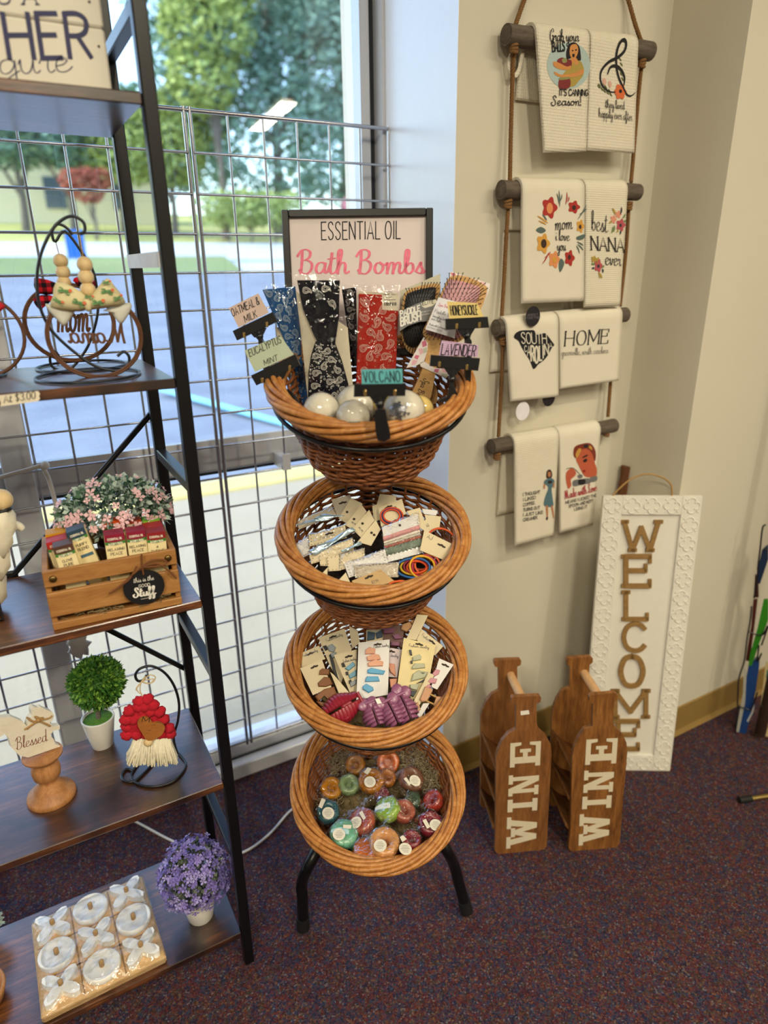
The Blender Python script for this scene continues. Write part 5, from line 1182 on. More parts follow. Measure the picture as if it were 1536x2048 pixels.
for ch, (x0, x1, y0, y1) in zip('WELCOME', ((312, 566, 433, 628), (328, 508, 647, 850), (330, 490, 870, 1055), (312, 476, 1066, 1250), (292, 470, 1267, 1470), (258, 488, 1482, 1660), (282, 434, 1670, 1860))):
    b = MB(); k = .94; text(b, PL, ch, *cc((x0+(x1-x0)*.09, y1-(y1-y0)*.05), (x1-(x1-x0)*.09, y1-(y1-y0)*.05), (x0+(x1-x0)*.09, y0+(y1-y0)*.05)), .15, serif=.11 if ch not in 'CO' else 0, depth=.006, lift=.0002, n=8); part('letter', b, m_let, t)
b = MB(); PH = PWs.up(-.004); trace(b, PH, cc((262, 290), (300, 245), (380, 180), (470, 150), (560, 165), (615, 200), (632, 240), (632, 290)), .0022, 8, 5); part('hanger_cord', b, flat('tan_cord', 'a5824e', .8), t)
# ridged stick in the corner behind the sign
p0 = Plane((0, 1.225, 0), (1, 0, 0), (0, 0, 1)).at((1252, 932)); p1 = V((p0.x-.055, 1.20, .012))
b = MB(); n = 60; b.tube([p1+(p0-p1)*i/n for i in range(n+1)], lambda q: .0125+.0007*math.sin(q*n*1.6), 14); solo('wooden_stick', b, wood('stick_wood', ('4f2e18', '6a3f22', '7d4e2c'), 2, 12, 8, .6), 'brown ridged stick standing in the corner behind the WELCOME sign', 'stick')
# ---------------------------------------------------------------- bottle-shaped wine caddies
def ccw(q): return q if sum(a*d-c*b_ for (a, b_), (c, d) in zip(q, q[1:]+q[:1])) > 0 else q[::-1]
SLAB = {'I': [[(.3, .1), (.7, .1), (.7, .9), (.3, .9)], [(0, 0), (1, 0), (1, .17), (0, .17)], [(0, .83), (1, .83), (1, 1), (0, 1)]],
        'N': [[(.12, .1), (.3, .1), (.3, .9), (.12, .9)], [(.72, .0), (.9, .0), (.9, .9), (.72, .9)], [(.08, 1), (.34, 1), (.9, 0), (.66, 0)], [(0, 0), (.44, 0), (.44, .14), (0, .14)], [(0, .86), (.3, .86), (.3, 1), (0, 1)], [(.58, .86), (1, .86), (1, 1), (.58, 1)]],
        'W': [[(.08, .95), (.26, .95), (.40, 0), (.24, 0)], [(.24, 0), (.40, 0), (.56, .78), (.44, .78)], [(.44, .78), (.56, .78), (.76, 0), (.60, 0)], [(.60, 0), (.76, 0), (.92, .95), (.74, .95)], [(0, .86), (.36, .86), (.36, 1), (0, 1)], [(.64, .86), (1, .86), (1, 1), (.64, 1)], [(.36, .72), (.64, .72), (.64, .86), (.36, .86)]],
        'E': [[(.14, .05), (.40, .05), (.40, .95), (.14, .95)], [(0, 0), (1, 0), (1, .16), (0, .16)], [(0, .84), (1, .84), (1, 1), (0, 1)], [(.82, 0), (1, 0), (1, .36), (.90, .36)], [(.90, .64), (1, .64), (1, 1), (.82, 1)], [(.3, .42), (.66, .42), (.66, .58), (.3, .58)], [(.60, .32), (.72, .32), (.72, .68), (.60, .68)]]}
cc = crop(900, 1280, 3.84)
def fpt(px): d = ray(*px); return EYE+d*(-H/d.z)
def caddy(A, B, outline, letters, label, cols, sticker=None, depth=.16):
    ex = (B-A).normalized(); ey = V((-ex.y, ex.x, 0)); pl = Plane(A, ex, (0, 0, 1)); W_ = (B-A).length
    M = Matrix(((ex.x, ey.x, 0, A.x), (ex.y, ey.y, 0, A.y), (0, 0, 1, .0005), (0, 0, 0, 1)))
    t = thing('wine_caddy', label, 'wine caddy', M=M, group='bottle-shaped wine caddies')
    m = wood('caddy_wood_'+cols[1], cols, 2, 7, 9, .55, .15)
    q = [pl.uv(p) for p in outline]; q = [(x, max(y, 0)) for x, y in q]; th = .011
    q3 = [(x, -0.0, y) for x, y in q]; n = len(q)
    xs = [p[0] for p in q]; zt = max(p[1] for p in q); xc = (min(xs)+max(xs))/2
    for y0 in (0, depth-th):
        b = MB(); vs = [(x, y0, z) for x, z in q]+[(x, y0+th, z) for x, z in q]
        b.add(vs, [list(range(n)), list(range(2*n-1, n-1, -1))]+[[(i+1) % n, i, n+i, n+(i+1) % n] for i in range(n)]); part('bottle_panel', b, m, t, False)
    zs = zt*.60
    x0, x1 = min(xs)+.004, max(xs)-.004
    for k, z0 in enumerate((.016, zs*.36, zs*.68)):
        b = MB(); N = 12
        def top(u, v): x = x0+(x1-x0)*u; return V((x, th+(depth-2*th)*v, z0+.012+.052*(2*u-1)**2))
        b.slab(top, lambda u, v: top(u, v)-V((0, 0, .007)), N, 2); part('bottle_rest', b, m, t, False)
    b = MB(); b.tube([(xc, th*.9, zt*.90), (xc, depth-th*.9, zt*.90)], .0105, 14); part('handle', b, wood('caddy_dowel', ('b88a58', 'c89c6a', 'd4aa7a'), 1, 10, 8, .5), t, False)
    m_l = flat('caddy_white', 'd5cbb2', .6, vary=.03)
    for ch, (bl, br, tl) in zip('WINE', letters):
        b = MB(); o_, ux_, uy_ = V(pl.uv(bl)), V(pl.uv(br))-V(pl.uv(bl)), V(pl.uv(tl))-V(pl.uv(bl))
        for i_, pg in enumerate(SLAB[ch]): b.prism(ccw([tuple(o_+ux_*x+uy_*y) for x, y in pg]), .0002, .0009+.0001*i_, pl)
        part('letter', b, m_l, t)
    if sticker: b = MB(); patch(b, pl, sticker, .0006); part('price_sticker', b, flat('sticker_white', 'e4e0d6', .5), t)
    return t
o1 = cc((345, 1625), (350, 1500), (356, 900), (370, 850), (400, 780), (450, 720), (508, 690), (508, 500), (478, 492), (472, 478), (472, 450), (485, 440), (690, 432), (700, 445), (694, 478), (665, 492), (665, 640), (684, 692), (740, 740), (772, 800), (780, 870), (742, 1585), (720, 1612), (370, 1650))
l1 = [cc(*p) for p in (((658, 1577), (670, 1342), (430, 1600)), ((668, 1305), (672, 1212), (440, 1322)), ((676, 1180), (684, 1022), (446, 1200)), ((690, 960), (698, 775), (458, 978)))]
caddy(fpt(cc((350, 1648))[0]), fpt(cc((738, 1610))[0]), o1[::-1], l1, 'brown bottle-shaped WINE caddy with white price sticker on its neck, nearer the basket stand', ('573619', '7e5029', '976637'), cc((540, 545), (605, 537), (610, 568), (543, 577)))
o2 = cc((910, 1600), (925, 1450), (940, 900), (955, 830), (985, 755), (1030, 690), (1095, 665), (1100, 490), (1075, 475), (1070, 440), (1085, 425), (1270, 410), (1290, 425), (1285, 460), (1262, 475), (1250, 630), (1270, 675), (1325, 725), (1355, 790), (1362, 860), (1302, 1560), (1280, 1595), (930, 1630))
l2 = [cc(*p) for p in (((1216, 1552), (1230, 1316), (986, 1577)), ((1235, 1285), (1242, 1192), (1012, 1298)), ((1248, 1162), (1260, 995), (1022, 1172)), ((1274, 945), (1288, 752), (1036, 958)))]
caddy(fpt(cc((912, 1626))[0]), fpt(cc((1298, 1595))[0]), o2[::-1], l2, 'brown bottle-shaped WINE caddy with darker rough grain, in front of the WELCOME sign', ('44270f', '7d4f24', 'a06c36'))
# ---------------------------------------------------------------- card and book rack at the right edge
cc = crop(1400, 1200, 4.876)
pr = fpt(cc((350, 1400))[0]); pr = V((1.78, .93, 0)); PRk = facing(pr)
t = thing('book_rack', 'dark wire book rack at the right edge of the photo', 'book rack', (1.95, .85, 0))
xr = PRk.uv((1530, 1350))[0]; rc = PRk.M @ V((xr+.02, 0, 0))
part('post', MB().tube([rc+V((0, 0, .02)), rc+V((0, 0, 1.75))], .016, 12), flat('rack_brown', '2e1f18', .5), t)
b = MB()
for pts in (((502, 60), (490, 200), (465, 340), (450, 450)), ((450, 450), (430, 600), (380, 760), (370, 900), (365, 1100)), ((480, 310), (540, 335), (610, 340), (660, 250)), ((380, 1045), (440, 1055), (500, 1065), (560, 900)), ((590, 1030), (663, 1050)), ((575, 440), (560, 600), (600, 520)), ((365, 1100), (350, 1330), (430, 1330)), ((663, 260), (600, 440))): trace(b, PRk.up(.012), cc(*pts), .0022, 6)
for pts in (((1532, 1050), (1525, 1056), (1520, 1100), (1515, 1140)), ((1527, 1098), (1536, 1100)), ((1516, 1140), (1512, 1170), (1508, 1196))): trace(b, PRk.up(.012), pts, .0022, 6)
part('wire_pocket', b, m_wire, t)
foot = fpt((1477, 1606)); fd = fpt((1536, 1597)); dd = (fd-foot).normalized()
part('base_leg', MB().tube([foot+V((0, 0, .009))+dd*.02, foot+V((0, 0, .009))+dd*.5], .006, 10), flat('brass_leg', 'a08a52', .3, .8), t)
part('foot_cap', MB().tube([foot+V((0, 0, .0095)), foot+V((0, 0, .0095))+dd*.035], .009, 12), flat('rubber_black', '151517', .6), t)
def book(label, px, col, off=0, thick=.02, extra=None):
    P_ = PRk.up(off); t = thing('picture_book', label, 'book', tuple(P_.at(px[-1])), group='books in the rack at the right edge')
    q_ = [P_.uv(p) for p in px]; a = sum(x0*y1-x1*y0 for (x0, y0), (x1, y1) in zip(q_, q_[1:]+q_[:1]))
    if a < 0: q_ = q_[::-1]
    b = MB(); b.prism(q_, -thick, 0, P_); part('cover', b, flat('book_'+col, col, .35, spec=.5), t)
    if extra:
        for px2, c2 in extra: b = MB(); patch(b, P_, px2, .0006); part('cover_print', b, flat('book_'+c2, c2, .4), t)
book('blue glossy book in the lowest pocket of the rack', cc((360, 1325), (400, 1040), (470, 650), (560, 560), (575, 640), (540, 900), (450, 1300), (400, 1335)), '1c3f7a', 0, .02, [(cc((345, 1325), (372, 1320), (440, 1000), (455, 700), (430, 640), (420, 900), (385, 1100)), 'a9aaa0'), (cc((455, 1180), (510, 1080), (520, 1000), (535, 1000), (520, 1090), (470, 1190)), 'b8bcc0')])
book('bright green book in the middle pocket of the rack', cc((470, 640), (505, 640), (575, 430), (663, 200), (663, 0), (620, 0), (560, 280), (490, 520)), '2f7d1c', .004, .01)
book('dark red spined book beside the green one', cc((445, 590), (480, 600), (500, 480), (530, 250), (560, 0), (520, 0), (500, 250), (465, 450)), '4a2018', -.004, .01)
book('navy book in the upper pocket of the rack', [(1510, 1165), (1520, 1168), (1536, 1120), (1536, 1090), (1524, 1100)], '1a2c48', .002, .01)
book('brown edged book standing left in the upper pocket', [(1507, 1195), (1517, 1195), (1516, 1160), (1510, 1150)], '3a1c12', .006, .012)
book('cream patterned book at the far right of the lowest pocket', cc((548, 1315), (700, 1340), (720, 900), (690, 640), (640, 620), (600, 960)), 'c9b686', .006, .012, [(cc((612, 1150), (665, 1160), (665, 1240), (605, 1280)), 'a0586a'), (cc((615, 900), (690, 920), (690, 960), (610, 960)), '7a9a5a'), (cc((650, 680), (700, 690), (700, 760), (640, 760)), '6a8a7a')])
book('brown book at the top of the rack, a sliver at the right edge', [(1528, 300), (1540, 300), (1540, 180), (1531, 190)], '4a3a2c', .004, .02)
book('dark maroon book below the top of the rack, a sliver at the right edge', [(1529, 625), (1545, 625), (1545, 560), (1531, 565)], '33201c', .004, .02)
# ---------------------------------------------------------------- four-tier wicker basket stand
ST = V((.4975, .936, 0)); SX = V((.907, -.42, 0)).normalized(); SN = V((-.42, -.907, 0)).normalized()    # right and front of the stand
TILT = math.radians(20)
def axis_pt(px):
    d = ray(*px); k = math.hypot(ST.x, ST.y)/math.hypot(d.x, d.y); return EYE+d*k
BK = []
for px, R in (((738, 750), .166), ((748, 1052), .167), ((754, 1320), .170), ((757, 1563), .174)):
    c = axis_pt(px); c = V((ST.x, ST.y, c.z)); nz = (V((0, 0, 1))*math.cos(TILT)+SN*math.sin(TILT)); BK.append((c, R, nz))
m_rim = wood('willow_rim', ('8a4d20', 'b07438', 'cc9655'), 0, 60, 1, .38, .1, .5)
m_weave = wood('willow_weave', ('5e3016', '824a22', 'a5652f'), 0, 70, 1, .45, .1, .5)
stand = thing('basket_stand', 'black tube floor stand carrying four wicker baskets', 'stand', M=Matrix.Translation(ST) @ Matrix.Rotation(math.atan2(SX.y, SX.x), 4, 'Z'))
back = ST-SN*.196
part('pole', MB().tube([back+V((0, 0, .26)), back+V((0, 0, 1.19))], .011, 14), m_black, stand)
for fpx, m1, m2, sg in (((607, 1862), (604, 1765), (622, 1722), -1), ((932, 1828), (908, 1730), (888, 1692), 1)):
    f0 = fpt(fpx); p1 = onz(.135, m1); p2 = onz(.205, m2)
    b = MB(); b.tube(smooth_path([tuple(f0+V((0, 0, .0125))), tuple((f0*2+p1)/3+V((0, 0, .0085))), tuple((f0+p1*2)/3+V((0, 0, .004))), tuple(p1), tuple(p2), tuple(p2.lerp(back+V((0, 0, .27)), .35)+V((0, 0, .012))), tuple(back+V((0, 0, .29)))], 8), .0122, 14); lg = part('leg', b, m_black, stand)
    d_ = (p1-f0).normalized(); b = MB(); b.tube([f0+V((0, 0, .0125))-d_*.004, f0+V((0, 0, .0125))+d_*.028], .0142, 14); part('foot_cap', b, flat('rubber_black', '151517', .6), lg)
def rim_frame(k):
    c, R, nz = BK[k]; y = nz.cross(SX).normalized(); return Plane(c, SX, y)
for k in range(4):
    P = rim_frame(k); R = BK[k][1]; b = MB(); b.tube([P.M @ V((math.cos(a)*(R-.012), math.sin(a)*(R-.012), -.036)) for a in [2*PI*i/60 for i in range(60)]], .0036, 8, True)
    b.tube([P.M @ V((0, R-.012, -.036)), V((back.x, back.y, (P.M @ V((0, R-.012, -.036))).z-.01))], .005, 8); part('hoop', b, m_black, stand)
def basket(k, label, depth=.145):
    c, R, nz = BK[k]; P = rim_frame(k)
    t = thing('wicker_basket', label, 'basket', M=P.M @ Matrix.Translation((0, 0, -depth)), group='wicker baskets on the black stand')
    rc = R-.0155; rb = R*.60
    rr_ = lambda d: rb+(rc-.010-rb)*max(0, 1-d/depth)**.72
    rnd_ = random.Random(k+5)
    b = MB(); ns = 9; N = 132; b.mat(1); b.tube([P.M @ V((rc*math.cos(a), rc*math.sin(a), -.009)) for a in [2*PI*i/60 for i in range(60)]], .0085, 8, True); b.mat(0)
    for s in range(ns):
        path = []
        for i in range(N):
            a = 2*PI*i/N; ph = 2*PI*s/ns+a*2+.16*math.sin(5*a+1.7*s); rad = 1+.09*math.sin(3*a+s)
            path.append(P.M @ V(((rc+.0125*math.cos(ph)*rad)*math.cos(a), (rc+.0125*math.cos(ph)*rad)*math.sin(a), -.009+.0115*math.sin(ph)*rad)))
        b.tube(path, .0044, 7, True)
    part('rim', b, [m_rim, m_weave], t)
    b = MB(); rows = int((depth-.024)/.0058); fr = 15; N = 120
    for j in range(rows):
        d = .026+j*.0058; path = []; ph = PI*(j % 2)+(j//2 % 4)*.8*(1 if j > rows*.45 else 0)
        for i in range(N):
            a = 2*PI*i/N; r = rr_(d)+.0036*math.sin(fr*a+ph)+rnd_.uniform(-.0004, .0004); path.append(P.M @ V((r*math.cos(a), r*math.sin(a), -d+.0012*math.sin(fr*2*a+j))))
        b.tube(path, .0027, 6, True)
    for j in range(15):
        r0 = rb*(1-j/15.0)
        if r0 > .006: b.tube([P.M @ V((r0*math.cos(a), r0*math.sin(a), -depth+.003*math.sin(9*a+PI*j))) for a in [2*PI*i/48 for i in range(48)]], .003, 5, True)
    part('weave', b, m_weave, t)
    b = MB()
    for i in range(fr*2):
        a = 2*PI*(i+.0)/(fr*2); b.tube([P.M @ V((rr_(d)*math.cos(a), rr_(d)*math.sin(a), -d)) for d in [.012+(depth-.012)*q/6 for q in range(7)]], .0024, 5)
    part('stakes', b, m_weave, t)
    return t
for k, lab in enumerate(('top wicker basket of the stand, holding hair bands and brushes', 'second wicker basket of the stand, holding carded hair ties', 'third wicker basket of the stand, holding claw clips', 'lowest wicker basket of the stand, holding wrapped soaps')): basket(k, lab)
def filling(k, lab, mat, n, d0, d1, R_, thick=.0008, L=.035, name='straw_filling', spots=None):
    P = rim_frame(k); b = MB(); rg = random.Random(40+k)
    for i in range(n):
        if spots: sx, sy, sr, sz = spots[i % len(spots)]; a = rg.uniform(0, 2*PI); q = sr*rg.random()**.5; p = V((sx+q*math.cos(a), sy+q*math.sin(a), sz+rg.uniform(-.012, .012)))
        else: a = rg.uniform(0, 2*PI); q = R_*rg.random()**.5; p = V((q*math.cos(a), q*math.sin(a), -rg.uniform(d0, d1)))
        pts = [p]
        for j in range(4): p = p+V((rg.uniform(-1, 1), rg.uniform(-1, 1), rg.uniform(-.4, .4)))*L*.4; pts.append(p)
        b.tube(smooth_path([tuple(P.M @ q_) for q_ in pts], 2), thick, 3, caps=False)
    if not spots: b.mat(0); b.lathe_at = None; b.add([P.M @ V((R_*math.cos(2*PI*i/24), R_*math.sin(2*PI*i/24), -d1)) for i in range(24)]+[P.M @ V((0, 0, -d1+.004))], [[i, (i+1) % 24, 24] for i in range(24)], True)
    o = solo(name, b, mat, lab, 'filling', kind='stuff')
m_straw = flat('dry_moss', '7a6a4a', .95, vary=.3, scale=200); m_dark = flat('dark_filling', '2a201a', .95, vary=.3)
filling(0, 'dark shredded filling in the top wicker basket', flat('paper_shred', '6a5038', .95, vary=.3), 200, .06, .085, .10)
filling(1, 'dark shredded filling in the second wicker basket', m_dark, 120, .085, .10, .10)
filling(2, 'dry shredded filling in the third wicker basket', m_straw, 320, .060, .09, .105, .0006, .025)
filling(3, 'dry moss bed under the soaps in the lowest wicker basket', m_straw, 260, .07, .09, .10, .0007, .03)
filling(3, 'grey-green moss tufts at the back of the lowest wicker basket', flat('pale_moss', '94876a', .95, vary=.3, scale=200), 520, 0, 0, 0, .0006, .028, 'moss_tuft', [(.085, .075, .035, -.055), (-.075, .085, .032, -.06), (.105, .03, .02, -.055), (-.1, -.02, .015, -.06)])
# ---------------------------------------------------------------- top basket: framed sign, hair bands, brushes, clips, bath bombs
c6 = crop(440, 400, 2.743); c7 = crop(760, 530, 6.4)
def q_(d, turn=0, lean=0):
    """upright plane facing the camera, d metres behind the stand's axis, leaning back a little"""
    p = ST-SN*d+V((0, 0, 1.2)); f = facing(p, turn); return Plane(f.o, f.x, f.y-f.n*lean) if lean else f
m_film = film('clear_film', .10, .07, 1.0, 45)
PS1 = q_(.118, -.02, .10); m_frame = flat('black_frame', '131315', .4)
fo = [PS1.uv(p) for p in ((563, 421), (866, 415), (866, 600), (570, 600))]
x0, x1, yT = fo[0][0], fo[1][0], (fo[0][1]+fo[1][1])/2; yB = yT-.235; wF = .0115
t = thing('framed_sign', 'black framed Essential Oil Bath Bombs sign standing in the top basket', 'sign', tuple(PS1.M @ V(((x0+x1)/2, yB, 0))))
b = MB(); b.X = PS1.M
for a, c in (((x0, yB), (x0+wF, yT)), ((x1-wF, yB), (x1, yT)), ((x0+wF, yB), (x1-wF, yB+wF)), ((x0+wF, yT-wF), (x1-wF, yT))): b.span((a[0], a[1], -.014), (c[0], c[1], .004), .0015)
part('frame', b, m_frame, t)
b = MB(); b.X = PS1.M; b.span((x0+wF*.9, yB+wF*.9, -.012), (x1-wF*.9, yT-wF*.9, -.004)); part('panel', b, flat('sign_paper', 'd9cdcb', .6, vary=.02), t)
Pl = PS1.up(-.004); b = MB(); text(b, Pl, 'ESSENTIAL OIL', *c6((558, 218), (990, 212), (556, 122)), .06, gap=.2, n=6); part('title', b, INK, t)
b = MB(); text(b, Pl, 'Bath Bombs', *c6((428, 402), (1122, 402), (424, 272)), .13, script=True, contrast=.62, n=8); part('script_title', b, flat('pink_foil', 'e2708a', .5, vary=.2, scale=90), t)
def paisley(b, pl, poly, n, sc, seed, t=.00062, lift=.0013, dots=90):
    sc *= .74; n = int(n*1.9); dots = int(dots*1.6); rg = random.Random(seed); xs = [p[0] for p in poly]; ys = [p[1] for p in poly]
    def inside(x, y):
        r = False; j = len(poly)-1
        for i in range(len(poly)):
            (xi, yi), (xj, yj) = poly[i], poly[j]
            if (yi > y) != (yj > y) and x < (xj-xi)*(y-yi)/(yj-yi)+xi: r = not r
            j = i
        return r
    done = []
    for i in range(n*30):
        if len(done) >= n: break
        x, y = rg.uniform(min(xs), max(xs)), rg.uniform(min(ys), max(ys)); a = rg.uniform(0, 6.28)
        if not all(inside(x+sc*.8*math.cos(f), y+sc*.8*math.sin(f)) for f in (0, 1.05, 2.1, 3.14, 4.2, 5.2)): continue
        if any(math.hypot(x-p, y-q) < sc*1.35 for p, q in done): continue
        done.append((x, y)); ca, sa = math.cos(a), math.sin(a)
        base = [(0, -.55), (.38, -.45), (.5, -.08), (.3, .3), (.1, .6), (.3, .85), (-.15, .7), (-.38, .25), (-.45, -.15), (-.3, -.48)]
        for k in (1, .72, .4):
            ribbon(b, pl, smooth_path([(x+sc*k*(u*ca-v*sa), y+sc*k*(u*sa+v*ca)) for u, v in base], 3, True)+[(x+sc*k*(base[0][0]*ca-base[0][1]*sa), y+sc*k*(base[0][0]*sa+base[0][1]*ca))], t*(1.1 if k == 1 else .8), lift=lift)
    for i in range(dots):
        x, y = rg.uniform(min(xs), max(xs)), rg.uniform(min(ys), max(ys)); r = sc*rg.uniform(.07, .16)
        if not inside(x+r*1.5, y+r) or not inside(x-r*1.5, y-r) or any(math.hypot(x-p, y-q) < sc*.75 for p, q in done): continue
        if rg.random() < .6: patch(b, pl, oval((x, y), r*.6, r*.6, 7), lift, False)
        else: ribbon(b, pl, oval((x, y), r, r, 9)+oval((x, y), r, r, 9)[:1], t*.8, lift=lift)
def fabric_panel(b, pl, poly, th=.004):
    """folded cloth: outline extruded with a softly rounded front"""
    n = len(poly); c = (sum(p[0] for p in poly)/n, sum(p[1] for p in poly)/n); sh = lambda f: [(c[0]+(p[0]-c[0])*f, c[1]+(p[1]-c[1])*f) for p in poly]
    vs = [pl.M @ V((x, y, h)) for f, h in ((1, -th), (1, -.001), (.97, .0004)) for x, y in sh(f)]
    fs = [[j*n+i, j*n+(i+1) % n, (j+1)*n+(i+1) % n, (j+1)*n+i] for j in range(2) for i in range(n)]+[list(range(n-1, -1, -1)), list(range(2*n, 3*n))]; b.add(vs, fs)
def ccw(q): return q if sum(a*d-c*b_ for (a, b_), (c, d) in zip(q, q[1:]+q[:1])) > 0 else q[::-1]
def hair_band(label, d, polys, sleeve, col, n, sc, seed, card=None, tag=None, turn=0, ink='e6e2da', dots=90, lean=.08):
    P = q_(d, turn, lean); t = thing('hair_band_pack', label, 'hair band', tuple(P.at(((sleeve[2][0]+sleeve[3][0])/2, (sleeve[2][1]+sleeve[3][1])/2))), group='bandana hair band packs')
    if card: b = MB(); b.prism(ccw([P.uv(p) for p in card]), -.006, -.0045, P); part('backing_card', b, flat('pack_card', 'c6bda8', .7), t)
    b = MB(); pr_ = MB()
    for i, pg in enumerate(polys): pg = ccw([P.uv(p) for p in pg]); fabric_panel(b, P, pg); paisley(pr_, P, pg, n if isinstance(n, int) else n[i], sc, seed+i, dots=dots if isinstance(dots, int) else dots[i])
    part('band', b, cloth('bandana_'+col, col, 'fine', 900, .15), t); part('paisley_print', pr_, flat('bandana_print_'+ink, ink, .8), t)
    if tag:
        b = MB(); b.mat(0); Pt_ = P.up(.0015); b.prism(ccw([P.uv(p) for p in tag]), .0004, .0012, P); b.mat(1); u0, u1 = P.uv(tag[3]), P.uv(tag[2])
        rg = random.Random(3); x = u0[0]+.003
        while x < u1[0]-.003: w_ = rg.choice((.0005, .001, .0015)); patch(b, P, [(x, u0[1]+.006), (x+w_, u0[1]+.006), (x+w_, u0[1]+.011), (x, u0[1]+.011)], .0014, False); x += w_+rg.choice((.0006, .001))
        for k in range(4): ribbon(b, P, [(u0[0]+.003, u0[1]+.015+k*.004), (u1[0]-.004-(k % 2)*.006, u0[1]+.015+k*.004)], .0006, lift=.0014)
        part('price_label', b, [flat('label_cream', 'd8cfba', .6), INK], t)
    b = MB(); s = ccw([P.uv(p) for p in sleeve])
    A_, B_, C_, D_ = [V(p) for p in s]
    def fs(u, v):
        p = A_.lerp(B_, u).lerp(D_.lerp(C_, u), v); e = min(u, 1-u, v, 1-v); return P.M @ V((p.x, p.y, .0024+.0035*min(1, e*6)+.0016*math.sin(17*u+5*v+seed)*math.sin(13*v-4*u)))
    b.sheet(fs, 16, 20); part('plastic_sleeve', b, m_film, t)
    return t
hair_band('black paisley bandana hair band pack at the back, mostly hidden', .085, [c6((668, 490), (748, 478), (752, 905), (728, 915))], c6((662, 462), (880, 465), (880, 900), (740, 905)), '1d1b20', 7, .011, 50, ink='a8a2a0', dots=60)
hair_band('blue paisley bandana hair band pack, leaning at the left of the top basket', .062, [c6((232, 492), (412, 474), (442, 745), (446, 850), (398, 870), (330, 720)), c6((402, 880), (446, 858), (484, 1105), (452, 1135), (420, 1000))], c6((225, 468), (420, 455), (492, 1110), (415, 1130)), '1d4f86', (11, 3), .013, 20, ink='a9bed2', card=c6((300, 700), (400, 690), (470, 1130), (410, 1120)), dots=(120, 40))
hair_band('red paisley bandana hair band pack with a bar code label', .050, [c6((762, 514), (884, 520), (978, 612), (966, 928), (862, 1050), (746, 1010))], c6((748, 478), (985, 466), (985, 940), (735, 1020)), 'a8281e', 16, .016, 31, ink='e2c0b2', card=c6((752, 500), (980, 510), (980, 560), (752, 540)), tag=c6((890, 524), (981, 527), (977, 608), (890, 602)), dots=150)
hair_band('navy bandana hair band pack twisted in the middle, in front of the sign', .028, [c6((422, 440), (657, 440), (652, 640), (632, 785), (600, 800), (540, 790), (516, 745), (455, 600)), c6((524, 775), (628, 775), (668, 880), (704, 1010), (702, 1110), (650, 1120), (482, 1095), (486, 940), (500, 850))], c6((385, 402), (662, 415), (730, 1090), (478, 1110)), '15161f', (2, 10), .0135, 45, card=c6((415, 500), (700, 700), (735, 1090), (480, 1090), (440, 700)), dots=(14, 200))
# paddle brushes
m_bamboo = wood('bamboo', ('b08348', 'c2965a', 'cfa86e'), 0, 16, 8, .45, .05)
def brush(name_lab, d, head, cushion, handle, ccol, bcol, nb, bl_r, turn=0, lean=.1):
    P = q_(d, turn, lean); t = thing('paddle_brush', name_lab, 'hair brush', tuple(P.at(handle[len(handle)//2])), group='paddle brushes in the top basket')
    b = MB(); b.prism(ccw(smooth_path([P.uv(p) for p in head], 3, True)), -.010, 0, P); part('head', b, m_bamboo, t)
    b = MB(); cq = ccw(smooth_path([P.uv(p) for p in cushion], 3, True)); n = len(cq); c = (sum(p[0] for p in cq)/n, sum(p[1] for p in cq)/n)
    vs = [P.M @ V((c[0]+(x-c[0])*f, c[1]+(y-c[1])*f, h)) for f, h in ((1, 0), (.97, .003), (.8, .006), (.4, .008)) for x, y in cq]+[P.M @ V((c[0], c[1], .0085))]
    b.add(vs, [[j*n+i, j*n+(i+1) % n, (j+1)*n+(i+1) % n, (j+1)*n+i] for j in range(3) for i in range(n)]+[[3*n+i, 3*n+(i+1) % n, 4*n] for i in range(n)], True); part('cushion', b, flat('cushion_'+ccol, ccol, .5), t)
    b = MB(); b.prism(ccw(smooth_path([P.uv(p) for p in handle], 3, True)), -.011, .001, P); part('handle', b, m_bamboo, t)
    b = MB(); xs = [p[0] for p in cq]; ys = [p[1] for p in cq]
    def ins(x, y):
        r = False; j = n-1
        for i in range(n):
            (xi, yi), (xj, yj) = cq[i], cq[j]
            if (yi > y) != (yj > y) and x < (xj-xi)*(y-yi)/(yj-yi)+xi: r = not r
            j = i
        return r
    up = (P.uv(head[0])[0]-c[0], P.uv(head[0])[1]-c[1])
    for i in range(nb):
        for j in range(nb):
            x = min(xs)+(max(xs)-min(xs))*(i+.5*(j % 2)+.3)/nb; y = min(ys)+(max(ys)-min(ys))*(j+.5)/nb
            if ins(x, y):
                dx, dy = (x-c[0])*.22, (y-c[1])*.22; p, q = P.M @ V((x, y, .006)), P.M @ V((x+dx, y+dy, .019)); b.tube([p, q], .0006, 4, caps=False); b.ball(q, .0011, 5, 4)
    part('bristles', b, flat('bristle_'+bcol, bcol, .4), t, stuff=True)
    return t, P
t, P = brush('paddle brush with black cushion and grey PADDLE BRUSH band', .055, c7((300, 420), (350, 330), (480, 275), (680, 238), (775, 268), (735, 420), (650, 760), (565, 1010), (500, 1130), (420, 1140), (340, 1080), (290, 960), (262, 800)),
    c7((325, 430), (400, 345), (560, 300), (692, 282), (716, 340), (690, 500), (620, 760), (548, 965), (440, 1055), (340, 1020), (290, 860)), c7((420, 1100), (500, 1100), (600, 1350), (720, 1560), (730, 1740), (660, 1780), (600, 1700), (530, 1450)), '2c2c2e', '141414', 14, 0)
b = MB(); bq = [P.uv(p) for p in c7((238, 640), (330, 560), (520, 480), (690, 450), (705, 520), (640, 720), (500, 730), (350, 780), (245, 850))]; b.prism(ccw(bq), .009, .0215, P); part('label_band', b, flat('band_grey', '77787a', .6), t)
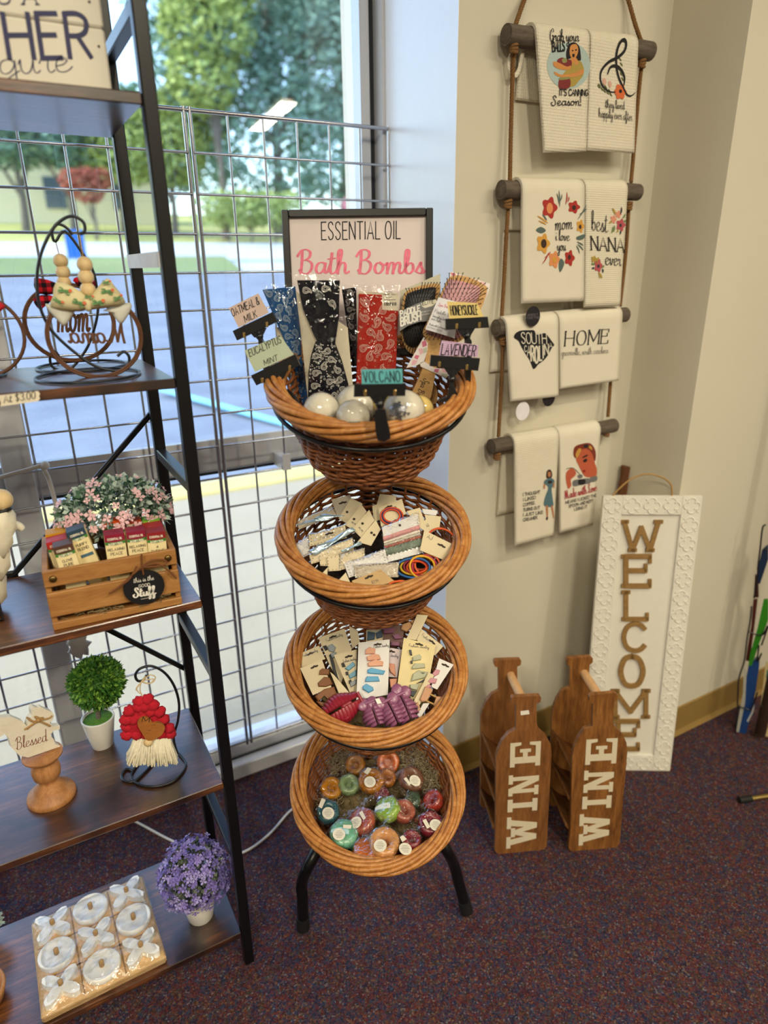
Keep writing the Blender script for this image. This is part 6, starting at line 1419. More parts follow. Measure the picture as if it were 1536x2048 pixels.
b = MB(); Pb_ = P.up(.0216); text(b, Pb_, 'PADDLE', *c7((262, 660), (512, 585), (258, 590)), .24, gap=.16); text(b, Pb_, 'BRUSH', *c7((268, 780), (522, 700), (262, 680)), .22, gap=.16); text(b, Pb_, 'BOAR STYLE', *c7((525, 612), (680, 590), (524, 595)), .14); text(b, Pb_, 'DETANGLES', *c7((525, 650), (660, 625), (524, 632)), .14); part('lettering', b, flat('band_white', 'e4e2da', .6), t)
b = MB(); patch(b, Pb_, [P.uv(p) for p in c7((512, 500), (560, 470), (700, 450), (712, 480), (660, 530), (560, 560), (525, 540))], .0002, False); part('elite_badge', b, flat('badge_cream', 'dcd8c4', .6), t)
b = MB(); text(b, Pb_.up(.0004), 'ELITE', *c7((545, 515), (688, 488), (542, 475)), .14, gap=.2); part('badge_lettering', b, INK, t)
Pc = P.up(-.014); b = MB(); b.prism(ccw([Pc.uv(p) for p in c7((255, 330), (770, 112), (775, 420), (350, 1000), (250, 700))]), -.001, 0, Pc); part('package_card', b, flat('pack_grey', 'b9b6a4', .6), t)
t, P = brush('paddle brush with pink cushion and bamboo handle marked Spa Bella', .022, c7((800, 330), (860, 200), (930, 138), (1120, 150), (1320, 245), (1372, 320), (1290, 570), (1150, 800), (1050, 960), (900, 1000), (740, 985), (580, 920), (552, 850), (620, 700)),
    c7((815, 350), (875, 215), (940, 185), (1230, 262), (1285, 320), (1240, 470), (1100, 780), (1010, 940), (850, 960), (640, 900), (590, 840), (660, 690)), c7((585, 930), (800, 1000), (760, 1150), (720, 1330), (690, 1500), (640, 1720), (560, 1770), (400, 1700), (395, 1660), (500, 1440), (580, 1200)), 'c8949a', '181214', 15, 0, lean=.14)
Ph_ = P.up(.0012); b = MB(); text(b, Ph_, 'Spa Bella', *c7((565, 1452), (430, 1730), (640, 1490)), .08, gap=.06, script=True); part('lettering', b, INK, t)
b = MB(); cq = [P.uv(p) for p in c7((730, 430), (1010, 500), (935, 945), (565, 832))]; b.prism(ccw(cq), .0205, .0215, P); part('sleeve_card', b, flat('sleeve_white', 'd6d6dc', .6), t)
b = MB(); Pt_ = P.up(.0216); b.mat(0); text(b, Pt_, 'Paddle Brush', *c7((695, 605), (985, 690), (712, 562)), .08, script=True, contrast=.4); text(b, Pt_, 'Detangling, Smoothing', *c7((672, 660), (905, 735), (680, 632)), .1, script=True); text(b, Pt_, 'and Styles', *c7((655, 695), (780, 735), (662, 668)), .1, script=True); text(b, Pt_, 'Made with Eco-Friendly', *c7((628, 765), (845, 830), (634, 740)), .1, script=True); text(b, Pt_, 'NATURAL WOOD', *c7((605, 800), (790, 855), (610, 782)), .1)
b.mat(1); text(b, Pt_, 'Spa Bella', *c7((742, 520), (905, 560), (752, 482)), .1, script=True); part('sleeve_lettering', b, [flat('ink_grey', '56565c', .6), flat('ink_pink', 'c86a78', .6)], t)
m_tile = flat('package_pink', 'c46a84', .6); m_tile2 = flat('package_rose', 'd9a9b4', .6); m_tile3 = flat('package_sage', 'b5b6a4', .6); m_pbase = flat('package_white', 'ddd6d4', .6)
Pc = P.up(-.013)
for poly, cells in ((c7((900, 82), (1412, 240), (1395, 330), (1330, 500), (1180, 330), (890, 160)), [c7((905+95*i, 95+29*i), (965+95*i, 112+29*i), (970+95*i, 150+29*i), (925+95*i, 150+29*i)) for i in range(5)]),
                    (c7((560, 920), (612, 1000), (608, 1100), (560, 1240), (470, 1285), (335, 1320), (430, 1150)), [c7((535, 985), (585, 960), (600, 1030), (545, 1055)), c7((490, 1070), (540, 1065), (560, 1120), (510, 1150)), c7((545, 1075), (600, 1050), (605, 1110), (560, 1130)), c7((455, 1150), (505, 1160), (480, 1210), (435, 1190)), c7((420, 1210), (480, 1225), (450, 1275), (400, 1280))]),
                    (c7((510, 1255), (560, 1230), (700, 1320), (880, 1330), (892, 1390), (845, 1450), (700, 1380), (520, 1300)), [c7((700, 1330), (760, 1330), (740, 1380), (690, 1365)), c7((790, 1330), (860, 1325), (870, 1380), (800, 1370)), c7((790, 1385), (870, 1395), (845, 1440), (790, 1420))])):
    b = MB(); Pk_ = Pc if poly[0][1] < 560 else P.up(.003); b.prism(ccw([Pk_.uv(p) for p in poly]), -.001, 0, Pk_)
    for i, cq in enumerate(cells): b.mat(1+i % 3); patch(b, Pk_, cq, .0004)
    part('package_card', b, [m_pbase, m_tile, m_tile2, m_tile3], t)
# sign clips round the rim, and the scent cards they hold
m_clip = flat('clip_black', '131316', .28, spec=.6); m_gold = flat('clip_gold', 'b89a62', .3, .9)
def clip(scent, d, card, bar, studs, stem, base, col, lines, lean=.05, turn=0, base_d=None, stripes=False):
    P = q_(d, turn, lean)
    tc = thing('scent_card', '%s scent card held by a black sign clip' % scent, 'card', tuple(P.at(card[3])), group='scent cards on the top basket')
    b = MB(); b.prism(ccw([P.uv(p) for p in card]), -.0006, .0002, P); part('card', b, flat('scent_'+col, col, .6, vary=.04), tc)
    b = MB()
    for s, bl, br, tl in lines: text(b, P, s, bl, br, tl, .095, gap=.2, lift=.0006)
    if stripes:
        for k in range(7): u = k/7; a = V(P.uv(card[0])).lerp(V(P.uv(card[3])), u+.05); c = V(P.uv(card[1])).lerp(V(P.uv(card[2])), u*.9+.1); ribbon(b.mat(1), P, [a, c], .0007, lift=.0004)
        b.mat(0)
    part('lettering', b, [INK, flat('scent_stripe', '9a6a9c', .6)], tc)
    t = thing('sign_clip', 'black sign clip gripping the basket rim under the %s card' % scent, 'sign clip', tuple(P.at(base[0])), group='black sign clips on the top basket')
    b = MB(); b.prism(ccw([P.uv(p) for p in bar]), -.006, .0045, P); part('clamp_bar', b, m_clip, t)
    for s in studs: u = P.uv(s); b = MB(); b.X = P.M; b.box((u[0], u[1], .0045), (.0045, .0085, .003), None, .001); part('stud', b, m_gold, t)
    a = V((*P.uv(stem[0]), 0)); c = V((*P.uv(stem[-1]), 0)); b = MB(); b.X = P.M
    u0 = a+(a-c).normalized()*.006; b.prism([tuple((u0+V((-.016, 0, 0)))[:2]), (a.x-.006, a.y-.009), (a.x+.006, a.y-.009), tuple((u0+V((.016, 0, 0)))[:2])], -.004, .003)
    b.tube([tuple(a), tuple(a.lerp(c, .45))], .0042, 10); b.ball(a.lerp(c, .5), .0062, 12, 8); b.tube([tuple(a.lerp(c, .5)), tuple(c)], .0044, 10); part('stem', b, m_clip, t)
    if base:
        Pb_ = P if base_d is None else q_(base_d, turn, lean); b = MB(); b.prism(ccw(smooth_path([Pb_.uv(p) for p in base], 2, True)), -.007, .009, Pb_)
        part('grip', b, m_clip, t)
clip('yellow Honeysuckle', -.02, c6((1245, 556), (1412, 566), (1446, 640), (1258, 652)), c6((1236, 652), (1466, 640), (1474, 700), (1238, 712)), c6((1296, 692), (1420, 685)), c6((1350, 715), (1358, 775)), c6((1344, 772), (1376, 772), (1370, 1000), (1345, 1000)), 'd9c27a', [('HONEYSUCKLE', *c6((1268, 632), (1415, 628), (1262, 580)))])
clip('pink Oatmeal & Milk', .045, c6((48, 592), (210, 512), (268, 618), (102, 700)), c6((72, 718), (290, 614), (316, 668), (96, 770)), c6((135, 740), (260, 682)), c6((208, 722), (226, 775)), c6((215, 775), (240, 775), (300, 1040), (270, 1050)), 'cdb6ac', [('OATMEAL &', *c6((70, 640), (218, 570), (58, 600))), ('MILK', *c6((140, 672), (205, 640), (130, 636)))])
clip('sage Eucalyptus Mint', -.01, c6((134, 826), (330, 742), (405, 848), (192, 944)), c6((172, 962), (414, 846), (440, 905), (202, 1016)), c6((234, 988), (384, 920)), c6((318, 962), (352, 1080)), c6((330, 1060), (375, 1040), (440, 1120), (420, 1135), (370, 1120), (378, 1195), (340, 1195), (300, 1160)), 'b3bfa8', [('EUCALYPTUS', *c6((165, 860), (338, 782), (155, 822))), ('MINT', *c6((245, 908), (318, 878), (240, 878)))])
clip('lilac Lavender', -.05, c6((1216, 770), (1418, 796), (1412, 862), (1200, 852)), c6((1156, 850), (1424, 868), (1414, 936), (1150, 910)), c6((1202, 900), (1352, 916)), c6((1275, 925), (1270, 1040)), c6((1255, 1035), (1285, 1030), (1310, 1090), (1332, 1120), (1318, 1180), (1280, 1170), (1262, 1100), (1200, 1110), (1205, 1090), (1245, 1080)), 'cdb3cc', [('LAVENDER', *c6((1212, 848), (1396, 858), (1222, 788)))], stripes=True)
clip('turquoise Volcano', -.168, c6((776, 930), (1000, 926), (1002, 1008), (778, 1010)), c6((736, 1010), (1018, 1005), (1016, 1072), (734, 1078)), c6((796, 1056), (958, 1054)), c6((872, 1078), (880, 1160)), c6((850, 1150), (905, 1145), (915, 1200), (935, 1300), (865, 1312), (850, 1210)), '5aa9b0', [('VOLCANO', *c6((790, 1000), (990, 996), (784, 942)))], lean=.02)
# bath bombs
m_bomb = flat('bath_bomb_white', 'ddd6c4', .6, vary=.03, bump=.25, bscale=300); m_bomby = flat('bath_bomb_yellow', 'dcc074', .6, vary=.05, bump=.25, bscale=300)
for px, r, d, m, lab, sil in (((643, 822), .027, -.085, m_bomb, 'white wrapped bath bomb at the left of the top basket', 0), ((712, 812), .031, -.065, m_bomb, 'largest white bath bomb, behind the other white ones', 0), ((706, 834), .024, -.118, m_bomb, 'small white bath bomb with printed wrap at the rim, left of the Volcano clip', 0), ((808, 822), .030, -.105, m_bomb, 'white bath bomb with a silver foil mark, right of the Volcano clip', 1), ((768, 806), .026, -.062, m_bomby, 'yellow bath bomb behind the Volcano clip', 0), ((838, 820), .022, -.060, m_bomby, 'pale yellow bath bomb under the brush handle', 0)):
    P = q_(d); p = P.at(px); t = thing('bath_bomb', lab, 'bath bomb', tuple(p-V((0, 0, r))), group='bath bombs in the top basket')
    b = MB(); b.ball(p, r, 24, 16); part('ball', b, m, t); b = MB(); b.ball(p, r*1.035, 24, 16, lambda n: 1+.012*math.sin(14*n.x+6*n.z)); part('wrap', b, m_film, t)
    cd = (EYE-p).normalized(); ax = cd.cross(V((0, 0, 1))).normalized()*-1
    b = MB(); rg = random.Random(int(px[0]))
    if sil:
        for i in range(90):
            u, v = rg.gauss(-.25, .22), rg.gauss(.05, .2); dd_ = (cd+ax*u+V((0, 0, 1))*v).normalized(); f = facing(p+dd_*r*1.06); a = rg.uniform(0, 6); s_ = .003
            Pn = Plane(p+dd_*r*1.05, dd_.cross(V((.3, .2, 1))), dd_.cross(dd_.cross(V((.3, .2, 1))))); b.prism(ccw([(s_*math.cos(a), s_*math.sin(a)), (s_*math.cos(a+2), s_*math.sin(a+2)), (s_*math.cos(a+4), s_*math.sin(a+4))]), 0, .0003, Pn)
        part('foil_mark', b, flat('silver_foil', '8e8e94', .25, .8, vary=.5, scale=500), t)
    elif m is m_bomb:
        for k in range(4):
            path = [p+((cd+ax*(u*.5+.1)+V((0, 0, 1))*(-.28-.09*k)).normalized())*r*1.045 for u in (-.7, -.35, 0, .35, .7)]; b.tube(path, .0003, 4)
        part('wrap_print', b, flat('ink_grey', '56565c', .6), t)
# ---------------------------------------------------------------- second basket: carded hair accessories
cA = crop(560, 960, 7.68); cB = crop(740, 960, 7.68)
def lean_plane(k, ang):
    c, R, nz = BK[k]; N = SN*math.sin(ang)+V((0, 0, 1))*math.cos(ang); return Plane(c, SX, N.cross(SX))
L2 = lean_plane(1, math.radians(46))
m_card = flat('kraft_cream', 'cfc1a0', .7, vary=.03); m_cardw = flat('card_white', 'd6d4d2', .6, vary=.02); m_cardg = flat('card_taupe', 'b5aa96', .7); m_hole = flat('card_hole', '33291f', .8); m_dot = flat('card_dot', '6a6058', .7); m_film2 = film('pack_film', .09, .09, 1.0, 110); m_foil = flat('blue_foil', 'b9d3e2', .15, metal=.6, vary=.15, scale=60, bump=.5, bscale=90)
def quad_pt(q, u, v):
    a, b_, c, d = [V(p) for p in q]; return a.lerp(b_, u).lerp(d.lerp(c, u), v)
def card(L, label, h, quad, mat=None, hole=None, dots=False, film_=False, mark=None, foil=None, group='hair accessory cards in the second basket', extra=None, price=None, tilt=0):
    P = L.up(h); q = [P.uv(p) for p in quad]; s_ = sum(a*d-c*b_ for (a, b_), (c, d) in zip(q, q[1:]+q[:1]))
    t = thing('accessory_card', label, 'carded hair accessory', tuple(P.M @ V((*((V(q[2])+V(q[3]))/2), 0))), group=group)
    b = MB(); b.prism(ccw(list(q)), -.0008, 0, P); part('card', b, mat or m_card, t)
    if len(q) > 4: q = [q[0], q[1], q[2], q[-1]]
    if hole:
        b = MB()
        for hx, hy in (hole if isinstance(hole, list) else [hole]):
            c = quad_pt(q, hx, hy); ux = (V(q[1])-V(q[0])).normalized(); uy = V((-ux.y, ux.x)); o_ = [(-.0075, -.0012), (-.003, -.0022), (0, -.001), (.003, -.0022), (.0075, -.0012), (.007, .0012), (.003, .0015), (0, .003), (-.003, .0015), (-.007, .0012)] if not tilt else [(.0024*math.cos(a), .0024*math.sin(a)) for a in [2*PI*i/10 for i in range(10)]]
            patch(b, P, [tuple(c+ux*x+uy*y) for x, y in o_], .0004, False)
        part('hang_hole', b, m_hole, t)
    if dots:
        b = MB(); a = (V(q[1])-V(q[0])).length; c_ = (V(q[3])-V(q[0])).length; n1, n2 = max(3, int(a/.006)), max(2, int(c_/.006))
        for i in range(n1+1):
            for v in (.08, .92): c = quad_pt(q, .06+.88*i/n1, v); patch(b, P, oval(c, .0009, .0009, 6), .0004, False)
        for j in range(1, n2):
            for u in (.06, .94): c = quad_pt(q, u, .08+.84*j/n2); patch(b, P, oval(c, .0009, .0009, 6), .0004, False)
        part('dotted_border', b, m_dot, t)
    if mark:
        b = MB(); s, u0, v0, u1, hh = mark; p0, p1 = quad_pt(q, u0, v0), quad_pt(q, u1, v0); uy = V((-(p1-p0).y, (p1-p0).x)).normalized()*hh; text(b, P, s, p0, p1, p0+uy, .09, px=False, script=s[0].isupper() and not s.isupper()); part('lettering', b, flat('ink_grey', '56565c', .6), t)
    if extra: extra(t, P, q)
    if film_:
        b = MB()
        def fs(u, v): p = quad_pt(q, -.04+1.08*u, -.05+1.1*v); e = min(u, 1-u, v, 1-v); return P.M @ V((p.x, p.y, .0012+.005*min(1, e*5)+.0018*math.sin(15*u+h*900)*math.sin(9*v+7*u)))
        b.sheet(fs, 14, 12); part('film_bag', b, m_film2, t)
    if foil:
        b = MB(); fq = [P.uv(p) for p in foil]
        def fs(u, v): p = quad_pt(fq, u, v); return P.M @ V((p.x, p.y, .006+.0025*math.sin(9*u+3*v)+.001*math.sin(31*u)))
        b.slab(fs, lambda u, v: fs(u, v)-P.n*.0008, 14, 3); part('header_seal', b, m_foil, t)
    return t
g2 = lambda *a, **k: card(L2, *a, **k)
g2('taupe accessory card at the back left, above the rest', -.035, cA((790, 300), (1075, 225), (1180, 520), (880, 560)), m_cardg, hole=(.5, .32))
g2('dim cream card at the far left behind the film packs', -.030, cA((260, 640), (790, 400), (870, 540), (290, 760)), m_cardg, film_=True)
g2('small cream card at the top of the back row', -.050, cB((150, 215), (402, 240), (395, 430), (90, 420)))
g2('plain cream card in the back row, left of the gold marked one', -.040, cB((35, 395), (180, 350), (300, 560), (60, 640)))
g2('curved cream card leaning left with a brown snap, rearmost of four', -.030, cA((1090, 275), (1270, 365), (1080, 700), (900, 590)), hole=(.3, .6), tilt=1)
g2('curved cream card leaning left with a brown snap, second of four', -.022, cA((1245, 372), (1330, 480), (1150, 780), (1000, 690)), hole=(.35, .62), tilt=1, mark=('mm', .3, .8, .8, .006))
g2('curved cream card leaning left with a brown snap, third of four', -.014, cA((1370, 455), (1450, 620), (1250, 890), (1110, 750)), hole=(.35, .55), tilt=1, mark=('mm', .3, .8, .8, .006))
g2('curved cream card leaning left with two brown snaps, front of four', -.006, cA((1470, 612), (1545, 760), (1400, 1010), (1190, 950)), hole=[(.45, .45), (.75, .45)], tilt=1)
def bands(t, P, q):
    for k, (col, rr_) in enumerate((('c8481e', .0165), ('24306a', .0135), ('c8481e', .012))):
        b = MB(); c = quad_pt(q, .45, .75); b.tube([P.M @ V((c.x+rr_*1.2*math.cos(a), c.y+rr_*math.sin(a), .002+.001*k)) for a in [2*PI*i/24 for i in range(24)]], .0016, 6, True); part('hair_tie', b, flat('tie_'+col, col, .5), t)
    b = MB(); c = quad_pt(q, .14, .35); b.prism(ccw(oval(c, .003, .003, 10)), 0, .0008, P); part('gold_stamp', b, m_gold, t)
g2('cream card with gold stamp and orange and navy hair ties, back row', -.028, cB((130, 432), (490, 287), (555, 520), (170, 720)), hole=(.4, .16), extra=bands, mark=('Fashion', .38, .38, .72, .006))
g2('plain grey-white card at the right of the back row', -.030, cB((800, 440), (1040, 470), (1015, 545), (830, 520)), m_cardw)
g2('cream card standing behind the headband set', -.012, cB((560, 480), (765, 425), (840, 640), (740, 720)))
g2('taupe-cream card at the right, below the grey-white one', -.020, cB((840, 530), (1092, 562), (1065, 745), (880, 720)))
g2('small cream AJ card tucked behind the large AJ card', -.010, cB((730, 705), (882, 590), (1065, 745), (905, 830)), mark=('AJ', .4, .5, .6, .006))
def hband(t, P, q):
    def strip(v0, v1, col, name, lab=None, braid=0):
        b = MB(); n = 26; c0 = [quad_pt(q, -.02+1.02*i/n, (v0+v1)/2) for i in range(n+1)]; wd = (quad_pt(q, .5, v1)-quad_pt(q, .5, v0)).length/2
        b.tube([P.M @ V((p.x, p.y, .003+(.0012*math.sin(i*2.6) if braid else 0))) for i, p in enumerate(c0)], (lambda w_: wd*(1+(.25*math.sin(w_*n*2.2) if braid else 0))), 8, rz=.5); part(name, b, flat('band_'+col, col, .85, vary=.2, scale=200), t)
    strip(.30, .43, 'c58e8e', 'pink_band'); strip(.44, .50, 'd5cdbf', 'cream_band'); strip(.51, .56, 'bfb6a6', 'grey_band'); strip(.57, .64, '9c5a4c', 'braided_band', braid=1); strip(.65, .84, '6d7a6c', 'green_scrunchie', braid=1)
g2('white card of five stretchy headbands, pink to grey-green', .002, cB((182, 722), (735, 518), (800, 1120), (268, 1262)), m_cardw, hole=(.48, .13), tilt=1, extra=hband, film_=True)
g2('film bag with lilac card at the far left of the second basket', -.006, cA((205, 1000), (435, 870), (470, 1130), (345, 1195)), m_cardw, dots=True, film_=True)
g2('dotted cream card in a foil topped bag, upper left', .0, cA((440, 845), (1000, 690), (1025, 890), (455, 1020)), dots=True, film_=True, foil=cA((265, 720), (690, 540), (1000, 560), (660, 650)), hole=(.55, .35), mark=('Fashion', .3, .62, .7, .005))
g2('dotted card bag with long pale blue seal strip across it', .008, cA((450, 1150), (1110, 890), (1140, 1090), (480, 1290)), dots=True, film_=True, foil=cA((425, 1120), (1108, 745), (1168, 778), (540, 1178)))
g2('narrow dotted card with orange print, lower left', .011, cA((605, 1160), (735, 1110), (750, 1320), (615, 1315)), dots=True)
g2('narrow dotted cream card, second from lower left', .014, cA((718, 1185), (920, 1150), (935, 1390), (745, 1400)), dots=True)
g2('dotted cream card in film, third from lower left', .017, cA((928, 1150), (1290, 1050), (1310, 1290), (920, 1385)), dots=True, film_=True, foil=cA((930, 1110), (1240, 960), (1260, 1000), (960, 1130)))
g2('broad dotted white card below the headband set', .020, [cA((985, 1290))[0], cB((228, 1060))[0], cB((282, 1290))[0], cA((1060, 1500))[0]], m_cardw, dots=True, film_=True)
g2('dotted taupe card left of the rainbow hair ties', .024, [cA((1130, 1310))[0], cB((445, 1265))[0], cB((420, 1490))[0], cA((1160, 1500))[0]], m_cardg, dots=True, film_=True)
g2('folded cream card wedged at the front left', .020, cA((640, 1440), (735, 1340), (720, 1560), (630, 1480)))
g2('plain cream card corner beside the kraft price card', .022, cA((880, 1560), (1010, 1420), (1090, 1600), (1000, 1640)))
g2('kraft card priced $2.99 at the front rim', .030, [cA((1100, 1550))[0], cB((158, 1370))[0], cB((388, 1562))[0], cA((1230, 1690))[0]], flat('kraft', 'b99a6c', .7), hole=(.52, .2), mark=('$2.99', .42, .75, .62, .005))
g2('large cream AJ card of hair ties, front right', .014, cB((832, 770), (1322, 1012), (1190, 1250), (768, 1080)), hole=(.62, .34), mark=('AJ', .12, .3, .28, .007))
tie = [((690, 1330), 215, 130, 'd8b020', 0, 'bright yellow hair tie around the rainbow bundle'), ((700, 1330), 180, 110, '7c1a34', .003, 'crimson hair tie inside the rainbow bundle'), ((720, 1340), 150, 92, 'cc4a1c', .006, 'orange hair tie inside the rainbow bundle'), ((660, 1350), 260, 150, '1f5c9c', .008, 'blue hair tie crossing the rainbow bundle'), ((800, 1330), 190, 170, 'd8a01c', .010, 'golden hair tie at the right of the bundle'), ((840, 1330), 190, 165, 'a02448', .005, 'wine red hair tie at the right of the bundle'), ((880, 1310), 190, 165, 'd0603a', .002, 'coral hair tie at the far right of the bundle'), ((760, 1300), 120, 80, '9a3a20', -.002, 'rust hair tie at the centre of the bundle'), ((480, 1620), 190, 70, 'd2581c', .024, 'orange hair tie lying at the front rim'), ((560, 1640), 160, 62, 'dca820', .026, 'yellow hair tie lying at the front rim'), ((640, 1640), 130, 45, '8c2030', .024, 'dark red hair tie lying at the front rim'), ((1090, 930), 215, 190, 'c2501e', -.004, 'large orange hair tie standing behind the AJ card')]
for (x, y), rx, ry, col, h, lab in tie:
    P = L2.up(h+.006); c = P.uv(cB((x, y))[0]); sx_ = abs(P.uv(cB((x+rx, y))[0])[0]-c[0]); sy_ = abs(P.uv(cB((x, y+ry))[0])[1]-c[1]); b = MB(); rg = random.Random(x)
    pts = [P.M @ V((c[0]+sx_*math.cos(a), c[1]+sy_*math.sin(a), .002*math.sin(2*a+x))) for a in [2*PI*i/36 for i in range(36)]]; b.tube(pts, .0019, 8, True); t = thing('hair_tie', lab, 'hair tie', tuple(pts[27]), group='loose hair ties in the second basket'); part('elastic', b, flat('tie_'+col, col, .5, bump=.2, bscale=900), t)
    b = MB(); b.tube([pts[8], pts[9], pts[10]], .0023, 8); part('crimp', b, flat('tie_'+col, col, .5), t)
# ---------------------------------------------------------------- third basket: claw clips
cC = crop(580, 1230, 8.19); cD = crop(740, 1230, 8.084); L3 = lean_plane(2, math.radians(44))
def bars(*polys, col='7c8a8a', th=.005, name='claw_clip'):
    def f(t, P, q):
        for pg in polys:
            u = ccw([P.uv(p) for p in pg]); n = len(u); c = (sum(p[0] for p in u)/n, sum(p[1] for p in u)/n); b = MB(); s = [(c[0]+(x-c[0])*.86, c[1]+(y-c[1])*.86) for x, y in u]
            vs = [P.M @ V((x, y, h)) for pts, h in ((u, 0), (u, th*.7), (s, th)) for x, y in pts]; b.add(vs, [[j*n+i, j*n+(i+1) % n, (j+1)*n+(i+1) % n, (j+1)*n+i] for j in range(2) for i in range(n)]+[list(range(2*n, 3*n))]); part(name, b, flat('claw_'+col, col, .5), t)
    return f
def both(*fs):
    def f(t, P, q):
        for g in fs: g(t, P, q)
    return f
g3 = lambda *a, **k: card(L3, *a, group='claw clip cards in the third basket', **k)
FJ = ('Fashion Jewelry', .2, .34, .85, .0055)
g3('narrow cream clip card behind the white one, back centre', -.040, cC((970, 185), (1108, 250), (1145, 450), (1010, 560)))
g3('cream clip card with slate blue claws at the back centre', -.034, cD((-60, 240), (200, 235), (215, 420), (-60, 440)), extra=bars(cD((-40, 270), (80, 290), (70, 400), (-50, 420)), cD((90, 300), (185, 250), (200, 360), (110, 390)), col='3f5466'))
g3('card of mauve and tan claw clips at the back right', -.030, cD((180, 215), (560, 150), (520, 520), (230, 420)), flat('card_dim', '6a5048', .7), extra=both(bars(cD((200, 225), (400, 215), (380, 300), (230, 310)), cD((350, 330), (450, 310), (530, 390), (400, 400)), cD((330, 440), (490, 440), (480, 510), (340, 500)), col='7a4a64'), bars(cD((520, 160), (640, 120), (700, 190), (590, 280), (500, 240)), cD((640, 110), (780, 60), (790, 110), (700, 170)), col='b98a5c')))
g3('long blank cream strip leaning at the back right', -.018, cD((765, -10), (940, 5), (745, 405), (590, 385)))
g3('cream clip card at the far right back', -.022, cD((835, 230), (1185, 505), (1050, 655), (755, 400)), hole=(.58, .3), mark=('Fashion', .1, .45, .5, .006))
g3('cream clip card at the left, behind the brown claw card', -.016, cC((128, 645), (475, 500), (580, 720), (180, 860)), hole=(.52, .3), mark=FJ)
g3('cream clip card with grey claw, tallest at the back left', -.024, cC((465, 372), (890, 225), (1010, 560), (830, 1150), (640, 800)), hole=(.5, .16), mark=('Fashion Jewelry', .22, .26, .86, .0055), extra=both(bars(cC((610, 520), (690, 480), (750, 540), (720, 620), (640, 600)), cC((660, 640), (760, 610), (740, 700), (690, 720)), col='8a9298'), bars(cC((540, 520), (590, 500), (620, 570), (580, 590)), cC((640, 660), (680, 650), (800, 1080), (780, 1110), (700, 900)), col='20242c')))
g3('lilac white clip card with peach claws, behind the white centre card', -.012, cD((318, 530), (515, 560), (440, 1010), (300, 1000)), flat('card_lilac', 'c4b6b8', .6), hole=(.15, .12), mark=('Jewelry', .1, .3, .8, .006), extra=bars(cD((270, 780), (400, 800), (410, 1000), (330, 930)), cD((310, 1040), (440, 1030), (420, 1180), (330, 1180)), col='c08468'))
g3('cream clip card with light blue claws, left of the white one', -.006, cC((718, 655), (1092, 565), (1085, 1290), (990, 1290)), hole=(.62, .12), mark=('Fashion Jewelry', .3, .24, .98, .0055), extra=both(bars(cC((900, 880), (1030, 770), (1070, 830), (960, 920)), cC((960, 990), (1085, 900), (1085, 1000), (980, 1050)), col='6c9cb4'), bars(cC((975, 1110), (1085, 1060), (1085, 1130), (1000, 1190)), col='8e9498'), bars(cC((840, 800), (880, 780), (910, 850), (860, 860)), cC((910, 940), (950, 930), (960, 990), (920, 990)), cC((960, 1080), (1000, 1060), (1010, 1120), (970, 1130)), col='1e1c22')))
g3('long blank cream card edge beside the brown claw card', -.002, cC((655, 930), (720, 980), (985, 1290), (850, 1400)))
g3('cream clip card with brown claws, front left', .004, cC((165, 872), (525, 728), (680, 1180), (375, 1312)), hole=(.58, .14), extra=bars(cC((485, 915), (530, 880), (650, 900), (640, 985), (475, 985)), cC((455, 1120), (560, 1020), (650, 1030), (700, 1140), (590, 1180), (470, 1180)), cC((410, 1340), (560, 1220), (720, 1180), (760, 1290), (640, 1400), (560, 1330), (470, 1420)), cC((430, 1420), (560, 1450), (700, 1380), (800, 1340), (780, 1420), (560, 1560)), col='7a4c28'))
g3('long cream clip card with grey-green claws, right of centre', .0, cD((545, 372), (1062, 485), (980, 920), (690, 1430), (590, 1170), (440, 1150)), flat('card_butter', 'd8c898', .7), hole=(.5, .08), mark=('Fashion Jewelry', .2, .17, .82, .0055), extra=both(bars(cD((680, 690), (800, 640), (830, 680), (820, 730), (690, 750)), cD((670, 850), (720, 790), (880, 790), (890, 860), (680, 880)), cD((690, 960), (780, 900), (940, 930), (890, 1020), (660, 1080)), cD((640, 1130), (800, 1120), (760, 1220), (650, 1200)), col='a9ac92'), bars(cD((630, 570), (665, 570), (680, 660), (650, 650)), cD((650, 750), (680, 740), (690, 790), (660, 790)), cD((790, 930), (900, 940), (850, 970)), cD((750, 1110), (880, 1040), (860, 1090)), cD((640, 1220), (760, 1230), (700, 1330), (640, 1300)), col='3b4248')))
g3('white clip card with peach and sky blue claws, front centre', .012, [cC((1122, 452))[0], cD((318, 395))[0], cD((290, 1290))[0], cC((1086, 1392))[0]], m_cardw, hole=(.62, .07), mark=('Fashion Jewelry', .5, .13, .98, .0055), extra=both(bars(cC((1235, 580), (1300, 530), (1400, 560), (1390, 640), (1230, 650)), cC((1250, 690), (1380, 640), (1460, 660), (1490, 730), (1270, 760)), cC((1270, 790), (1400, 730), (1530, 770), (1520, 840), (1280, 850)), col='d09a80'), bars(cC((1270, 900), (1330, 870), (1560, 920), (1530, 980), (1270, 960)), cC((1235, 1060), (1260, 1010), (1440, 1010), (1470, 1090), (1230, 1100)), cC((1190, 1170), (1250, 1130), (1360, 1190), (1370, 1240), (1290, 1280), (1190, 1220)), col='5a9cc4')))
g3('small white clip card with pink claws at the right', .010, cD((1118, 700), (1352, 802), (1085, 1205), (990, 1160)), m_cardw, hole=(.55, .14), extra=bars(cD((1000, 960), (1060, 880), (1130, 900), (1110, 960), (1040, 1000)), cD((930, 1080), (980, 1020), (1085, 1040), (1060, 1110), (960, 1110)), cD((870, 1180), (950, 1120), (1000, 1160), (890, 1220)), col='b8808e'))
